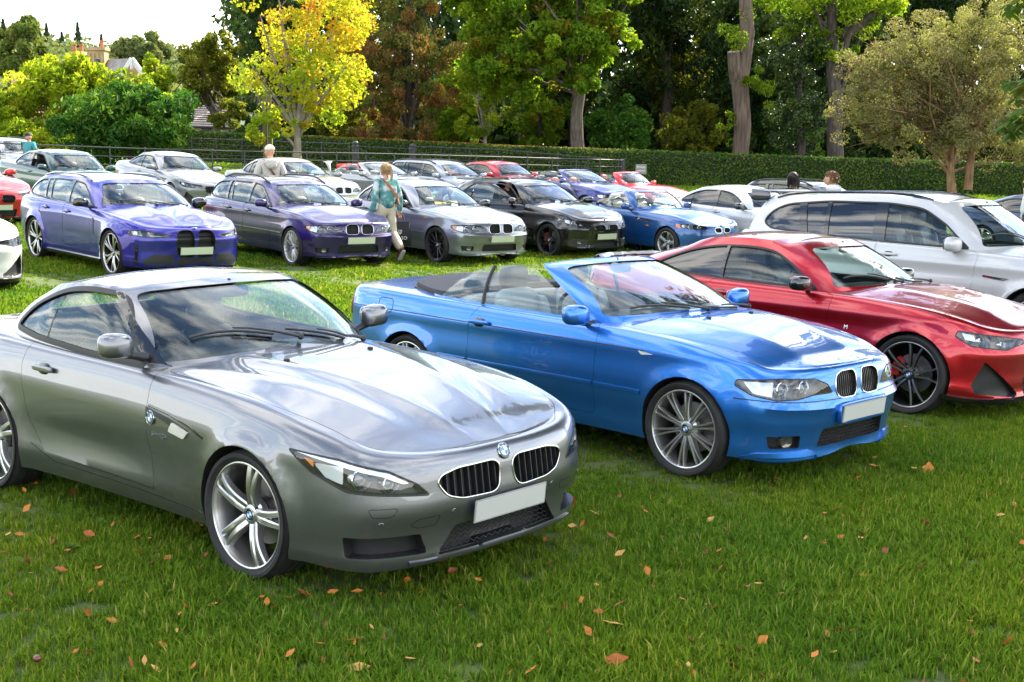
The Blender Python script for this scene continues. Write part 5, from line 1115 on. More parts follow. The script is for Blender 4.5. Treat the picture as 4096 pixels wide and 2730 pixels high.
# saloon of the late 2000s
E90 = dict(E46, rows=[(2.12, 0, .19, .06, .45, .765, .09), (2.10, .32, .17, .05, .46, .767, .10), (2.03, .60, .16, .05, .47, .775, .14), (1.88, .775, .16, .04, .50, .80, .15), (1.66, .865, .17, .04, .55, .85, .13), (1.38, .90, .18, .04, .60, .90, .12), (.9, .895, .18, .05, .62, .935, .10), (.3, .89, .18, .06, .62, .95, .08), (-.4, .895, .18, .06, .63, .965, .08), (-1.0, .905, .18, .05, .65, .985, .10), (-1.38, .908, .19, .04, .67, 1.0, .12), (-1.8, .885, .22, .05, .69, 1.02, .13), (-2.16, .80, .25, .06, .72, 1.03, .13), (-2.33, .62, .26, .07, .74, 1.03, .12), (-2.40, .33, .26, .07, .74, 1.035, .11), (-2.41, 0, .26, .07, .74, 1.035, .11)],
 feat=g42_feat, axles=(1.38, -1.38), wheel_r=.322, arch_r=.35, track=.775, handles=((-.30, .865), (-1.05, .885)), beads=[],
 gh=[(.88, 0, .985, .16, 0, 1.345), (.84, .38, .98, .13, .30, 1.342), (.68, .66, .965, .04, .49, 1.33), (.50, .77, .945, -.06, .57, 1.315), (.2, .80, .945, -.20, .595, 1.345), (-.5, .805, .96, -.5, .605, 1.36), (-1.1, .795, .985, -.92, .58, 1.33), (-1.52, .72, 1.01, -1.12, .53, 1.285), (-1.74, .50, 1.02, -1.24, .4, 1.275), (-1.82, .25, 1.025, -1.28, .2, 1.28), (-1.83, 0, 1.025, -1.29, 0, 1.28)],
 dlo=[[(.44, .965), (-.40, .98), (-1.12, 1.0), (-1.40, 1.03, .05), (-1.28, 1.13, .1), (-1.06, 1.235, .12), (-.80, 1.285, .12), (-.38, 1.30, .1), (-.10, 1.265, .1), (.12, 1.17)]],
 panes=[[(.44, .965), (-.35, .979), (-.38, 1.30), (-.10, 1.265, .1), (.12, 1.17)], [(-.45, .981), (-1.06, .998), (-1.03, 1.245), (-.80, 1.285, .12), (-.48, 1.297)], [(-1.09, 1.0), (-1.40, 1.03, .05), (-1.28, 1.13, .1), (-1.06, 1.235)]],
 posts=[(((-.35, .979), (-.38, 1.298)), ((-.45, .981), (-.48, 1.296)))],
 doors=[('front_door', [(.60, .30), (.61, .62), (.63, .93), (.48, .955, .01), (-.395, .965, .01), (-.40, .30)], (-1, 1)), ('rear_door', [(-.41, .30), (-.405, .97, .01), (-1.15, .99, .01), (-1.17, .84), (-1.02, .62), (-.94, .42), (-.88, .30)], (-1, 1))], mirror=(.38, .97, 1.02), tint_from=1)
# boxier two-door of the nineties
E36_HL = [(.93, .70), (.95, .665), (.92, .60), (.40, .585), (.26, .585), (.26, .69), (.60, .70)]
E36_KID = [(.03, .59), (.03, .68), (.06, .69), (.20, .69), (.225, .67), (.22, .59), (.19, .575), (.06, .575)]
E36 = dict(E46, rows=[(2.10, 0, .22, .05, .42, .715, .05), (2.09, .32, .20, .05, .42, .715, .06), (2.05, .58, .19, .05, .43, .72, .08), (1.95, .745, .19, .04, .44, .735, .10), (1.72, .82, .20, .04, .48, .78, .10), (1.35, .85, .20, .03, .55, .84, .08), (.9, .848, .20, .04, .57, .87, .07), (.3, .848, .20, .05, .57, .885, .055), (-.4, .85, .20, .05, .58, .90, .055), (-1.0, .853, .20, .04, .59, .915, .06), (-1.35, .855, .21, .04, .60, .925, .065), (-1.8, .845, .24, .04, .62, .94, .07), (-2.13, .80, .26, .05, .62, .94, .08), (-2.26, .66, .27, .06, .63, .94, .09), (-2.32, .34, .27, .06, .63, .94, .09), (-2.33, 0, .27, .06, .63, .94, .09)],
 axles=(1.35, -1.35), wheel_r=.308, arch_r=.335, flare=.008, track=.735,
 gh=[(.80, 0, .925, .12, 0, 1.305), (.76, .38, .92, .09, .32, 1.30), (.62, .64, .90, .01, .49, 1.29), (.46, .74, .88, -.07, .57, 1.275), (.2, .765, .88, -.2, .59, 1.295), (-.5, .77, .895, -.5, .60, 1.30), (-1.05, .765, .915, -.85, .585, 1.275), (-1.48, .70, .935, -1.05, .53, 1.235), (-1.70, .50, .94, -1.16, .41, 1.225), (-1.78, .25, .945, -1.2, .2, 1.23), (-1.79, 0, .945, -1.2, 0, 1.23)],
 dlo=[[(.40, .905), (-.40, .915), (-1.18, .935), (-1.36, .955, .04), (-1.12, 1.13, .08), (-.90, 1.215, .08), (-.50, 1.245, .1), (-.10, 1.225, .08), (.10, 1.11)]],
 panes=[[(.40, .905), (-.50, .917), (-.53, 1.243), (-.10, 1.225, .08), (.10, 1.11)], [(-.60, .92), (-1.18, .935), (-1.36, .955, .04), (-1.12, 1.13, .08), (-.90, 1.215, .08), (-.63, 1.235)]],
 posts=[(((-.50, .917), (-.53, 1.24)), ((-.60, .92), (-.63, 1.234)))],
 doors=[('front_door', [(.56, .30), (.56, .62), (.58, .87), (.42, .895, .01), (-.55, .91, .01), (-.60, .80), (-.60, .30)], (-1, 1))], pane_door={0: 'front_door'}, handles=((-.42, .80),), mirror=(.36, .93, .96),
 pockets=[('headlight', E36_HL, .05), ('kidney', E36_KID, .05)], holes=[('intake', [(-.5, .24), (.5, .24), (.5, .35), (-.5, .35)], .05)], beads=[([(1.0, .44), (.57, .445)], .045, BLACK), ([(.55, .445), (-.58, .45)], .045, BLACK), ([(-.62, .45), (-1.0, .455)], .045, BLACK)], bonnet_z=.68)
def simple_extras(hl, kid, em=2.0, rg=((.72, .645, .045), (.5, .645, .045)), amber=None):
    return [kidneys(kid, CHROME, 8, BLACK), headlamp(hl, rg, None, amber), bonnet_emblem(em, .04), wipers((((.80, -.05), (.52, -.58)), ((.83, .40), (.72, -.04))))]

# ------------------------------------------------------------------ ground, hedge, fences, trees
def ramp_mat(name, cols, attr='tint', rough=.55, trans=.35, tcol=1.25, spec=.08, noise=0.):
    """leaf material: colour by a per-leaf number, light passes through"""
    if name in MATS: return MATS[name]
    m = bpy.data.materials.new(name); m.use_nodes = True; N = m.node_tree.nodes; L = m.node_tree.links; b = N['Principled BSDF']; out = N['Material Output']
    at_ = N.new('ShaderNodeAttribute'); at_.attribute_name = attr; rp = N.new('ShaderNodeValToRGB'); e = rp.color_ramp.elements
    for i, c in enumerate(cols):
        p = i / (len(cols) - 1)
        el = e[0] if i == 0 else e[len(e) - 1] if i == len(cols) - 1 else e.new(p)
        el.position = p; el.color = (*c, 1)
    L.new(at_.outputs['Fac'], rp.inputs[0]); L.new(rp.outputs[0], b.inputs['Base Color']); b.inputs['Roughness'].default_value = rough; b.inputs['Specular IOR Level'].default_value = spec
    tr = N.new('ShaderNodeBsdfTranslucent'); g = N.new('ShaderNodeMixRGB'); g.blend_type = 'MULTIPLY'; g.inputs[0].default_value = 1; g.inputs[2].default_value = (tcol * 1.05, tcol * 1.1, tcol * .55, 1); L.new(rp.outputs[0], g.inputs[1]); L.new(g.outputs[0], tr.inputs[0])
    mx = N.new('ShaderNodeMixShader'); mx.inputs[0].default_value = trans; L.new(b.outputs[0], mx.inputs[1]); L.new(tr.outputs[0], mx.inputs[2]); L.new(mx.outputs[0], out.inputs[0])
    MATS[name] = m; return m
def noise_mat(name, cols, scale=6., rough=.8, stretch=(1, 1, 1), bump=.0, detail=8, coords='Object'):
    if name in MATS: return MATS[name]
    m = mat(name, cols[0], rough); N, L, b = nodes(m); tc = N.new('ShaderNodeTexCoord'); mp = N.new('ShaderNodeMapping'); mp.inputs['Scale'].default_value = stretch; L.new(tc.outputs[coords], mp.inputs[0])
    nz = N.new('ShaderNodeTexNoise'); nz.inputs['Scale'].default_value = scale; nz.inputs['Detail'].default_value = detail; L.new(mp.outputs[0], nz.inputs['Vector'])
    rp = N.new('ShaderNodeValToRGB'); e = rp.color_ramp.elements
    for i, c in enumerate(cols):
        p = .28 + .44 * i / max(len(cols) - 1, 1); el = e[0] if i == 0 else e[len(e) - 1] if i == len(cols) - 1 else e.new(p); el.position = p; el.color = (*c, 1)
    L.new(nz.outputs['Fac'], rp.inputs[0]); L.new(rp.outputs[0], b.inputs['Base Color'])
    if bump: bp = N.new('ShaderNodeBump'); bp.inputs['Strength'].default_value = bump; bp.inputs['Distance'].default_value = .03; L.new(nz.outputs['Fac'], bp.inputs['Height']); L.new(bp.outputs[0], b.inputs['Normal'])
    return m
BARK = noise_mat('bark_brown', [(.035, .026, .02), (.09, .07, .052), (.15, .12, .095)], 9, .9, (1, 1, .22), .8)
BARK_P = noise_mat('bark_pale', [(.12, .095, .065), (.22, .185, .135), (.30, .26, .20)], 7, .85, (1, 1, .3), .5)
BARK_D = noise_mat('bark_dark', [(.02, .015, .012), (.055, .042, .033), (.09, .07, .055)], 9, .9, (1, 1, .25), .6)
def raw_mesh(V, quads, tint=None, smooth=False):
    """fast mesh from numpy: V (n,3), quads (m,4)"""
    me = bpy.data.meshes.new('m'); n, m = len(V), len(quads); k = quads.shape[1]
    me.vertices.add(n); me.vertices.foreach_set('co', np.ascontiguousarray(V, np.float32).ravel()); me.loops.add(m * k); me.loops.foreach_set('vertex_index', np.ascontiguousarray(quads, np.int32).ravel())
    me.polygons.add(m); me.polygons.foreach_set('loop_start', np.arange(0, m * k, k, dtype=np.int32)); me.polygons.foreach_set('loop_total', np.full(m, k, np.int32))
    if smooth: me.polygons.foreach_set('use_smooth', np.ones(m, bool))
    me.update(calc_edges=True)
    if tint is not None: a = me.attributes.new('tint', 'FLOAT', 'POINT'); a.data.foreach_set('value', np.ascontiguousarray(tint, np.float32))
    return me
def leaves(P, size, up=.35, aspect=.62, tint=None, seed=0, droop=None, fold=.18, out=None):
    """one folded diamond of two triangles per leaf"""
    g = np.random.default_rng(seed); n = len(P); nr = g.normal(size=(n, 3)); nr /= np.linalg.norm(nr, axis=1)[:, None]; nr[:, 2] += up
    if out is not None: nr += out
    nr /= np.linalg.norm(nr, axis=1)[:, None]
    a = g.normal(size=(n, 3))
    if droop is not None: a = a * .45 + np.array(droop)
    a -= nr * (a * nr).sum(1)[:, None]; a /= np.linalg.norm(a, axis=1)[:, None]; b = np.cross(nr, a); s = (np.asarray(size) * g.uniform(.65, 1.3, n))[:, None]
    V = np.empty((n, 4, 3)); V[:, 0] = P - a * s * .5; V[:, 2] = P + a * s * .5; V[:, 1] = P + b * s * aspect * .5 + nr * s * fold; V[:, 3] = P - b * s * aspect * .5 + nr * s * fold
    i = np.arange(n)[:, None] * 4; T = np.concatenate([i + np.array([[0, 1, 2]]), i + np.array([[0, 2, 3]])]) ; t = g.uniform(0, 1, n) if tint is None else np.clip(tint, 0, 1)
    return V.reshape(-1, 3), T, np.repeat(t, 4)
def blob_points(C, r, n, g, flat=.8, shell=.55):
    d = g.normal(size=(n, 3)); d /= np.linalg.norm(d, axis=1)[:, None]; k = g.uniform(shell, 1, n)[:, None] ** .6
    return C + d * k * np.asarray(r) * np.array([1, 1, flat])
def crown_points(c, rad, clumps, per, seed, cr=.30, hollow=.45, bottom=-1, clump_tint=.25):
    """leaf positions in clumps through an uneven ellipsoid; also the clump centres and a tint that varies clump by clump"""
    g = np.random.default_rng(seed); c = np.array(c, float); rad = np.array(rad, float); d = g.normal(size=(clumps, 3)); d /= np.linalg.norm(d, axis=1)[:, None]; d[:, 2] = np.maximum(d[:, 2], bottom)
    k = g.uniform(hollow, 1.02, clumps)[:, None]; C = c + d * k * rad * (1 + .16 * np.sin(d[:, :1] * 5 + seed) + .10 * np.cos(d[:, 2:] * 7))
    P = []; T = []
    for q in C:
        r = rad.mean() * cr * g.uniform(.6, 1.25); n = int(per * g.uniform(.6, 1.4)); P.append(blob_points(q, r, n, g)); T.append(np.clip(g.normal(.5, .18, n) + g.normal(0, clump_tint), 0, 1))
    return np.concatenate(P), np.concatenate(T), C
def limb_tubes(m, base, top, r0, targets, seed, wob=.06, n=8, sides=8, taper=.35, kink=.25, start=(.35, .95)):
    """trunk with limbs that reach the clumps"""
    g = random.Random(seed); base, top = Vector(base), Vector(top); H_ = (top - base).length; pts = []
    for i in range(n + 1):
        t = i / n; pts.append(base.lerp(top, t) + Vector((g.uniform(-1, 1), g.uniform(-1, 1), 0)) * wob * H_ * .3 * math.sin(math.pi * t))
    rr = [r0 * (1.35 if i == 0 else 1) * (1 - (1 - taper) * i / n) for i in range(n + 1)]; m.tube(pts, rr, sides)
    for q in targets:
        q = Vector(q); t = g.uniform(*start); i = min(int(t * n), n - 1); a = pts[i].lerp(pts[i + 1], t * n - i); mid = a.lerp(q, .5) + Vector((g.uniform(-1, 1), g.uniform(-1, 1), g.uniform(-.2, .9))) * (q - a).length * kink * .5
        r = rr[i] * g.uniform(.30, .5); m.tube([a, a.lerp(mid, .5) + Vector((0, 0, .02 * H_)) * 0, mid, mid.lerp(q, .55) + Vector((0, 0, g.uniform(-.1, .2))), q], [r, r * .8, r * .62, r * .42, r * .15], max(5, sides - 2))
def tree(name, label, base, top, r0, crowns, leaf, bark, lsize, seed, group='trees and shrubs behind the hedge', limbs=14, up=.35, droop=None, aspect=.62, cat='tree', kink=.25, start=(.35, .95), extra=None, sides=8):
    """crowns: (centre, radii, clumps, leaves per clump, clump size[, tint shift])"""
    root = empty(name, None, base); tag(root, label, cat, group); P = []; T = []; C = []
    for i, cr in enumerate(crowns):
        p, t, c = crown_points(cr[0], cr[1], cr[2], cr[3], seed * 31 + i, cr[4]); P.append(p); T.append(t + (cr[5] if len(cr) > 5 else 0)); C.append(c)
    P = np.concatenate(P); T = np.concatenate(T); C = np.concatenate(C); off = np.array(base, float)
    V, F, tt = leaves(P - off, lsize, up, aspect, T, seed, droop); o = link('crown', raw_mesh(V, F, tt), root, leaf)
    m = MB(); g = random.Random(seed); tg = [C[g.randrange(len(C))] - off for _ in range(limbs)]
    limb_tubes(m, (0, 0, -.1), Vector(top) - Vector(base), r0, tg, seed, kink=kink, start=start, sides=sides)
    if extra: extra(m, off)
    m.build('trunk', bark, root, 60); return root
def px_box(x0, y0, x1, y1, D):
    """centre and half sizes of a photograph rectangle at a depth"""
    a, b = at(x0, y1, D), at(x1, y0, D); return Vector(((a.x + b.x) / 2, D, (a.z + b.z) / 2)), ((b.x - a.x) / 2, (b.z - a.z) / 2)

# the lawn: one sheet to the horizon
def build_ground():
    xs = np.concatenate([np.linspace(-400, -40, 25), np.linspace(-38, 38, 96), np.linspace(40, 400, 25)]); ys = np.concatenate([np.linspace(-30, 0, 10), np.linspace(.5, 60, 120), np.linspace(65, 700, 40)])
    X, Y = np.meshgrid(xs, ys); g = np.random.default_rng(3)
    Z = ground_z(X, Y) + .012 * np.sin(X * 2.1 + 1) * np.sin(Y * 1.7) + .008 * np.sin(X * 4.7) * np.cos(Y * 5.3)
    V = np.stack([X.ravel(), Y.ravel(), Z.ravel()], 1); ny, nx = X.shape; i = np.arange((ny - 1) * (nx - 1)); r, c = i // (nx - 1), i % (nx - 1); q = np.stack([r * nx + c, r * nx + c + 1, (r + 1) * nx + c + 1, (r + 1) * nx + c], 1)
    m = noise_mat('lawn_soil', [(.030, .040, .012), (.050, .075, .016), (.075, .105, .022), (.085, .075, .035)], .9, .95, (1, 1, 1), .3, 10)
    o = link('lawn', raw_mesh(V, q, smooth=True), None, m); tag(o, kind='structure'); return o
LAWN = build_ground()
def vary(m, sc=.55):
    """colour drifts from place to place over the lawn"""
    N = m.node_tree.nodes; L = m.node_tree.links; b = N['Principled BSDF']; src = b.inputs['Base Color'].links[0].from_socket; oi = N.new('ShaderNodeObjectInfo'); nz = N.new('ShaderNodeTexNoise'); nz.inputs['Scale'].default_value = sc; nz.inputs['Detail'].default_value = 5; L.new(oi.outputs['Location'], nz.inputs['Vector'])
    rp = N.new('ShaderNodeValToRGB'); rp.color_ramp.elements[0].position = .36; rp.color_ramp.elements[0].color = (.72, .86, .9, 1); rp.color_ramp.elements[1].position = .68; rp.color_ramp.elements[1].color = (1.32, 1.15, .9, 1); L.new(nz.outputs['Fac'], rp.inputs[0]); mu = N.new('ShaderNodeMixRGB'); mu.blend_type = 'MULTIPLY'; mu.inputs[0].default_value = 1; L.new(src, mu.inputs[1]); L.new(rp.outputs[0], mu.inputs[2])
    for l in list(src.links):
        if l.to_node != mu: L.new(mu.outputs[0], l.to_socket)
    return m
GRASS_M = ramp_mat('grass_blades', [(.040, .085, .010), (.085, .160, .014), (.135, .225, .019), (.20, .28, .028), (.34, .30, .09)], rough=.75, trans=.42, tcol=1.25, spec=.06)
vary(GRASS_M)
def tuft(n, h, spread, seed, w=.004):
    g = np.random.default_rng(seed); V = []; F = []; T = []
    for i in range(n):
        a = g.uniform(0, 2 * math.pi); r = spread * math.sqrt(g.uniform(0, 1)); b = np.array([r * math.cos(a), r * math.sin(a), -.005]); l = h * g.uniform(.5, 1.25); az = g.uniform(0, 2 * math.pi); lean = g.uniform(.15, 1.0)
        d = np.array([math.cos(az), math.sin(az), 0]); s = np.array([-d[1], d[0], 0]) * w * g.uniform(.7, 1.4); k = len(V)
        p1 = b + np.array([0, 0, l * .5]) + d * l * .16 * lean; p2 = b + np.array([0, 0, l * (.95 - .35 * lean)]) + d * l * .62 * lean
        V += [b - s, b + s, p1 + s * .85, p1 - s * .85, p2]; F += [(k, k + 1, k + 2), (k, k + 2, k + 3), (k + 3, k + 2, k + 4)]; t = min(1, abs(g.normal(.42, .22))) if g.uniform() > .04 else 1; T += [t] * 5
    return raw_mesh(np.array(V), np.array(F), np.array(T))
def scatter(name, P, sc, tufts, seed, label):
    """tufts set out on points by geometry nodes: one mass of grass"""
    me = bpy.data.meshes.new(name); me.vertices.add(len(P)); me.vertices.foreach_set('co', P.astype(np.float32).ravel()); g = np.random.default_rng(seed)
    for nm, v in (('scl', sc), ('rotz', g.uniform(0, 6.283, len(P))), ('tiltx', g.normal(0, .18, len(P))), ('pick', g.integers(0, len(tufts), len(P)).astype(float))): a = me.attributes.new(nm, 'FLOAT', 'POINT'); a.data.foreach_set('value', np.asarray(v, np.float32))
    me.update(); o = link(name, me); col = bpy.data.collections.new(name + '_tufts')
    for k, t in enumerate(tufts): q = bpy.data.objects.new('tuft_%d' % k, t); col.objects.link(q)
    nt = bpy.data.node_groups.new(name, 'GeometryNodeTree'); nt.interface.new_socket('Geometry', in_out='INPUT', socket_type='NodeSocketGeometry'); nt.interface.new_socket('Geometry', in_out='OUTPUT', socket_type='NodeSocketGeometry')
    N = nt.nodes; L = nt.links; gi = N.new('NodeGroupInput'); go = N.new('NodeGroupOutput'); ip = N.new('GeometryNodeInstanceOnPoints'); ci = N.new('GeometryNodeCollectionInfo'); ci.inputs['Collection'].default_value = col; ci.inputs['Separate Children'].default_value = True; ci.inputs['Reset Children'].default_value = True
    def na(k, ty='FLOAT'): x = N.new('GeometryNodeInputNamedAttribute'); x.data_type = ty; x.inputs[0].default_value = k; return x
    cb = N.new('ShaderNodeCombineXYZ'); L.new(na('tiltx').outputs[0], cb.inputs[0]); L.new(na('rotz').outputs[0], cb.inputs[2]); L.new(gi.outputs[0], ip.inputs['Points']); L.new(ci.outputs[0], ip.inputs['Instance']); ip.inputs['Pick Instance'].default_value = True
    fi = N.new('FunctionNodeFloatToInt'); L.new(na('pick').outputs[0], fi.inputs[0]); L.new(fi.outputs[0], ip.inputs['Instance Index']); L.new(cb.outputs[0], ip.inputs['Rotation']); L.new(na('scl').outputs[0], ip.inputs['Scale']); L.new(ip.outputs[0], go.inputs[0])
    md = o.modifiers.new('scatter', 'NODES'); md.node_group = nt; tag(o, label, 'grass', kind='stuff'); return o
def px_ground(px, py):
    d = ray(px, py); Y = 6.0
    for _ in range(14): Y = (CAM_H - gz(d.x * Y, Y)) / max(-d.z, 1e-3)
    return d.x * Y, Y
BARE = [(*px_ground(px, py), r) for px, py, r in ((350, 2440, .16), (1180, 2690, .12), (1850, 2690, .13), (3960, 2540, .16), (3700, 2500, .12), (20, 2470, .10))]
def build_grass():
    g = np.random.default_rng(11); near = [tuft(26, .058, .045, s, .0022) for s in range(8)]; mid = [tuft(26, .055, .10, 20 + s, .0065) for s in range(5)]; far = [tuft(26, .065, .26, 40 + s, .018) for s in range(4)]
    for t in near + mid + far: t.materials.append(GRASS_M)
    def pts(y0, y1, dens, mx):
        Y = np.sqrt(g.uniform(y0 ** 2, y1 ** 2, int(dens * .5 * (y1 ** 2 - y0 ** 2) * (.80 + 2 * mx / y1)))); X = g.uniform(-1, 1, len(Y)) * (.40 * Y + mx)
        n1 = np.sin(X * 1.7 + 2) * np.cos(Y * 1.3 + 1) + np.sin(X * .6 - Y * .9) + .6 * np.sin(X * 3.9 + Y * 2.3); keep = g.uniform(0, 1, len(X)) < np.clip(.86 + .16 * n1, .35, 1)
        for bx, by, br in BARE: keep &= (np.hypot((X - bx), (Y - by) * 1.6) > br * g.uniform(.6, 1.2, len(X)))
        X, Y, n1 = X[keep], Y[keep], n1[keep]
        return np.stack([X, Y, ground_z(X, Y)], 1), np.clip(1 + .33 * n1 + g.normal(0, .24, len(X)), .35, 2.0)
    P, s = pts(4.4, 12.5, 760, .9); scatter('grass', P, s, near, 1, 'short green lawn grass in the shaded foreground')
    P, s = pts(12.5, 27, 150, 1.5); scatter('grass', P, s, mid, 2, 'sunlit lawn grass between the two rows of cars')
    P, s = pts(27, 66, 20, 3); scatter('grass', P, s, far, 3, 'far lawn grass up to the hedge')
build_grass()
def build_weeds():
    g = np.random.default_rng(19); ms = []
    for s in range(4):
        V = []; F = []; T_ = []
        for k in range(7 + s):
            a = k * 2.4 + g.uniform(0, .5); l = g.uniform(.03, .06); w = l * g.uniform(.28, .5); d = np.array([math.cos(a), math.sin(a), 0]); q = np.array([-d[1], d[0], 0]); n = len(V); z = g.uniform(.015, .05)
            V += [np.array([0, 0, .01]), d * l * .5 + q * w + [0, 0, z], d * l + [0, 0, z * .7], d * l * .5 - q * w + [0, 0, z]]; F += [(n, n + 1, n + 2), (n, n + 2, n + 3)]; T_ += [g.uniform(.2, .7)] * 4
        me = raw_mesh(np.array(V), np.array(F), np.array(T_)); me.materials.append(ramp_mat('clover_leaf', [(.06, .12, .02), (.10, .18, .03), (.15, .23, .05)], trans=.25)); ms.append(me)
    Y = np.sqrt(g.uniform(20, 15 ** 2, 1500)); X = g.uniform(-1, 1, 1500) * (.40 * Y + .6); k = (np.sin(X * 1.1 + 3) * np.cos(Y * .9) + g.normal(0, .4, 1500)) > .7; P = np.stack([X, Y, ground_z(X, Y) + .012], 1)[k]
    scatter('clover', P, g.uniform(.5, .9, len(P)), ms, 7, 'low broad-leaved clover and weeds among the lawn grass')
build_weeds()
# fallen leaves: each one a piece of the lawn
LEAF_M = [noise_mat('dead_leaf_%d' % i, c, 30, .65, bump=.3) for i, c in enumerate(([(.42, .12, .015), (.58, .21, .03)], [(.30, .06, .012), (.46, .13, .02)], [(.16, .035, .012), (.30, .08, .02)], [(.50, .25, .05), (.6, .34, .1)]))]
def leaf_shape(seed, lobes=False):
    g = random.Random(seed); V = []; F = []; n = 9; c = g.uniform(.3, 1.3)
    for i in range(n):
        t = i / (n - 1); w = .26 * math.sin(math.pi * min(1, t * .97 + .03)) ** .8 * (1 - .2 * t) * (1 + .15 * math.sin(i * 5)); z = c * (t - .5) ** 2 * .5 + g.uniform(0, .03); k = .16 * c
        V += [(t - .5, w, z + k * w * 3), (t - .5, 0, z), (t - .5, -w, z + k * w * 3)]
    for i in range(n - 1):
        for j in range(2): F.append((i * 3 + j, i * 3 + j + 1, i * 3 + j + 4, i * 3 + j + 3))
    return mesh(V, F)
def build_litter():
    g = random.Random(5); ms = []
    for i in range(10): me = leaf_shape(i); me.materials.append(LEAF_M[i % 4 if i < 8 else 0]); ms.append(me)
    # the larger ones sit where the photograph has them
    spots = [(2470, 2690, .13), (2450, 2537, .11), (3712, 1898, .13), (1420, 2590, .10), (1640, 2690, .12), (1440, 2705, .10), (2650, 2180, .08), (2180, 2185, .06), (2975, 2235, .07), (3130, 2230, .08), (2875, 2310, .08), (2590, 2325, .06), (3690, 2285, .10), (3850, 2240, .07), (3115, 2415, .07), (3590, 2310, .06), (945, 2385, .07), (1210, 2405, .08), (340, 2200, .05), (600, 2185, .05), (40, 2005, .05), (570, 2255, .05), (1070, 2450, .05), (2755, 2600, .07), (2895, 2630, .08), (4030, 2620, .08), (3890, 2580, .08), (2930, 2700, .06), (1280, 2620, .06), (1530, 2600, .07), (2395, 2495, .07), (2850, 2035, .06), (3300, 2060, .05), (3455, 2020, .05), (3360, 2185, .07), (3700, 2130, .08), (2330, 2125, .05), (2290, 2130, .05), (4020, 1845, .06), (3830, 1835, .05)]
    for px, py, s in spots:
        X, Y = px_ground(px, py); add_leaf(g, ms, X, Y, s * g.uniform(.75, 1.05))
    for i in range(420):
        Y = g.uniform(5, 17) if i % 3 else g.uniform(5.0, 8); X = g.uniform(-.40, .40) * Y
        add_leaf(g, ms, X, Y, g.uniform(.028, .068))
    m = MB(); m.add(*superball((0, 0, .017), (.017, .017, .016), 1)); o = m.build('conker', mat('conker_brown', (.11, .02, .01), .25, coat=.6), LAWN)
    X, Y = px_ground(152, 2684); o.location = (X, Y, gz(X, Y) + .035)
def add_leaf(g, ms, x, y, s):
    o = bpy.data.objects.new('fallen_leaf', g.choice(ms)); COL.objects.link(o); o.parent = LAWN; o.location = (x, y, gz(x, y) + g.uniform(.03, .055)); o.rotation_euler = (g.gauss(0, .5), g.gauss(0, .5), g.uniform(0, 6.28)); o.scale = (s, s * g.uniform(.8, 1.3), s)
build_litter()
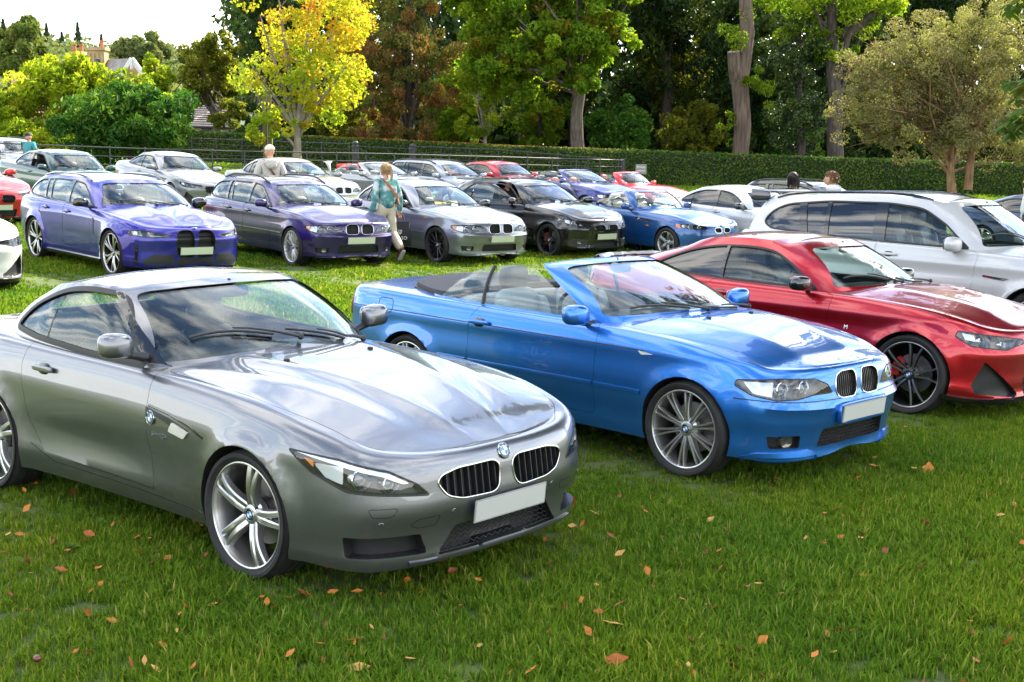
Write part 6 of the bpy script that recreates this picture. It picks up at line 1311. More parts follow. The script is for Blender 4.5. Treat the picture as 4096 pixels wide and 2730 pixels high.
# hedge
HEDGE_TOP = [(500, 523), (800, 528), (1500, 560), (2050, 588), (2600, 606), (3300, 632), (4096, 655), (4500, 668)]
HEDGE_LINE = [(-26.0, 76.0), (-15.0, 70.0), (6.0, 60.5), (15, 61.0), (34, 64.0)]
def hedge_at(x, y):
    px = 2048 + FPX * x / y; py = np.interp(px, [h[0] for h in HEDGE_TOP], [h[1] for h in HEDGE_TOP]); return at(px, py, y).z
def build_hedge():
    root = empty('hedge', None, (0, 65, 0)); tag(root, 'long clipped dark green hedge with fallen leaves along its flat top', 'hedge')
    L = resample(HEDGE_LINE, .5, False); g = np.random.default_rng(4); off = np.array([0, 65, 0.]); V = []; F = []; th = 1.5
    P = []; N = []; Q = []
    for i, (x, y) in enumerate(L):
        a = np.array(L[max(i - 1, 0)]); b = np.array(L[min(i + 1, len(L) - 1)]); t = (b - a) / np.linalg.norm(b - a); n = np.array([t[1], -t[0]]); zt = hedge_at(x, y); zb = gz(x, y) - .1; k = len(V)
        V += [(x, y, zb), (x + n[0] * .05, y + n[1] * .05, zt - .12), (x - n[0] * .12, y - n[1] * .12, zt - .06), (x - n[0] * th, y - n[1] * th, zt - .06), (x - n[0] * th, y - n[1] * th, zb)]
        if i: F += [(k - 5 + j, k - 5 + j + 1, k + j + 1, k + j) for j in range(4)]
        m = int(520 * max(zt - zb, .5) * .5); h = g.uniform(0, 1, m); s = g.uniform(-.25, .25, m); d = g.normal(.03, .05, m)
        P.append(np.stack([x + t[0] * s + n[0] * d, y + t[1] * s + n[1] * d, zb + (zt - zb) * h], 1)); N.append(np.tile([n[0] * 1.1, n[1] * 1.1, .1], (m, 1)))
        m2 = 260; w = g.uniform(-.05, th, m2); s = g.uniform(-.25, .25, m2); P.append(np.stack([x + t[0] * s - n[0] * w, y + t[1] * s - n[1] * w, zt + g.normal(-.03, .03, m2)], 1)); N.append(np.tile([0, 0, 1.2], (m2, 1)))
        if -14 < x < 6: m3 = int(26 * np.interp(x, [-14, -9, -3, 1, 6], [.2, 1, 1.6, .8, .1])); w = g.uniform(0, th, m3); s = g.uniform(-.25, .25, m3); Q.append(np.stack([x + t[0] * s - n[0] * w, y + t[1] * s - n[1] * w, np.full(m3, zt + .03)], 1))
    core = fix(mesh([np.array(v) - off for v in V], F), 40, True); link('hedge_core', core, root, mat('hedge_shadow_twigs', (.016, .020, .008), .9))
    P = np.concatenate(P) - off; N = np.concatenate(N); tint = np.clip(g.normal(.45, .2, len(P)) + .16 * np.sin(P[:, 0] * 1.3) * np.sin(P[:, 2] * 2.2 + P[:, 0] * .4), 0, 1)
    Vv, Ff, tt = leaves(P, .12, .1, .6, tint, 3, out=N); link('hedge_leaves', raw_mesh(Vv, Ff, tt), root, ramp_mat('hedge_leaf', [(.020, .045, .010), (.040, .085, .014), (.068, .130, .018), (.11, .165, .024), (.10, .085, .02)], rough=.6, trans=.2, spec=.12))
    Q = np.concatenate(Q) - off; Vv, Ff, tt = leaves(Q, .11, .9, .7, None, 8); o = link('leaf_litter', raw_mesh(Vv, Ff, tt), root, ramp_mat('brown_litter', [(.16, .05, .015), (.30, .12, .03), (.40, .2, .07)], trans=.15)); o['kind'] = 'stuff'
build_hedge()
IRON = noise_mat('fence_iron', [(.020, .021, .023), (.04, .041, .044)], 12, .45)
def fence(name, label, A, B, tops, step, nrails, hgt, seed=0, r=.017, pr=.016, x_end=None):
    """estate railing: each post and each rail a part of its own"""
    root = empty(name, None, (A[0], A[1], gz(*A))); tag(root, label, 'fence', 'black estate railings'); off = Vector(root.location); A = Vector(A); B = Vector(B); n = int((B - A).length / step); top = []
    pm_ = MB().box((0, 0, .5), (.045, .016, 1.0)).ball((0, 0, 1.01), .026, 0, 8, 6).mesh(); pm_.materials.append(IRON)
    ang = math.atan2(B.y - A.y, B.x - A.x)
    for i in range(n + 1):
        p = A.lerp(B, i / n); px = 2048 + FPX * p.x / p.y; zt = at(px, np.interp(px, [t[0] for t in tops], [t[1] for t in tops]), p.y).z; zb = gz(p.x, p.y); top.append((p, zb, zt))
        o = bpy.data.objects.new('post', pm_); COL.objects.link(o); o.parent = root; o.location = Vector((p.x, p.y, zb - .05)) - off; o.scale = (1, 1, zt - zb + .05); o.rotation_euler = (0, 0, ang)
    for k in range(nrails):
        m = MB(); f = 1 - k / nrails * (.97 if nrails > 2 else .9)
        m.tube([Vector((p.x, p.y, zb + (zt - zb) * f)) - off for p, zb, zt in top], r * (1.35 if k == 0 else .8), 6); m.build('rail', IRON, root)
    return root
NEAR_TOP = [(-300, 565), (0, 573), (520, 594), (1000, 607), (1500, 615), (2050, 630), (2493, 642)]
FAR_TOP = [(760, 553), (1000, 562), (1500, 580), (2000, 600), (2493, 643)]
fence('estate_fence', 'low black railing running behind the far row of cars', (-21.0, 41.6), (4.75, 57.0), NEAR_TOP, 1.16, 4, 1.2)
fence('estate_fence', 'taller five-rail black fence close in front of the hedge at left', (-15.6, 65.2), (-7.5, 61.6), FAR_TOP, 1.3, 5, 1.3)
fence('estate_fence', 'five-rail black fence from the gate to the square end post', (-4.5, 60.5), (4.6, 57.5), FAR_TOP, 1.3, 5, 1.3)
def build_gate():
    root = empty('field_gate', None, (-6.0, 61.2, gz(-6.0, 61.2))); tag(root, 'black iron field gate with diagonal braces between two round posts', 'gate')
    off = Vector(root.location); pts = [at(1421, 565, 61.6), at(1651, 575, 60.6)]; zb = [gz(p.x, p.y) for p in pts]
    for p, z in zip(pts, zb):
        h = p.z - z; m = MB(); m.lathe([(.16, 0), (.16, h * .80), (.18, h * .81), (.18, h * .84), (.13, h * .86), (.12, h * .88), (.16, h * .93), (.14, h * .97), (.05, h * 1.0), (.001, h * 1.005)], 20, 0, 'z', Vector((p.x, p.y, z)) - off); m.build('gate_post', IRON, root, 50)
    a, b = pts; fr = []
    for k in range(5): m = MB(); f = .84 - .19 * k; m.tube([Vector((a.x, a.y, zb[0] + (a.z - zb[0]) * f)) - off, Vector((b.x, b.y, zb[1] + (b.z - zb[1]) * f)) - off], .016, 6); m.build('bar', IRON, root)
    for t0, t1 in ((.05, .5), (.5, .95)):
        for f0, f1 in ((.84, .1),):
            m = MB(); p = a.lerp(b, t0); q = a.lerp(b, t1); m.tube([Vector((p.x, p.y, zb[0] + (a.z - zb[0]) * f0)) - off, Vector((q.x, q.y, zb[1] + (b.z - zb[1]) * f1)) - off], .014, 6); m.build('brace', IRON, root)
build_gate()
p_ = at(2493, 640, 57.3); m_ = MB(); z_ = gz(p_.x, p_.y); m_.box((0, 0, (p_.z - z_) / 2 + .02), (.17, .17, p_.z - z_ + .04)); m_.box((0, 0, p_.z - z_ + .05), (.2, .2, .04)); o_ = m_.build('fence_end_post', IRON); o_.location = (p_.x, p_.y, z_); tag(o_, 'square black iron end post where the railings meet beside the hedge', 'post')
def build_sign():
    p = at(2555, 672, 56.5); z = gz(p.x, p.y); root = empty('notice_sign', None, (p.x, p.y, z)); tag(root, 'small grey notice board on a wooden post before the hedge', 'sign')
    MB().box((0, 0, (p.z - z) / 2), (.26, .14, p.z - z)).build('post', noise_mat('weathered_wood', [(.28, .25, .20), (.42, .39, .33)], 20, .85, (1, 1, .1)), root)
    MB().box((.09, -.09, p.z - z - .06), (.46, .03, .42)).build('board', mat('sign_grey', (.22, .21, .20), .6), root)
    strip_letters(root, 'Private', (.09, -.108, p.z - z + .03), (0, -1, 0), .13, WHITE, name='lettering'); MB().box((.09, -.108, p.z - z - .13), (.34, .004, .045)).build('worn_line', mat('faded_white', (.5, .5, .5), .6), root)
build_sign()
def build_bin():
    p = at(1392, 715, 47); root = empty('plastic_bin', None, (p.x, p.y, gz(p.x, p.y))); tag(root, 'bright red lidded plastic bin standing by the gate post', 'bin'); rd = mat('red_plastic', (.55, .008, .012), .35, coat=.4); h = at(1392, 657, 47).z - gz(p.x, p.y)
    MB().box((0, 0, h * .45), (.62, .6, h * .9), taper=1.12).build('tub', rd, root); m = MB(); m.add(*superball((0, 0, h * .93), (.38, .37, .08), .4)); m.build('lid', rd, root); MB().tube([(-.28, -.34, h * .8), (0, -.40, h * .82), (.28, -.34, h * .8)], .02).build('handle', rd, root)
build_bin()
# trees and shrubs
YEL = ramp_mat('maple_leaf', [(.46, .22, .03), (.46, .34, .03), (.42, .40, .03), (.35, .39, .03), (.27, .35, .03)], rough=.5, trans=.55, tcol=1.45)
GRN = ramp_mat('sycamore_leaf', [(.20, .15, .015), (.12, .18, .015), (.10, .19, .015), (.15, .25, .02), (.26, .33, .025)], rough=.5, trans=.55, tcol=1.45)
LIME = ramp_mat('lime_leaf', [(.12, .18, .015), (.20, .27, .018), (.30, .36, .022), (.38, .40, .03)], rough=.5, trans=.55, tcol=1.45)
SUMAC = ramp_mat('sumac_leaf', [(.025, .080, .015), (.04, .12, .018), (.07, .165, .02), (.13, .22, .025)], rough=.55, trans=.35, spec=.12)
OLIVE = ramp_mat('olive_leaf', [(.07, .085, .015), (.12, .135, .02), (.18, .19, .025), (.25, .24, .03)], rough=.6, trans=.55, tcol=1.45)
DARK = ramp_mat('yew_leaf', [(.012, .026, .010), (.024, .048, .014), (.042, .075, .018), (.085, .12, .024)], rough=.6, trans=.2, spec=.08)
RUST = ramp_mat('rust_needles', [(.27, .12, .05), (.27, .15, .05), (.19, .15, .04), (.12, .15, .035), (.11, .17, .035)], rough=.6, trans=.3)
HAW = ramp_mat('hawthorn_leaf', [(.15, .11, .055), (.17, .155, .07), (.21, .19, .08), (.25, .235, .09), (.30, .30, .09)], rough=.5, trans=.35, spec=.15)
CHE = ramp_mat('chestnut_leaf', [(.16, .10, .02), (.06, .10, .014), (.04, .085, .012), (.06, .12, .016), (.10, .16, .02)], rough=.45, trans=.35)
HOLLY = ramp_mat('holly_leaf', [(.010, .022, .009), (.02, .045, .012), (.04, .075, .016), (.13, .19, .03)], rough=.3, trans=.12, spec=.3)
def ell(x0, y0, x1, y1, D, depth=None):
    c, (rx, rz) = px_box(x0, y0, x1, y1, D); return tuple(c), (rx, depth or (rx + rz) / 2, rz)
DS = 1.36
def T(name, label, tp, D, boxes, leaf, bark, ls, seed, r0=.2, topy=None, **k):
    D = D * DS; ls = ls * .98; r0 = r0 * 1.3; boxes = [tuple(bx[:5]) + (int(bx[5] * 1.7),) + tuple(bx[6:]) for bx in boxes]
    b = on_ground(tp[0], D); cr = []
    for bx in boxes: c, r = ell(*bx[:4], D + (bx[7] if len(bx) > 7 else 0)); cr.append((c, r, bx[4], bx[5], bx[6]) + ((bx[8],) if len(bx) > 8 else ()))
    return tree(name, label, tuple(b), tuple(at(tp[1] if len(tp) > 1 else tp[0], topy if topy is not None else tp[2], D)), r0, cr, leaf, bark, ls, seed, **k)
def build_trees():
    # autumn maple, several stems from the ground
    D = 40.0
    def stems(m, o):
        for (x, y, r) in ((1040, 60, .07), (1110, -40, .08), (1250, -40, .09), (1330, 120, .07), (1010, 260, .06), (1400, 240, .05)):
            e = at(x, y, D * DS + (x % 5 - 2) * .5) - Vector(o); a = at(1190, 560 - (x % 40), D * DS) - Vector(o); mid = a.lerp(e, .35) + Vector((0, 0, .25)); m.tube([Vector((0, 0, -.1)) if x == 1250 else a, a, mid, a.lerp(e, .7), e], [.23 if x == 1250 else r * 1.5, r * 1.5, r * 1.3, r * .8, .02], 8)
            for q in range(5): s = mid.lerp(e, q / 5); m.tube([s, s + Vector((random.uniform(-1, 1), random.uniform(-1, 1), random.uniform(.1, .8)))], [r * .35, .008], 5)
    T('maple_tree', 'young maple with yellow and orange autumn leaves, several pale stems', (1185, 1190, 480), D, [(985, -160, 1480, 330, 84, 46, .22, 0, -.08), (960, 150, 1520, 470, 70, 44, .20, 0, .16), (1010, 380, 1350, 560, 22, 45, .22, 0, .25), (960, 470, 1100, 590, 7, 40, .35, 0, .2)], YEL, BARK_P, .17, 3, .17, None, group='trees by the hedge', limbs=8, extra=stems)
    for px in (1062, 1082):
        p = on_ground(px, 55.2); t = at(px, 358, 55.2); o = MB().box((0, 0, (t.z - p.z) / 2), (.17, .17, t.z - p.z)).build('tree_stake', noise_mat('stake_green_wood', [(.14, .14, .06), (.22, .21, .10)], 10, .9, (1, 1, .1))); o.location = p; tag(o, 'tall %s wooden tree stake beside the yellow maple' % ('left-hand' if px == 1062 else 'right-hand'), 'stake')
    T('sumac_shrub', 'broad dark green leafy shrub behind the low railing', (520, 520, 480), 39, [(250, 350, 760, 620, 60, 80, .34), (430, 330, 700, 520, 26, 70, .34), (560, 440, 790, 600, 18, 70, .36, -1, .25)], SUMAC, BARK, .30, 5, .12, 480, limbs=16, aspect=.34, up=.2, cat='shrub', droop=(0, -.2, -.5))
    T('ailanthus_tree', 'sprawling yellow-green leafy tree in front of the houses', (300, 330, 330), 46, [(60, 235, 420, 480, 60, 75, .30), (200, 300, 560, 470, 40, 75, .30), (-80, 300, 130, 560, 36, 75, .34), (300, 320, 700, 480, 36, 60, .30, 2, .2), (-60, 480, 380, 640, 40, 70, .32, -2, -.2)], LIME, BARK, .30, 6, .15, 380, limbs=26, aspect=.36, up=.3, droop=(0, -.2, -.4))
    T('lime_tree', 'yellow-leaved tree between the gable and the spreading pine', (620, 620, 280), 58, [(560, 235, 700, 400, 26, 60, .34)], LIME, BARK, .26, 7, .15, 260, limbs=8)
    T('spreading_yew', 'olive-green yew with bare leaning lower stems', (900, 800, 300), 60, [(700, 180, 950, 420, 60, 85, .24), (800, 110, 970, 300, 36, 80, .26), (680, 330, 820, 450, 20, 70, .28), (850, 400, 990, 530, 22, 70, .3, -2, -.1)], OLIVE, BARK, .19, 8, .28, 250, limbs=22, kink=.15)
    T('weeping_conifer', 'tall dark weeping conifer behind the yellow maple', (1060, 1060, -200), 55, [(960, -220, 1200, 140, 56, 110, .22), (970, 60, 1230, 360, 56, 110, .22), (985, 300, 1200, 520, 36, 90, .24)], DARK, BARK_D, .22, 9, .35, -250, limbs=20, droop=(0, 0, -1.6), aspect=.28, kink=.1)
    def spire(m, o): pass
    T('swamp_cypress', 'feathery conifer turning rust brown beside the maple', (1630, 1630, -250), 51, [(1430, -240, 1800, 120, 70, 110, .2, 0, .2), (1300, 60, 1830, 330, 100, 110, .2, 0, .02), (1320, 280, 1800, 480, 80, 110, .2, 0, -.06), (1400, 440, 1780, 590, 50, 100, .2, 0, -.1)], RUST, BARK_D, .19, 10, .25, -260, limbs=36, droop=(0, 0, -.9), aspect=.3, kink=.08, start=(.1, .95))
    T('cypress_tree', 'grey-green conifer with drooping sprays beyond the rust conifer', (1480, 1480, -200), 57, [(1220, -220, 1560, 130, 60, 100, .22), (1250, 60, 1520, 330, 36, 90, .22)], OLIVE, BARK_D, .22, 11, .3, -200, limbs=20, droop=(0, 0, -1.3), aspect=.3)
    T('field_maple', 'small yellow-green tree leaning out over the hedge', (1960, 1910, 330), 50, [(1760, 235, 2080, 440, 56, 70, .24), (1790, 420, 1990, 580, 20, 50, .26, 0, -.1)], LIME, BARK_P, .15, 12, .10, 330, limbs=22)
    T('sycamore_tree', 'big sycamore with sunlit green crown and straight trunk', (2312, 2320, 20), 48, [(1740, -260, 2200, 160, 76, 95, .24, 0, .1), (2050, -260, 2560, 130, 76, 95, .24), (1800, 90, 2220, 330, 60, 90, .24), (2080, 60, 2500, 290, 54, 90, .24, -1), (2200, 260, 2420, 400, 16, 70, .28, -1, .1), (1990, 250, 2180, 420, 24, 60, .26)], GRN, BARK, .25, 13, .30, 0, limbs=34, kink=.22, start=(.42, .98), sides=12)
    for i, (bx, w) in enumerate((((2080, -260, 2520, 320), 1), ((2420, -260, 2920, 220), 1), ((2400, 160, 2900, 640), 1), ((2780, -60, 3200, 640), 1), ((2060, 300, 2440, 640), 1), ((3080, -240, 3500, 300), 1), ((3500, -260, 4150, 200), 1), ((3150, 250, 3600, 700), 1))):
        T('yew_tree', ['dark yew filling the gap behind the sycamore crown', 'tall black-green yew at the top centre of the wood', 'dense dark yew between sycamore trunk and sawn trunk', 'shadowed yew just behind the sawn-off trunk', 'low dark yew at the foot of the sycamore', 'dark evergreen behind the bright ash sprays', 'dark evergreen rising behind the hawthorn crown', 'low evergreen filling the gap behind the second trunk'][i], ((bx[0] + bx[2]) / 2, (bx[0] + bx[2]) / 2, 0), 54 + (i % 3) * 2, [(*bx, 85, 85, .25)], DARK, BARK_D, .36, 20 + i, .3, bx[1] + 60, limbs=14, droop=(0, 0, -.8), aspect=.4)
    for i, (bx, lf, lab, D_) in enumerate((((1240, 350, 1500, 600), OLIVE, 'olive bush low between the maple and the rust conifer', 53), ((1700, 260, 1960, 600), GRN, 'green understorey bush left of the small yellow-green tree', 55), ((2020, 330, 2300, 620), GRN, 'leafy green bush left of the sycamore trunk', 54), ((2330, 400, 2640, 640), SUMAC, 'mid-green laurel right of the sycamore trunk', 53), ((2560, 120, 2900, 470), OLIVE, 'soft olive conifer left of the sawn trunk', 57), ((2990, 360, 3330, 660), SUMAC, 'leafy laurel just right of the sawn trunk', 54), ((2640, 420, 2920, 650), OLIVE, 'low olive bush left of the sawn trunk foot', 53), ((1880, 0, 2300, 300), GRN, 'second green maple crown behind the sycamore', 58))):
        T('laurel_bush' if bx[1] > 300 else 'wood_tree', lab, ((bx[0] + bx[2]) / 2, (bx[0] + bx[2]) / 2, 0), D_, [(*bx, 60, 70, .26)], lf, BARK_D, .21, 70 + i, .14, bx[1] + 80, limbs=8)
    # sawn trunk
    D = 65.; b = on_ground(2965, D); root = empty('pollard_trunk', None, b); tag(root, 'thick pale trunk with a sawn-off limb stub above the hedge', 'tree', 'trees by the hedge'); m = MB(); pts = [at(x, y, D) - b for x, y in ((2958, 700), (2962, 610), (2972, 500), (2965, 400), (2958, 330), (2975, 240), (2990, 130), (2982, 0), (2975, -200), (2985, -500))]; m.tube(pts, [.46, .40, .41, .40, .43, .38, .35, .31, .29, .24], 16)
    s = at(2950, 330, D) - b; e = at(2934, 206, D - .4) - b; m.tube([s, at(2938, 270, D - .3) - b, e], [.36, .31, .29], 14, 0, False); m.build('trunk', noise_mat('bark_ridged', [(.045, .028, .020), (.10, .068, .050), (.165, .12, .09)], 6, .9, (1.6, 1.6, .16), 1.2), root, 60)
    m = MB(); d = (e - (at(2938, 270, D - .3) - b)).normalized(); m.lathe([(.001, .012), (.17, .014), (.275, .008), (.295, -.03)], 20, 0, 'z'); o = m.build('sawn_face', noise_mat('sawn_wood', [(.30, .25, .19), (.45, .40, .32)], 12, .8), root); o.matrix_local = Matrix.Translation(e) @ d.to_track_quat('Z', 'Y').to_matrix().to_4x4()
    cr = [ell(2890, 20, 3010, 260, D), ell(2990, 250, 3110, 420, D), ell(2880, 440, 2960, 570, D), ell(2960, 300, 3000, 380, D - .4)]; P = []; 
    for i, (c, r) in enumerate(cr): P.append(crown_points(c, r, [10, 12, 7, 3][i], 45, 50 + i, .4)[0])
    Vv, Ff, tt = leaves(np.concatenate(P) - np.array(b), .2, .2, .35, None, 5, (0, 0, -.6)); link('crown', raw_mesh(Vv, Ff, tt), root, GRN)
    T('ash_tree', 'tall ash with feathery bright green sprays and dark leaning trunk', (3350, 3330, 0), 49, [(2950, -260, 3330, 120, 46, 75, .26, 0, .2), (3180, -200, 3520, 170, 48, 75, .26, 0, .3), (3230, 120, 3440, 300, 16, 60, .28, 0, .1), (3400, -150, 3640, 120, 30, 70, .3, 0, .35)], GRN, BARK_D, .24, 14, .36, -200, limbs=18, aspect=.34, droop=(0, 0, -.5), extra=lambda m, o: m.tube([at(3365, 150, 66.6) - Vector(o), at(3480, 60, 66.6) - Vector(o), at(3640, -60, 66.6) - Vector(o)], [.3, .3, .2], 8))
    T('holly_tree', 'glossy dark holly sparkling in the sun left of the second trunk', (3200, 3200, 150), 50, [(3040, 60, 3340, 330, 60, 90, .24), (3060, 300, 3330, 620, 60, 90, .24, 0, .08)], HOLLY, BARK_D, .13, 15, .2, 120, limbs=10)
    D = 36.0; DH = D * DS
    def stem2(m, o):
        m.tube([at(3872, 760, DH) - Vector(o), at(3880, 660, DH) - Vector(o), at(3895, 560, DH) - Vector(o), at(3940, 400, DH) - Vector(o)], [.16, .15, .13, .07], 8)
        for q in range(70): a = Vector(at(3840 + random.uniform(-60, 60), 520 + random.uniform(-60, 40), DH)) - Vector(o); e = Vector(at(random.uniform(3360, 4150), random.uniform(60, 620), DH + random.uniform(-2.5, 2.5))) - Vector(o); m.tube([a, a.lerp(e, .5) + Vector((0, 0, random.uniform(0, .5))), e], [.045, .025, .006], 4)
    T('hawthorn_tree', 'round hawthorn with dusty olive leaves and two lichened stems', (3822, 3800, 480), D, [(3330, 200, 3800, 620, 160, 90, .17), (3420, 60, 3950, 420, 160, 90, .17, 0, .1), (3700, -20, 4200, 420, 150, 90, .17, 0, .15), (3600, 330, 4200, 660, 140, 90, .18), (4000, 480, 4300, 680, 30, 80, .22, 0, .2)], HAW, noise_mat('bark_orange', [(.10, .055, .03), (.22, .12, .06), (.30, .2, .11)], 8, .85, (1, 1, .3), .6), .085, 16, .16, 470, group='trees by the hedge', limbs=26, extra=stem2)
build_trees()
def build_belt():
    g = np.random.default_rng(12); P = []; T_ = []
    for i in range(420):
        D = g.uniform(92, 112); x = g.uniform(1000, 4700); y = g.uniform(-330, 640); y = max(y, np.interp(x, [1000, 1300, 1500, 4700], [60, -60, -330, -330])); c = np.array(at(x, y, D)); n = 120; P.append(blob_points(c, g.uniform(2.2, 3.6), n, g, .9)); T_.append(np.clip(g.normal(.4, .2, n), 0, 1))
    for i in range(150): D = g.uniform(84, 100); c = np.array(at(g.uniform(1050, 4600), g.uniform(380, 660), D)); P.append(blob_points(c, g.uniform(1.8, 2.8), 110, g, .9)); T_.append(np.clip(g.normal(.35, .2, 110), 0, 1))
    V, F, tt = leaves(np.concatenate(P), .75, .2, .6, np.concatenate(T_), 3); o = link('woodland', raw_mesh(V, F, tt), None, ramp_mat('wood_leaf', [(.016, .034, .012), (.035, .065, .018), (.06, .10, .022), (.12, .17, .03)], trans=.25)); tag(o, 'dark mass of woodland closing the view behind the hedge trees', 'wood', kind='stuff')
build_belt()
# the horse chestnut whose crown shades the front row
def palmate(P, size, seed, tint=None, lite=False):
    """five drooping leaflets per leaf"""
    g = np.random.default_rng(seed); n = len(P); az0 = g.uniform(0, 6.283, n); t = g.uniform(0, 1, n) if tint is None else tint; Vs = []; Fs = []; Ts = []
    for k in range(5):
        az = az0 + (k - 2) * .75; d = np.stack([np.cos(az), np.sin(az), np.full(n, -.55) + g.normal(0, .15, n)], 1); d /= np.linalg.norm(d, axis=1)[:, None]; s = np.cross(d, np.array([0, 0, 1.])); s /= np.linalg.norm(s, axis=1)[:, None]; up = np.cross(s, d)
        L = (size * g.uniform(.75, 1.15, n) * (1 - .12 * abs(k - 2)))[:, None]; V = np.empty((n, 6, 3)); V[:, 0] = P; V[:, 1] = P + d * L * .62 + s * L * .19 - up * L * .03; V[:, 2] = P + d * L - up * L * .08; V[:, 3] = P + d * L * .62 - s * L * .19 - up * L * .03; V[:, 4] = P + d * L * .25 + s * L * .08; V[:, 5] = P + d * L * .25 - s * L * .08
        mid = P + d * L * .6 + up * L * .03; V = np.concatenate([V, mid[:, None]], 1); i = (np.arange(n) * 7)[:, None] + len(Vs) * n * 7
        for tri in (((0, 1, 2), (0, 2, 3)) if lite else ((0, 4, 6), (4, 1, 6), (1, 2, 6), (2, 3, 6), (3, 5, 6), (5, 0, 6))): Fs.append(i + np.array([tri]))
        Vs.append(V.reshape(-1, 3)); Ts.append(np.repeat(np.clip(t + g.normal(0, .06, n), 0, 1), 7))
    return np.concatenate(Vs), np.concatenate(Fs), np.concatenate(Ts)
def build_chestnut():
    b = Vector((12.9, 18.5, gz(12.9, 18.5))); root = empty('horse_chestnut', None, b); tag(root, 'horse chestnut whose drooping palmate leaves hang in at the right edge', 'tree', 'trees by the hedge'); off = np.array(b)
    g = np.random.default_rng(77); C = []; P = []; T_ = []
    for c, r, n, per in (((10.6, 16.6, 9.6), (7.2, 6.6, 3.0), 460, 42), ((7.2, 13.6, 9.0), (3.6, 4.2, 2.0), 120, 40), ((13, 18, 13.5), (6.5, 6, 3.5), 150, 34), ((13.0, 23.5, 10.5), (5.2, 5.0, 3.2), 230, 40)):
        p, t, cc = crown_points(c, r, n, per, 90 + n, .17, .2, -.8); k = (p[:, 2] > CAM_H + .115 * p[:, 1] + .5) | (p[:, 0] > .40 * p[:, 1] + .5); P.append(p[k]); T_.append(t[k]); C.append(cc)
    P = np.concatenate(P); T_ = np.concatenate(T_); C = np.concatenate(C)
    V, F, tt = palmate(P - off, .30, 3, T_, True); link('crown', raw_mesh(V, F, tt), root, CHE)
    # the spray that hangs into the picture
    Q = []
    for bx, n in (((4030, 300, 4120, 520), 26), ((4050, -40, 4130, 70), 12), ((4085, 420, 4180, 560), 10)):
        c, (rx, rz) = px_box(*bx, 12.5); Q.append(np.array(c) + g.uniform(-1, 1, (n, 3)) * np.array([rx, .35, rz]))
    Q = np.concatenate(Q)
    for q_ in (Q[:26], Q[26:38], Q[38:]): V, F, tt = palmate(q_ - off, .19, 4 + len(q_)); link('hanging_spray', raw_mesh(V, F, tt), root, CHE)['kind'] = 'stuff'
    m = MB(); limb_tubes(m, (0, 0, -.2), (.2, .3, 9.5), .42, [c - off for c in C[::6]], 8, start=(.4, .95), sides=10); s = Vector(Q.mean(0)) - b; m.tube([Vector((-.1, .1, 5)), Vector((-2, -1.5, 6)), s + Vector((1.2, .3, 1.2)), s + Vector((.3, .1, .2))], [.12, .08, .03, .012], 6); m.build('trunk', BARK, root, 60)
build_chestnut()
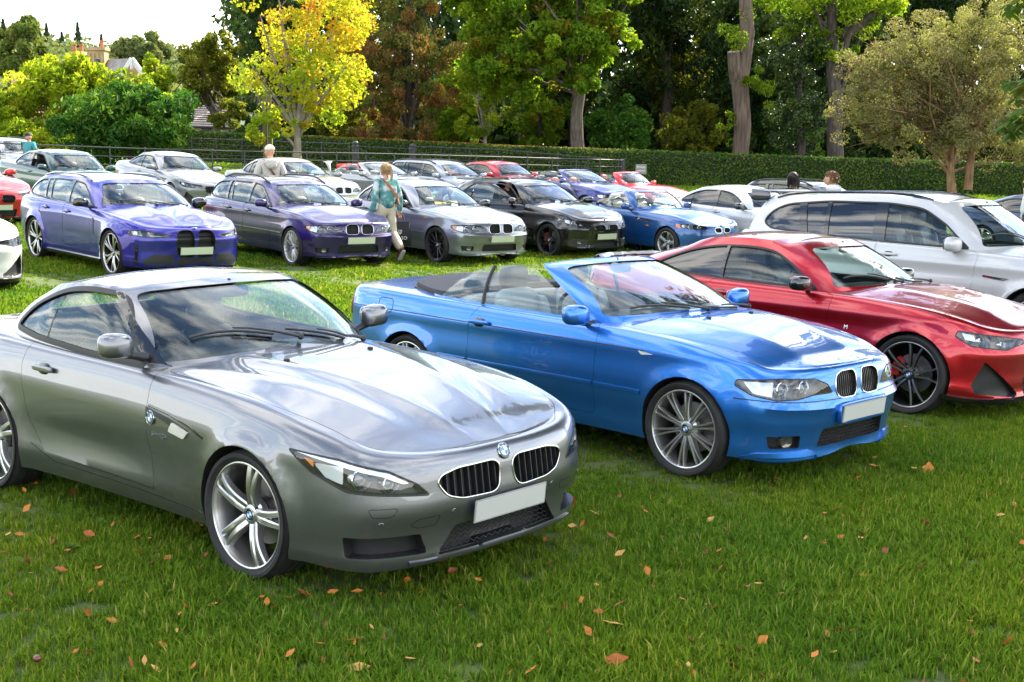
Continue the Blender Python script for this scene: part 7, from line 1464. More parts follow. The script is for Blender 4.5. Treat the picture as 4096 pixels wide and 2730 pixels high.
# far wood on the hill, the houses
def build_far():
    g = np.random.default_rng(31); HW = ramp_mat('hazy_far_leaf', [(.09, .12, .05), (.14, .18, .065), (.20, .23, .08), (.26, .25, .09)], rough=.7, trans=.25)  # leaf colours made paler, so the hill's haze is put into them
    hl = [(-300, 150), (0, 150), (150, 190), (350, 215), (480, 240), (620, 250), (760, 280), (1000, 300), (1300, 320)]; xs = np.linspace(-500, 1500, 60); V = []; F = []
    for i, x in enumerate(xs):
        y = np.interp(x, [h[0] for h in hl], [h[1] for h in hl]) + 40
        for D, py in ((125, 560), (185, 430), (265, y), (320, y + 30)): p = at(x, py, D); V.append(tuple(p))
        if i: k = i * 4; F += [(k - 4 + j, k - 4 + j + 1, k + j + 1, k + j) for j in range(3)]
    o = link('hillside', fix(mesh(V, F), 60, True), None, mat('hill_green', (.05, .07, .025), .9)); tag(o, kind='structure')
    P = []; T_ = []
    for i in range(440):
        D = g.uniform(170, 280); x = g.uniform(-350, 1250); ty = np.interp(x, [h[0] for h in hl], [h[1] for h in hl]); f = (D - 170) / 110; py = 440 + (ty - 440) * f + g.uniform(0, 30); c = np.array(at(x, py, D)); r = g.uniform(3.8, 7.0); n = 110
        P.append(blob_points(c, r, n, g, .85)); T_.append(np.clip(g.normal(.45, .15, n) + g.normal(0, .2), 0, 1))
    P = np.concatenate(P); V, F, tt = leaves(P, 1.35, .4, .7, np.concatenate(T_), 3); o = link('hill_wood', raw_mesh(V, F, tt), None, HW); tag(o, 'distant mixed wood covering the hillside behind the houses', 'wood', kind='stuff')
    for i, (x0, y0, x1, y1, lab) in enumerate(((-20, 90, 200, 330, 'broad pale green tree at the far left before the hill'), (470, 150, 680, 260, 'rounded crown standing up on the hill skyline'))):
        T('hill_tree', lab, ((x0 + x1) / 2, (x0 + x1) / 2, y0), 88 + 40 * i, [(x0, y0, x1, y1, 60, 90, .26)], ramp_mat('pale_leaf', [(.09, .13, .03), (.14, .18, .04), (.20, .22, .05)], rough=.6, trans=.3) if i == 0 else HW, BARK, .5 + .35 * i, 60 + i, .4, y0 + 40, group='trees on the hill', limbs=6)
    for i, (x, y0, y1) in enumerate(((190, 95, 175), (315, 92, 185), (408, 140, 190), (85, 85, 120), (15, 78, 115), (120, 98, 125), (250, 130, 180))):
        D = 262; b = at(x, y1 + 30, D); t = at(x, y0, D); root = empty('hill_conifer', None, b); tag(root, ['spiky conifer second from left of the two tall hill ones', 'tallest pointed conifer on the hill skyline', 'short pointed conifer above the brick chimney', 'small conifer tip over the pale far-left tree', 'leftmost conifer tip on the skyline', 'conifer tip just right of the pale far-left tree', 'ragged conifer between the two tall ones'][i], 'tree', 'conifers on the hill'); H_ = t.z - b.z; Q = []
        for k in range(1500): f = g.uniform(0, 1) ** .7; r = (1 - f) * H_ * .24 * g.uniform(.2, 1) * (1 + .35 * math.sin(f * 40)); a = g.uniform(0, 6.283); Q.append((r * math.cos(a), r * math.sin(a), H_ * f - r * .35))
        Vv, Ff, tt = leaves(np.array(Q), .55, .2, .35, None, i, (0, 0, -.5)); link('crown', raw_mesh(Vv, Ff, tt), root, ramp_mat('far_needle', [(.03, .05, .03), (.06, .085, .045), (.09, .11, .05)], rough=.8, trans=.1)); m = MB(); m.tube([(0, 0, -2), (0, 0, H_ * .97)], [.35, .04], 6); m.build('trunk', BARK_D, root)
    # brick house with gable and two chimneys
    D = 106; BR = noise_mat('old_brick', [(.30, .19, .09), (.40, .27, .13), (.46, .33, .18)], 2.5, .9); SL = noise_mat('old_slate', [(.12, .105, .10), (.20, .18, .17), (.27, .24, .22)], 1.6, .8, (1, 1, 3)); root = empty('brick_house', None, on_ground(400, D)); tag(root, 'old brick house with white gable boards and two tall chimneys', 'house'); off = Vector(root.location)
    def W(x, y, d=0): return at(x, y, D + d) - off
    m = MB(); a, b2, c = W(470, 420, 0), W(610, 420, 0), W(527, 240, 0); e, f, h = W(380, 420, 9), W(530, 420, 9), W(405, 240, 9)
    m.add([a, b2, W(600, 325), c, W(468, 325), W(300, 420, 9), W(300, 325, 9)], [(0, 1, 2, 3, 4), (5, 0, 4, 6)]); m.build('wall', BR, root, smooth=False)
    m = MB(); r1, r2 = W(527, 234), W(398, 240, 9); el, er = W(455, 340, -.5), W(615, 345, -.5); el2 = W(330, 345, 9); er2 = W(490, 345, 9); up = Vector((0, 0, .12)); m.add([r1, r2, el2, el, er, er2], [(0, 1, 2, 3), (0, 4, 5, 1)]); m.add([r1 - up, r2 - up, el2 - up, el - up, er - up, er2 - up], [(3, 2, 1, 0), (1, 5, 4, 0)]); m.build('roof', SL, root, smooth=False)
    for q, (p0, p1) in enumerate(((W(527, 236, -.7), W(470, 330, -.7)), (W(527, 236, -.7), W(592, 325, -.7)))): m = MB(); m.tube([p0, p1], .22, 4); m.build('bargeboard', mat('white_board', (.62, .60, .57), .6), root, smooth=False)
    m = MB(); m.tube([W(527, 238, -.8), W(527, 278, -.8)], .14, 6); m.build('gable_finial', mat('white_board', (.62, .60, .57), .6), root)
    for (x0, x1, y0, y1, dd, pots) in ((297, 331, 208, 300, 10, 2), (362, 424, 192, 300, 6, 1)):
        c0, (rx, rz) = px_box(x0, y0, x1, y1, D + dd); c0 = c0 - off; ch = MB(); ch.box(c0, (2 * rx, 1.2, 2 * rz)); ch.box(c0 + Vector((0, 0, rz - .12)), (2 * rx + .25, 1.45, .24))
        if pots == 1:
            for k in range(4): ch.box(c0 + Vector((-rx + rx * 2 * (k + .5) / 4, -.64, -.2)), (.16, .12, 2 * rz - .6))
        o = ch.build('chimney', BR, root, smooth=False)
        for k in range(pots): pm = MB(); pm.lathe([(.17, 0), (.15, .5), (.19, .52), (.19, .62), (.13, .62)], 12, 0, 'z', c0 + Vector(((k - .5) * .6 if pots == 2 else rx * .5, 0, rz))); pm.build('chimney_pot', mat('terracotta', (.42, .13, .05), .7), root)
    m = MB(); m.lathe([(.14, -.6), (.14, .55), (.26, .6), (.26, 1.0), (.05, 1.1)], 12, 0, 'z', W(392, 290, -.5)); m.build('flue', IRON, root)
    m = MB(); m.add([W(245, 236, 12), W(365, 246, 12), W(365, 300, 11), W(225, 300, 11)], [(0, 1, 2, 3)]); m.add([W(245, 238, 12), W(365, 248, 12), W(365, 302, 13), W(225, 302, 13)], [(3, 2, 1, 0)]); m.build('rear_roof', SL, root, smooth=False)
    # low tiled outbuilding
    D = 95; root = empty('tiled_outbuilding', None, on_ground(800, D)); tag(root, 'low cream building with a pale tiled roof behind the hedge', 'house'); off = Vector(root.location)
    TL = noise_mat('pale_tiles', [(.30, .22, .18), (.42, .33, .28), (.52, .44, .39)], 2.2, .7, (1, 1, 4)); m = MB(); A, B, C_, E = W(680, 392, 6), W(905, 398, 6), W(940, 512, 0), W(745, 506, 0); 
    nx, ny = 26, 13; tile = MB()
    for j in range(ny):
        for i in range(nx):
            def q(u, v): return A.lerp(B, u).lerp(E.lerp(C_, u), v)
            p = [q(i / nx + .002, (j + 1) / ny), q((i + 1) / nx - .002, (j + 1) / ny), q((i + 1) / nx - .002, j / ny), q(i / nx + .002, j / ny)]; n = (p[1] - p[0]).cross(p[3] - p[0]).normalized(); n = n if n.z > 0 else -n; dz = n * (.05 + .02 * g.uniform()); p[0] += dz; p[1] += dz; tile.add(p, [(0, 1, 2, 3)])
    o = tile.build('roof_tiles', TL, root, smooth=False); o['kind'] = 'stuff'
    m.add([A, B, C_, E], [(0, 1, 2, 3)]); m.build('roof', mat('roof_under', (.1, .08, .07), .9), root, smooth=False)
    m = MB(); m.add([W(750, 503, .3), W(935, 510, .3), W(935, 640, .3), W(750, 640, .3), W(690, 500, 6), W(690, 640, 6)], [(0, 1, 2, 3), (4, 0, 3, 5)]); m.build('wall', mat('cream_render', (.48, .40, .28), .8), root, smooth=False)
    MB().tube([W(748, 507, -.1), W(940, 513, -.1)], .09, 6).build('gutter', IRON, root)
    for x in (815, 835): MB().box(W(x, 524, .25), (.30, .08, .35)).build('vent', IRON, root)
    D = 86; root = empty('red_tiled_house', None, on_ground(100, D)); tag(root, 'red-tiled house mostly hidden by the spreading yellow-green tree', 'house'); off = Vector(root.location)
    m = MB(); m.add([W(40, 290, 4), W(150, 300, 4), W(205, 470, 0), W(60, 470, 0)], [(0, 1, 2, 3)]); m.build('roof', noise_mat('red_tiles', [(.22, .10, .06), (.33, .16, .10)], 3, .8, (1, 1, 4)), root, smooth=False); m = MB(); m.add([W(60, 468, .3), W(205, 468, .3), W(205, 620, .3), W(60, 620, .3)], [(0, 1, 2, 3)]); m.build('wall', BR, root, smooth=False)
build_far()

# ------------------------------------------------------------------ people
SKIN = mat('skin', (.50, .27, .18), .5)
def skin_mesh(V, E, rad, root=0, sub=2):
    me = bpy.data.meshes.new('s'); me.from_pydata([tuple(v) for v in V], E, []); o = bpy.data.objects.new('s', me); TMP.collection.objects.link(o)
    md = o.modifiers.new('skin', 'SKIN'); md.use_smooth_shade = True; 
    for i, r in enumerate(rad): d = me.skin_vertices[0].data[i]; d.radius = (r, r) if not hasattr(r, '__len__') else r; d.use_root = i == root
    o.modifiers.new('sub', 'SUBSURF').levels = sub
    with bpy.context.temp_override(scene=TMP, view_layer=TMP.view_layers[0]): dg = bpy.context.evaluated_depsgraph_get()
    dg.update(); r = bpy.data.meshes.new_from_object(o.evaluated_get(dg), depsgraph=dg); bpy.data.objects.remove(o); r.materials.clear(); r.polygons.foreach_set('use_smooth', [True] * len(r.polygons)); return r
def hand_mesh(m, w, d, s, mi=0):
    """palm, four fingers and a thumb at wrist w, pointing along d; curled slightly"""
    d = Vector(d).normalized(); side = d.cross(Vector((0, 0, 1))) if abs(d.z) < .9 else Vector((0, 1, 0)); side = side.normalized(); n = side.cross(d)
    V, F = superball((0, 0, 0), (.045 * s, .038 * s, .016 * s), .7, 12, 8); m.add([w + d * (v[0] + .045 * s) + side * v[1] + n * v[2] for v in V], F, mi)
    for i, l in enumerate((.070, .080, .075, .060)):
        b = w + d * .082 * s + side * (.027 - .018 * i) * s; m.tube([b - d * .01, b + d * l * .45 * s, b + d * l * .75 * s + n * .02 * s, b + d * l * .85 * s + n * .045 * s], [.0095 * s, .009 * s, .0085 * s, .006 * s], 8, mi)
    b = w + d * .03 * s + side * .036 * s; m.tube([b, b + side * .025 * s + d * .03 * s + n * .01, b + side * .025 * s + d * .06 * s + n * .02], [.011 * s, .0105 * s, .007 * s], 8, mi)
def head_mesh(c, yaw, s=1.0, pitch=0):
    """head with brow, nose, mouth, chin and ears; faces +x before turning"""
    V, F = superball((0, 0, 0), (.095, .074, .118), 1.0, 28, 20); W = []
    for x, y, z in V:
        if z < -.02: k = 1 + (z + .02) * 2.6; y *= max(.55, k); x = x * (1 + (z + .02) * .9) + (.012 if x > 0 else .0)
        if x > 0:
            x -= .012 * math.exp(-((z - .012) / .022) ** 2) * math.exp(-((abs(y) - .032) / .02) ** 2)      # eye sockets
            x += .006 * math.exp(-((z - .04) / .015) ** 2) * math.exp(-(y / .05) ** 2)
            x += .006 * math.exp(-((z + .062) / .012) ** 2) * math.exp(-(y / .025) ** 2)
        else: x *= 1.08
        W.append(Vector((x, y, z)))
    m = MB(); m.add(W, F, 0); m.tube([(.088, 0, .02), (.106, 0, -.012), (.116, 0, -.028), (.095, 0, -.036)], [.009, .012, .014, .010], 8)
    for sd_ in (-1, 1):
        m.add(*superball((-.005, sd_ * .078, -.005), (.020, .010, .032), .9, 10, 8)); m.add(*superball((.078, sd_ * .031, .012), (.011, .013, .011), 1, 10, 8), 1)
        m.add(*superball((.088, sd_ * .031, .012), (.004, .005, .005), 1, 8, 6), 2); m.tube([(.090, sd_ * .014, .034), (.090, sd_ * .034, .040), (.078, sd_ * .052, .034)], .004, 5, 2)
    m.tube([(.088, -.024, -.060), (.095, 0, -.058), (.088, .024, -.060)], [.003, .006, .003], 6, 3)
    M4 = Matrix.Translation(c) @ Matrix.Rotation(yaw, 4, 'Z') @ Matrix.Rotation(pitch, 4, 'Y') @ Matrix.Scale(s, 4); m.V = [tuple(M4 @ Vector(v)) for v in m.V]; return m, M4
EYE = [SKIN, mat('eye_white', (.7, .68, .65), .3), mat('dark_hair', (.012, .008, .006), .6), mat('lips', (.40, .14, .11), .45)]
def person(label, x, y, yaw, J, top, legs, hair=None, shoes=None, z=None, h=1.0, head_yaw=0., cat='person', hands=True, head_pitch=0, skin_ears=True):
    """J: joints (metres, facing +x): pelvis, chest, neck, head, sh_l/r, el_l/r, wr_l/r, hip_l/r, kn_l/r, an_l/r"""
    root = empty('person'); tag(root, label, cat, 'people among the cars'); names = list(J); V = [Vector(J[k]) * h for k in names]; I = {k: i for i, k in enumerate(names)}
    rad = dict(pelvis=(.15, .125), chest=(.17, .125), neck=.055, head=.06, hip_l=.085, hip_r=.085, kn_l=.058, kn_r=.058, an_l=.042, an_r=.042, sh_l=.065, sh_r=.065, el_l=.043, el_r=.043, wr_l=.030, wr_r=.030)
    E = [('pelvis', 'chest'), ('chest', 'neck'), ('neck', 'head')]
    for s in 'lr': E += [('chest', 'sh_' + s), ('sh_' + s, 'el_' + s), ('el_' + s, 'wr_' + s), ('pelvis', 'hip_' + s), ('hip_' + s, 'kn_' + s), ('kn_' + s, 'an_' + s)]
    body = skin_mesh(V, [(I[a], I[b]) for a, b in E], [tuple(q * h * .72 for q in rad[k]) if isinstance(rad[k], tuple) else rad[k] * h * (1 if k in ('neck', 'head', 'wr_l', 'wr_r') else .85) for k in names], I['pelvis'])
    hm, HM = head_mesh(V[I['head']] + Vector((.012, 0, .065)) * h, head_yaw, h * 1.0, head_pitch)
    if hands:
        for s in 'lr': w = V[I['wr_' + s]]; d = w - V[I['el_' + s]]; hand_mesh(hm, w - d.normalized() * .01, d, h)
    for p in body.polygons: hm.F.append(tuple(i + len(hm.V) for i in p.vertices)); hm.M.append(0)
    hm.V += [tuple(v.co) for v in body.vertices]; hm.build('body', EYE, root, 60)
    def cloth(nm, keys, edges, grow, m, extra=None):
        P = [Vector(extra.get(k, J[k]) if extra else J[k]) * h for k in keys]; o = link(nm, skin_mesh(P, [(keys.index(a), keys.index(b)) for a, b in edges], [tuple(q * h + grow for q in rad[k]) if isinstance(rad[k], tuple) else rad[k] * h + grow for k in keys]), root, m)
    up = ['pelvis', 'chest', 'sh_l', 'sh_r', 'el_l', 'el_r', 'wr_l', 'wr_r']; ue = [('pelvis', 'chest')] + [e for s in 'lr' for e in (('chest', 'sh_' + s), ('sh_' + s, 'el_' + s), ('el_' + s, 'wr_' + s))]
    ex = {'pelvis': tuple(Vector(J['pelvis']).lerp(Vector(J['chest']), -.14))}
    if top[0] == 'tee':
        for s in 'lr': ex['wr_' + s] = tuple(Vector(J['el_' + s]).lerp(Vector(J['sh_' + s]), .35)); ex['el_' + s] = tuple(Vector(J['el_' + s]).lerp(Vector(J['sh_' + s]), .5))
    else:
        for s in 'lr': ex['wr_' + s] = tuple(Vector(J['wr_' + s]).lerp(Vector(J['el_' + s]), -.10))
    if top[0] == 'tee': rad2 = dict(rad); rad['wr_l'] = rad['wr_r'] = .055
    cloth({'tee': 't_shirt', 'hoodie': 'hooded_top'}.get(top[0], 'jacket'), up, ue, .022 if top[0] != 'hoodie' else .035, top[1], ex)
    if top[0] == 'tee': rad.update(rad2)
    if legs:
        J['waist'] = tuple(Vector(J['pelvis']).lerp(Vector(J['chest']), .45)); lo = ['waist', 'pelvis', 'hip_l', 'hip_r', 'kn_l', 'kn_r', 'an_l', 'an_r']; rs = dict(rad); rad.update(an_l=.072, an_r=.072, kn_l=.078, kn_r=.078, hip_l=.088, hip_r=.088, pelvis=(.145, .115), waist=(.135, .105)); cloth('trousers', lo, [('waist', 'pelvis')] + [e for s in 'lr' for e in (('pelvis', 'hip_' + s), ('hip_' + s, 'kn_' + s), ('kn_' + s, 'an_' + s))], .010, legs, {}); rad.update(rs)
    if shoes:
        for s in 'lr':
            a = V[I['an_' + s]]; fo = Vector(J.get('foot_' + s, (1, 0, 0))) if False else Vector((1, 0, -.1)); m = MB(); d = (a - V[I['kn_' + s]]).normalized(); f = Vector((0, 1, 0)).cross(d); f = -f if f.x < 0 else f
            q = Matrix((f, Vector((0, 1, 0)), f.cross(Vector((0, 1, 0))))).transposed(); A_, B_ = superball((.07, 0, -.035), (.135, .046, .048), .7); m.add([a + q @ (Vector(v) * h) for v in A_], B_, 0); A_, B_ = superball((.07, 0, -.075), (.14, .048, .014), .6); m.add([a + q @ (Vector(v) * h) for v in A_], B_, 1); m.build('shoe', shoes, root)
    if hair: hair(root, HM, h)
    pose(root, x, y, yaw, z, False); return root
def stand(**k):
    J = dict(pelvis=(0, 0, .95), chest=(0, 0, 1.25), neck=(-.01, 0, 1.47), head=(0, 0, 1.55), sh_l=(0, .185, 1.40), sh_r=(0, -.185, 1.40), el_l=(-.03, .25, 1.12), el_r=(-.03, -.25, 1.12), wr_l=(.06, .26, .88), wr_r=(.06, -.26, .88), hip_l=(0, .09, .90), hip_r=(0, -.09, .90), kn_l=(.02, .10, .49), kn_r=(.02, -.10, .49), an_l=(0, .10, .08), an_r=(0, -.10, .08)); J.update(k); return J
def cap(m, m2=None, back=False):
    def fn(root, HM, h):
        b = MB(); V, F = superball((-.006, 0, .045), (.108, .088, .092), 1, 24, 14); b.add([v if v[2] > .035 else (v[0], v[1], .035) for v in V], F)
        P = []
        for i in range(13): a = -1.15 + 2.3 * i / 12; P.append((.085 + .095 * math.cos(a) - .01, .088 * math.sin(a), .036 - .012 * math.cos(a)))
        V = [(.07, p[1] * .95, .042) for p in P] + P; n = len(P); V += [(v[0], v[1], v[2] - .006) for v in V]
        F = [(i, i + 1, n + i + 1, n + i) for i in range(n - 1)] + [(2 * n + n + i, 2 * n + n + i + 1, 2 * n + i + 1, 2 * n + i) for i in range(n - 1)] + [(n + i, n + i + 1, 3 * n + i + 1, 3 * n + i) for i in range(n - 1)]; b.add(V, F, 1); b.ball((-.005, 0, .138), .008)
        b.V = [tuple(HM @ Vector(v)) for v in b.V]; b.build('cap', [m, m2 or m], root, 50)
    return fn
def hair_cap(m, length=0., tail=False, strands=900, seed=1, rough=.012, fringe=.03):
    """hair as many short strands over a shell"""
    def fn(root, HM, h):
        g = np.random.default_rng(seed); b = MB(); V, F = superball((-.012, 0, .022), (.104, .086, .108), 1, 24, 16)
        def lim(x): return -.085 - length if x < -.02 else (.04 if x > .05 else -.03 - length * .6)
        b.add([(x, y, max(z, min(lim(x), z if z > 0 else -.09))) if z > lim(x) else (x * .9, y * .95, lim(x)) for x, y, z in V], F)
        for i in range(strands):
            d = g.normal(size=3); d /= np.linalg.norm(d)
            if d[0] > .55 and d[2] < .3: continue
            if d[2] < -.55: continue
            p = Vector((-.012 + d[0] * .104, d[1] * .086, .022 + d[2] * .108)); q = p + Vector(d) * rough * g.uniform(.3, 1.3) + Vector((-.01, 0, -.025 - length * g.uniform(.5, 1.0))); b.tube([p, p.lerp(q, .5) + Vector(d) * rough * .6, q], [.005, .0045, .001], 3, caps=False)
        if tail:
            for i in range(60): a = g.uniform(0, 6.28); r = .022 * math.sqrt(g.uniform()); o = Vector((0, r * math.cos(a), r * math.sin(a))); b.tube([Vector((-.105, 0, .02)) + o * .5, Vector((-.15, 0, .01)) + o, Vector((-.155, 0, -.08)) + o * 1.3, Vector((-.14, 0, -.19)) + o], [.006, .007, .006, .002], 4)
            b.tube([(-.112, -.02, .02), (-.118, 0, .035), (-.112, .02, .02), (-.118, 0, .0)], .007, 6, 1, closed=True)
        b.V = [tuple(HM @ Vector(v)) for v in b.V]; b.build('hair', [m, mat('hair_tie', (.05, .03, .02), .6)], root, 60)
    return fn

# ------------------------------------------------------------------ the cars in their rows
LO = dict(T=84, M=18, T2=66, KD=(8, 12), KG=8, MG=10); FA = dict(T=60, M=12, T2=50, KD=(6, 9), KG=6, MG=8, doors=(), bonnet=None)
def S(sp, lod, **k): d = dict(sp); d.update(lod or {}); d.update(k); return d
ROW1 = 'cars in the front row'; ROW2 = 'cars in the second row'; ROW3 = 'cars in the far row'
GREY = paint('space_grey_paint', (.175, .18, .195), .85, .31)
car(Z4, 'roadster', 'grey two-seat roadster with its metal roof up, nearest the camera', -1.659, 7.751, -41.3, GREY, ROW1, extras=z4_extras(), plate_mat=PLATE, rear_glass=W_SIDE)
BLUE = paint('estoril_blue_paint', (.018, .165, .56), .75, .32)
car(E46C, 'convertible', 'bright blue convertible with its roof folded and pale grey seats', .739, 9.98, -44.8, BLUE, ROW1, extras=e46_extras(True, False) + [cab_extras], hero=True, wheel='ten_twin', plate_mat=PLATE, plate_backing=BLUE, seat_mat=SEAT_GREY, headrest_mat=mat('headrest_slate', (.035, .045, .06), .5), cabin=mat('cabin_slate', (.05, .06, .07), .6))
RED = paint('melbourne_red_paint', (.40, .004, .014), .75, .30)
car(G42, 'coupe', 'deep red coupe with black mirrors and red brake calipers', 2.852, 12.366, -42.8, RED, ROW1, extras=g42_extras(True, spoiler=mat('spoiler_silver', (.6, .6, .62), .3, .3, 1.)), hero=True, mirror_paint=GLOSS, caliper=CALIPER_R, seat_mat=SEAT_BLACK)
SUVW = paint('mineral_white_paint', (.50, .50, .505), .2, .35, .15)
car(SUV, 'sport_utility', 'white sport utility with black roof rails, cut by the right edge', 5.211, 16.019, -41.4, SUVW, ROW1, extras=[suv_extras, rails([(.08, .66), (-1.0, .675), (-1.98, .63)], .03, GLOSS), wipers((((1.08, -.05), (.78, -.70)), ((1.12, .45), (1.0, -.04))))], hero=True, cat='car')
# second row
car(S(G42, LO), 'coupe', 'white car nose with black bumper intake, cut off at the left edge', -8.28, 17.95, -45, paint('alpine_white_paint', (.58, .58, .575), .1, .35, .1), ROW2, extras=g42_extras())
PURP = paint('tanzanite_paint', (.010, .008, .24), .5, .32)
car(S(G81, LO), 'estate_car', 'glossy violet-blue estate with tall twin grilles and black mirrors', -6.104, 21.017, -49.0, PURP, ROW2, extras=g81_extras(), mirror_paint=GLOSS, wheel_hero=True)
PURP2 = paint('velvet_purple_paint', (.020, .008, .095), .5, .32)
car(S(E46T, LO), 'estate_car', 'dark purple older estate with roof rails and silver multi-spoke wheels', -3.826, 23.507, -52.0, PURP2, ROW2, extras=e46_extras() + [rails([(.0, .545), (-1.0, .56), (-1.75, .53)], .06)], wheel='multi', wheel_hero=True)
SILV = paint('silver_grey_paint', (.22, .235, .275), .75, .3)
car(S(E46, LO), 'saloon_car', 'silver-blue saloon with black wheels and a yellow plate behind the screen', -1.559, 24.924, -50.4, SILV, ROW2, extras=e46_extras(dark=True), wheel='dark_multi', wheel_hero=True, open_windows=((0, -1),), mirror_paint=GLOSS, plate_mat=PLATE_Y)
BLK = paint('black_sapphire_paint', (.006, .006, .009), .5, .25)
car(S(F20, LO), 'hatchback', 'black hatchback with both front doors standing open', .416, 27.016, -48.0, BLK, ROW2, extras=f20_extras(), caliper=CALIPER_R, wheel_hero=True, mirror_paint=GLOSS, door_open={('front_door', -1): ((.60, -.86), 42), ('front_door', 1): ((.60, .86), -38)})
car(S(Z3, LO), 'roadster', 'mid-blue open roadster with cream seats and chrome side gills', 2.88, 27.43, -51, paint('topaz_blue_paint', (.006, .075, .26), .4, .32), ROW2, extras=z3_extras(), seat_mat=SEAT_BEIGE, dash_mat=SEAT_BEIGE)
car(S(E90, LO), 'saloon_car', 'white saloon with tinted rear windows behind the red coupe', 5.044, 27.823, -49.6, paint('alpine_white_paint', (.58, .58, .575), .1, .35, .1), ROW2, extras=simple_extras(E46_HL, E46_KID), mirror_paint=GLOSS)
car(S(E90, FA), 'saloon_car', 'dark blue car roof just showing at the right edge behind the white utility', 12.1, 29.3, -50, paint('carbon_blue_paint', (.02, .035, .11), .6, .3), ROW2, extras=())
# far row
car(S(G42, FA), 'coupe', 'scarlet coupe nose with bonnet vents at the left edge', -12.0, 28.9, -47, paint('imola_red_paint', (.52, .006, .012), .4, .3), ROW3, extras=g42_extras(frame=GLOSS) + [overlay('bonnet_vent', [(1.30, .30), (1.36, .34), (1.20, .60), (1.12, .56)], GLOSS, 'top', .004, -.01)])
car(S(E36, FA), 'coupe', 'dark green boxy coupe with its side window down', -11.054, 33.236, -42.7, paint('boston_green_paint', (.012, .060, .062), .6, .3), ROW3, extras=simple_extras(E36_HL, E36_KID), open_windows=((0, -1),))
car(S(E46T, FA), 'estate_car', 'silver estate beyond the railing at the far left', -17.3, 46.5, -42, paint('titan_silver_paint', (.27, .28, .29), .8, .3), ROW3, extras=e46_extras(amber=False) + [rails([(.0, .545), (-1.0, .56), (-1.75, .53)], .05)])
car(S(G42, FA), 'coupe', 'silver-grey coupe with dark headlights behind the violet estate', -9.004, 35.747, -49.0, paint('brooklyn_grey_paint', (.22, .225, .235), .6, .32), ROW3, extras=g42_extras())
car(S(E46, FA), 'saloon_car', 'silver saloon with its far front door open behind the man in the cap', -5.9, 36.0, -44, paint('titan_silver_paint', (.27, .28, .29), .8, .3), ROW3, extras=e46_extras(amber=False), door_open={('front_door', 1): ((.60, .86), -50)}, open_windows=((0, -1),), doors=[('front_door', [(.58, .30), (.585, .62), (.60, .90), (.48, .925, .01), (.12, 1.20, .03), (-.06, 1.29, .05), (-.35, 1.32, .05), (-.42, 1.32), (-.375, .93), (-.375, .30)], (1,))])
car(S(E46C, FA), 'convertible', 'pale silver convertible beside the red bin', -3.858, 38.073, -45, paint('titan_silver_paint', (.27, .28, .29), .8, .3), ROW3, extras=e46_extras(amber=False))
car(S(E46T, FA), 'estate_car', 'silver-blue estate parked right of the pale convertible', -1.861, 39.0, -45, paint('ice_silver_paint', (.26, .285, .33), .75, .3), ROW3, extras=e46_extras(amber=False) + [rails([(.0, .545), (-1.0, .56), (-1.75, .53)], .03)])
car(S(G42, FA), 'coupe', 'crimson coupe roof showing behind the black hatchback', -.28, 40.6, -45, paint('crimson_paint', (.38, .008, .02), .6, .3), ROW3, extras=g42_extras())
car(S(E46C, FA), 'convertible', 'dark blue open convertible with red seats near the end post', 1.833, 38.381, -52, paint('carbon_blue_bright', (.008, .012, .16), .5, .32), ROW3, extras=e46_extras(amber=False), seat_mat=SEAT_RED, headrest_mat=SEAT_BLACK)
car(S(Z3, FA), 'roadster', 'bright red open roadster with racing seats in front of the hedge', 3.45, 38.9, -44, paint('bright_red_paint', (.58, .004, .010), .2, .3), ROW3, extras=z3_extras(GLOSS, False), seat_mat=mat('race_seat_red', (.45, .01, .01), .5))
for k, (nm, sp, lab, x, y, c) in enumerate((('estate_car', E46T, 'dark car roof with rails glimpsed behind the white saloon', 7.6, 32.5, (.02, .021, .024)),)):
    car(S(sp, FA), nm, lab, x, y, -48, paint('graphite_paint', c, .5, .3), ROW3, extras=[rails([(.0, .545), (-1.0, .56), (-1.75, .53)], .05)])
# yellow plate lying behind the silver saloon's screen
YP = empty('show_plate'); tag(YP, 'yellow number card propped behind the silver saloon windscreen', 'plate'); MB().box((0, 0, 0), (.01, .52, .12)).build('card', mat('plate_yellow', (.60, .42, .03), .5), YP); strip_letters(YP, 'E 48', (.007, 0, 0), (1, 0, 0), .12, BLACK, name='lettering')
def ride(o, cx, cy, yaw, loc, ry=0):
    n = gnormal(cx, cy); q = Vector((0, 0, 1)).rotation_difference(n).to_matrix().to_4x4(); o.matrix_world = Matrix.Translation((cx, cy, gz(cx, cy))) @ q @ Matrix.Rotation(R(yaw), 4, 'Z') @ Matrix.Translation(loc) @ Matrix.Rotation(ry, 4, 'Y')
ride(YP, -1.559, 24.924, -50.4, (.56, -.05, .985), R(-35))
# ------------------------------------------------------------------ the people
def cloth_mat(name, c1, c2, sc=40): return noise_mat(name, [c1, c2], sc, .85)
FLORAL = noise_mat('floral_knit', [(.015, .10, .12), (.05, .22, .22), (.10, .26, .25), (.45, .50, .50), (.55, .58, .58)], 9, .9, detail=3)
CREAM = mat('cream_cotton', (.55, .49, .36), .85); TAN = mat('tan_leather', (.36, .10, .03), .45); SHOE = [mat('maroon_suede', (.09, .02, .015), .7), mat('white_rubber', (.5, .48, .45), .6)]
BLOND = mat('blonde_hair', (.36, .23, .10), .5); BROWN = mat('brown_hair', (.16, .07, .03), .5)
def fit_height(px_head, Y, x): return None
wx, wy = -2.2, 23.3
J = stand(an_l=(.34, .07, .08), kn_l=(.20, .09, .50), an_r=(-.34, -.09, .22), kn_r=(-.02, -.10, .52), el_r=(-.06, -.24, 1.13), wr_r=(-.02, -.26, .90), el_l=(-.02, .24, 1.13), wr_l=(.05, .27, .90))
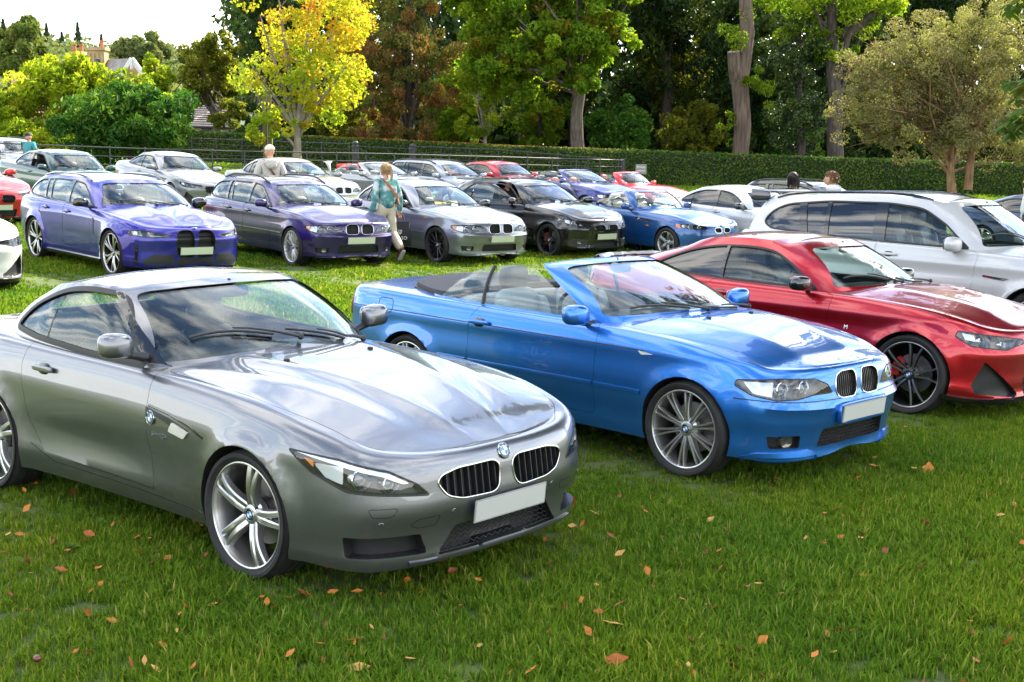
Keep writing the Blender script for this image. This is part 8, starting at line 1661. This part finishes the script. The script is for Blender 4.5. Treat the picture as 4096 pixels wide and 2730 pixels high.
WOMAN = person('woman walking away in a teal floral jacket and cream trousers', wx, wy, 126, J, ('jacket', FLORAL), CREAM, hair_cap(BLOND, .02, True, 350, 3), SHOE, h=.985, head_yaw=.25)
def strap(root, pts, m, w=.022, name='bag_strap'):
    b = MB()
    for i in range(len(pts) - 1):
        a, c = Vector(pts[i]), Vector(pts[i + 1]); t = (c - a).normalized(); n = Vector((a.x, a.y, 0)).normalized(); s = t.cross(n).normalized() * w; k = .004; b.add([a - s, a + s, c + s, c - s, a - s + n * k, a + s + n * k, c + s + n * k, c - s + n * k], [(3, 2, 1, 0), (4, 5, 6, 7), (0, 1, 5, 4), (1, 2, 6, 5), (2, 3, 7, 6), (3, 0, 4, 7)])
    return b.build(name, m, root)
strap(WOMAN, [(.06, .10, 1.42), (-.02, .12, 1.45), (-.12, .07, 1.38), (-.175, -.02, 1.25), (-.17, -.13, 1.10), (-.10, -.215, 1.00), (.02, -.22, .95), (.12, -.15, 1.0), (.17, 0, 1.2), (.06, .10, 1.42)], TAN)
def build_tote():
    root = empty('tote_bag'); tag(root, 'black tote bag with white lettering hanging from the woman’s right hand', 'bag'); BC = mat('black_canvas', (.014, .014, .015), .8); b = MB(); n = 7; V = []; F = []
    for j in range(n):
        t = j / (n - 1); z = -.12 - .42 * t; w = .155 + .03 * t; d = .02 + .075 * math.sin(math.pi * min(1, t * .9)) ; V += [(d, -w, z), (d * 1.1, 0, z), (d, w, z), (-d, w, z), (-d * 1.1, 0, z), (-d, -w, z)]
    for j in range(n - 1):
        for i in range(6): F.append((j * 6 + i, j * 6 + (i + 1) % 6, j * 6 + 6 + (i + 1) % 6, j * 6 + 6 + i))
    F.append(tuple((n - 1) * 6 + i for i in range(6))); b.add(V, F); b.build('bag_body', BC, root, 50)
    for s in (-1, 1): b = MB(); b.tube([(.02 * s, -.08, -.14), (.012 * s, -.05, 0), (0, -.0, .05), (.012 * s, .05, 0), (.02 * s, .08, -.14)], .009, 6); b.build('handle', BC, root)
    strip_letters(root, 'PULSO', (-.115, 0, -.40), (-1, 0, 0), .085, WHITE, name='lettering')
    m = MB(); m.tube([(-.108, .02, -.25), (-.108, .032, -.275), (-.110, .02, -.31), (-.112, .0, -.33)], .006, 5); m.tube([(-.108, -.02, -.25), (-.108, -.032, -.275), (-.110, -.02, -.31), (-.112, 0, -.33)], .006, 5); m.tube([(-.108, 0, -.25), (-.112, 0, -.31)], .006, 5); m.build('printed_mark', WHITE, root)
    return root
TOTE = build_tote(); M_ = WOMAN.matrix_world; TOTE.matrix_world = Matrix.Translation(M_ @ Vector((-.01, -.275, .80))) @ Matrix.Rotation(R(126 - 35), 4, 'Z')
HOOD = cloth_mat('oatmeal_fleece', (.44, .40, .37), (.52, .48, .45)); KHAKI = mat('khaki_cap', (.66, .58, .45), .8)
mx_, my_ = -5.18, 28.6
MAN = person('man in a cream cap and pale hooded top with a brown strap', mx_, my_, 112, stand(el_l=(-.02, .28, 1.14), wr_l=(.12, .20, .98), el_r=(-.02, -.28, 1.14), wr_r=(.12, -.2, .98)), ('hoodie', HOOD), mat('navy_denim', (.03, .04, .07), .8), cap(KHAKI), [BLACK, BLACK], h=1.07, head_yaw=.75)
strap(MAN, [(.10, .12, 1.50), (-.02, .15, 1.555), (-.15, .10, 1.46), (-.215, .0, 1.30), (-.20, -.13, 1.10), (-.12, -.24, .98), (.1, -.2, 1.0), (.19, 0, 1.25), (.10, .12, 1.50)], mat('brown_strap', (.10, .035, .03), .5), .026)
m_ = MB(); m_.add(*superball((-.13, 0, 1.50), (.09, .15, .075), .8)); m_.add(*superball((-.17, 0, 1.45), (.06, .12, .09), .9)); m_.build('hood', HOOD, MAN)
TEAL = mat('teal_cotton', (.04, .24, .27), .85)
person('man in a black cap and teal T-shirt at the far left', -13.2, 36.6, -115, stand(el_l=(.0, .26, 1.14), wr_l=(.15, .22, .95)), ('tee', TEAL), mat('navy_denim', (.03, .04, .07), .8), cap(mat('black_cap', (.012, .012, .014), .7)), [BLACK, BLACK], h=.93, head_yaw=-.35)
# driver of the black hatchback
PJ = dict(pelvis=(-.15, 0, .45), chest=(-.28, 0, .80), neck=(-.27, 0, 1.0), head=(-.25, 0, 1.06), sh_l=(-.27, .18, .94), sh_r=(-.27, -.18, .94), el_l=(-.05, .20, .74), el_r=(-.05, -.20, .74), wr_l=(.15, .12, .82), wr_r=(.15, -.12, .82), hip_l=(-.08, .09, .44), hip_r=(-.08, -.09, .44), kn_l=(.32, .12, .52), kn_r=(.32, -.12, .52), an_l=(.62, .12, .26), an_r=(.62, -.12, .26))
DRV = person('dark-haired man in black sitting in the open black hatchback', 0, 0, 0, PJ, ('tee', mat('black_cotton', (.012, .012, .012), .85)), mat('navy_denim', (.03, .04, .07), .8), hair_cap(EYE[2], 0, False, 400, 5), [BLACK, BLACK], head_yaw=-.2)
ride(DRV, .416, 27.016, -48.0, (-.18, -.36, .17))
for lab, px, D, py, yw, top, hr, hy in (('woman with long dark hair seen from behind over the white utility', 3173, 24.0, 690, 130, mat('black_cotton', (.012, .012, .012), .85), hair_cap(EYE[2], .16, False, 450, 7), 0), ('man with tousled brown hair in profile over the white utility', 3327, 23.0, 687, 160, mat('grey_jersey', (.10, .12, .14), .85), hair_cap(BROWN, 0, False, 600, 8, .022), .5), ('person in a white jacket half cut off by the right edge', 4122, 28.0, 700, 170, mat('white_jacket', (.6, .6, .62), .7), hair_cap(EYE[2], 0, False, 300, 9), 0)):
    t = at(px, py, D); zg = gz(t.x, D); hh = (t.z - zg) / 1.735
    person(lab, t.x, D, yw, stand(), ('jacket', top), mat('navy_denim', (.03, .04, .07), .8), hr, [BLACK, BLACK], h=hh, head_yaw=hy); print('person h', lab, hh)
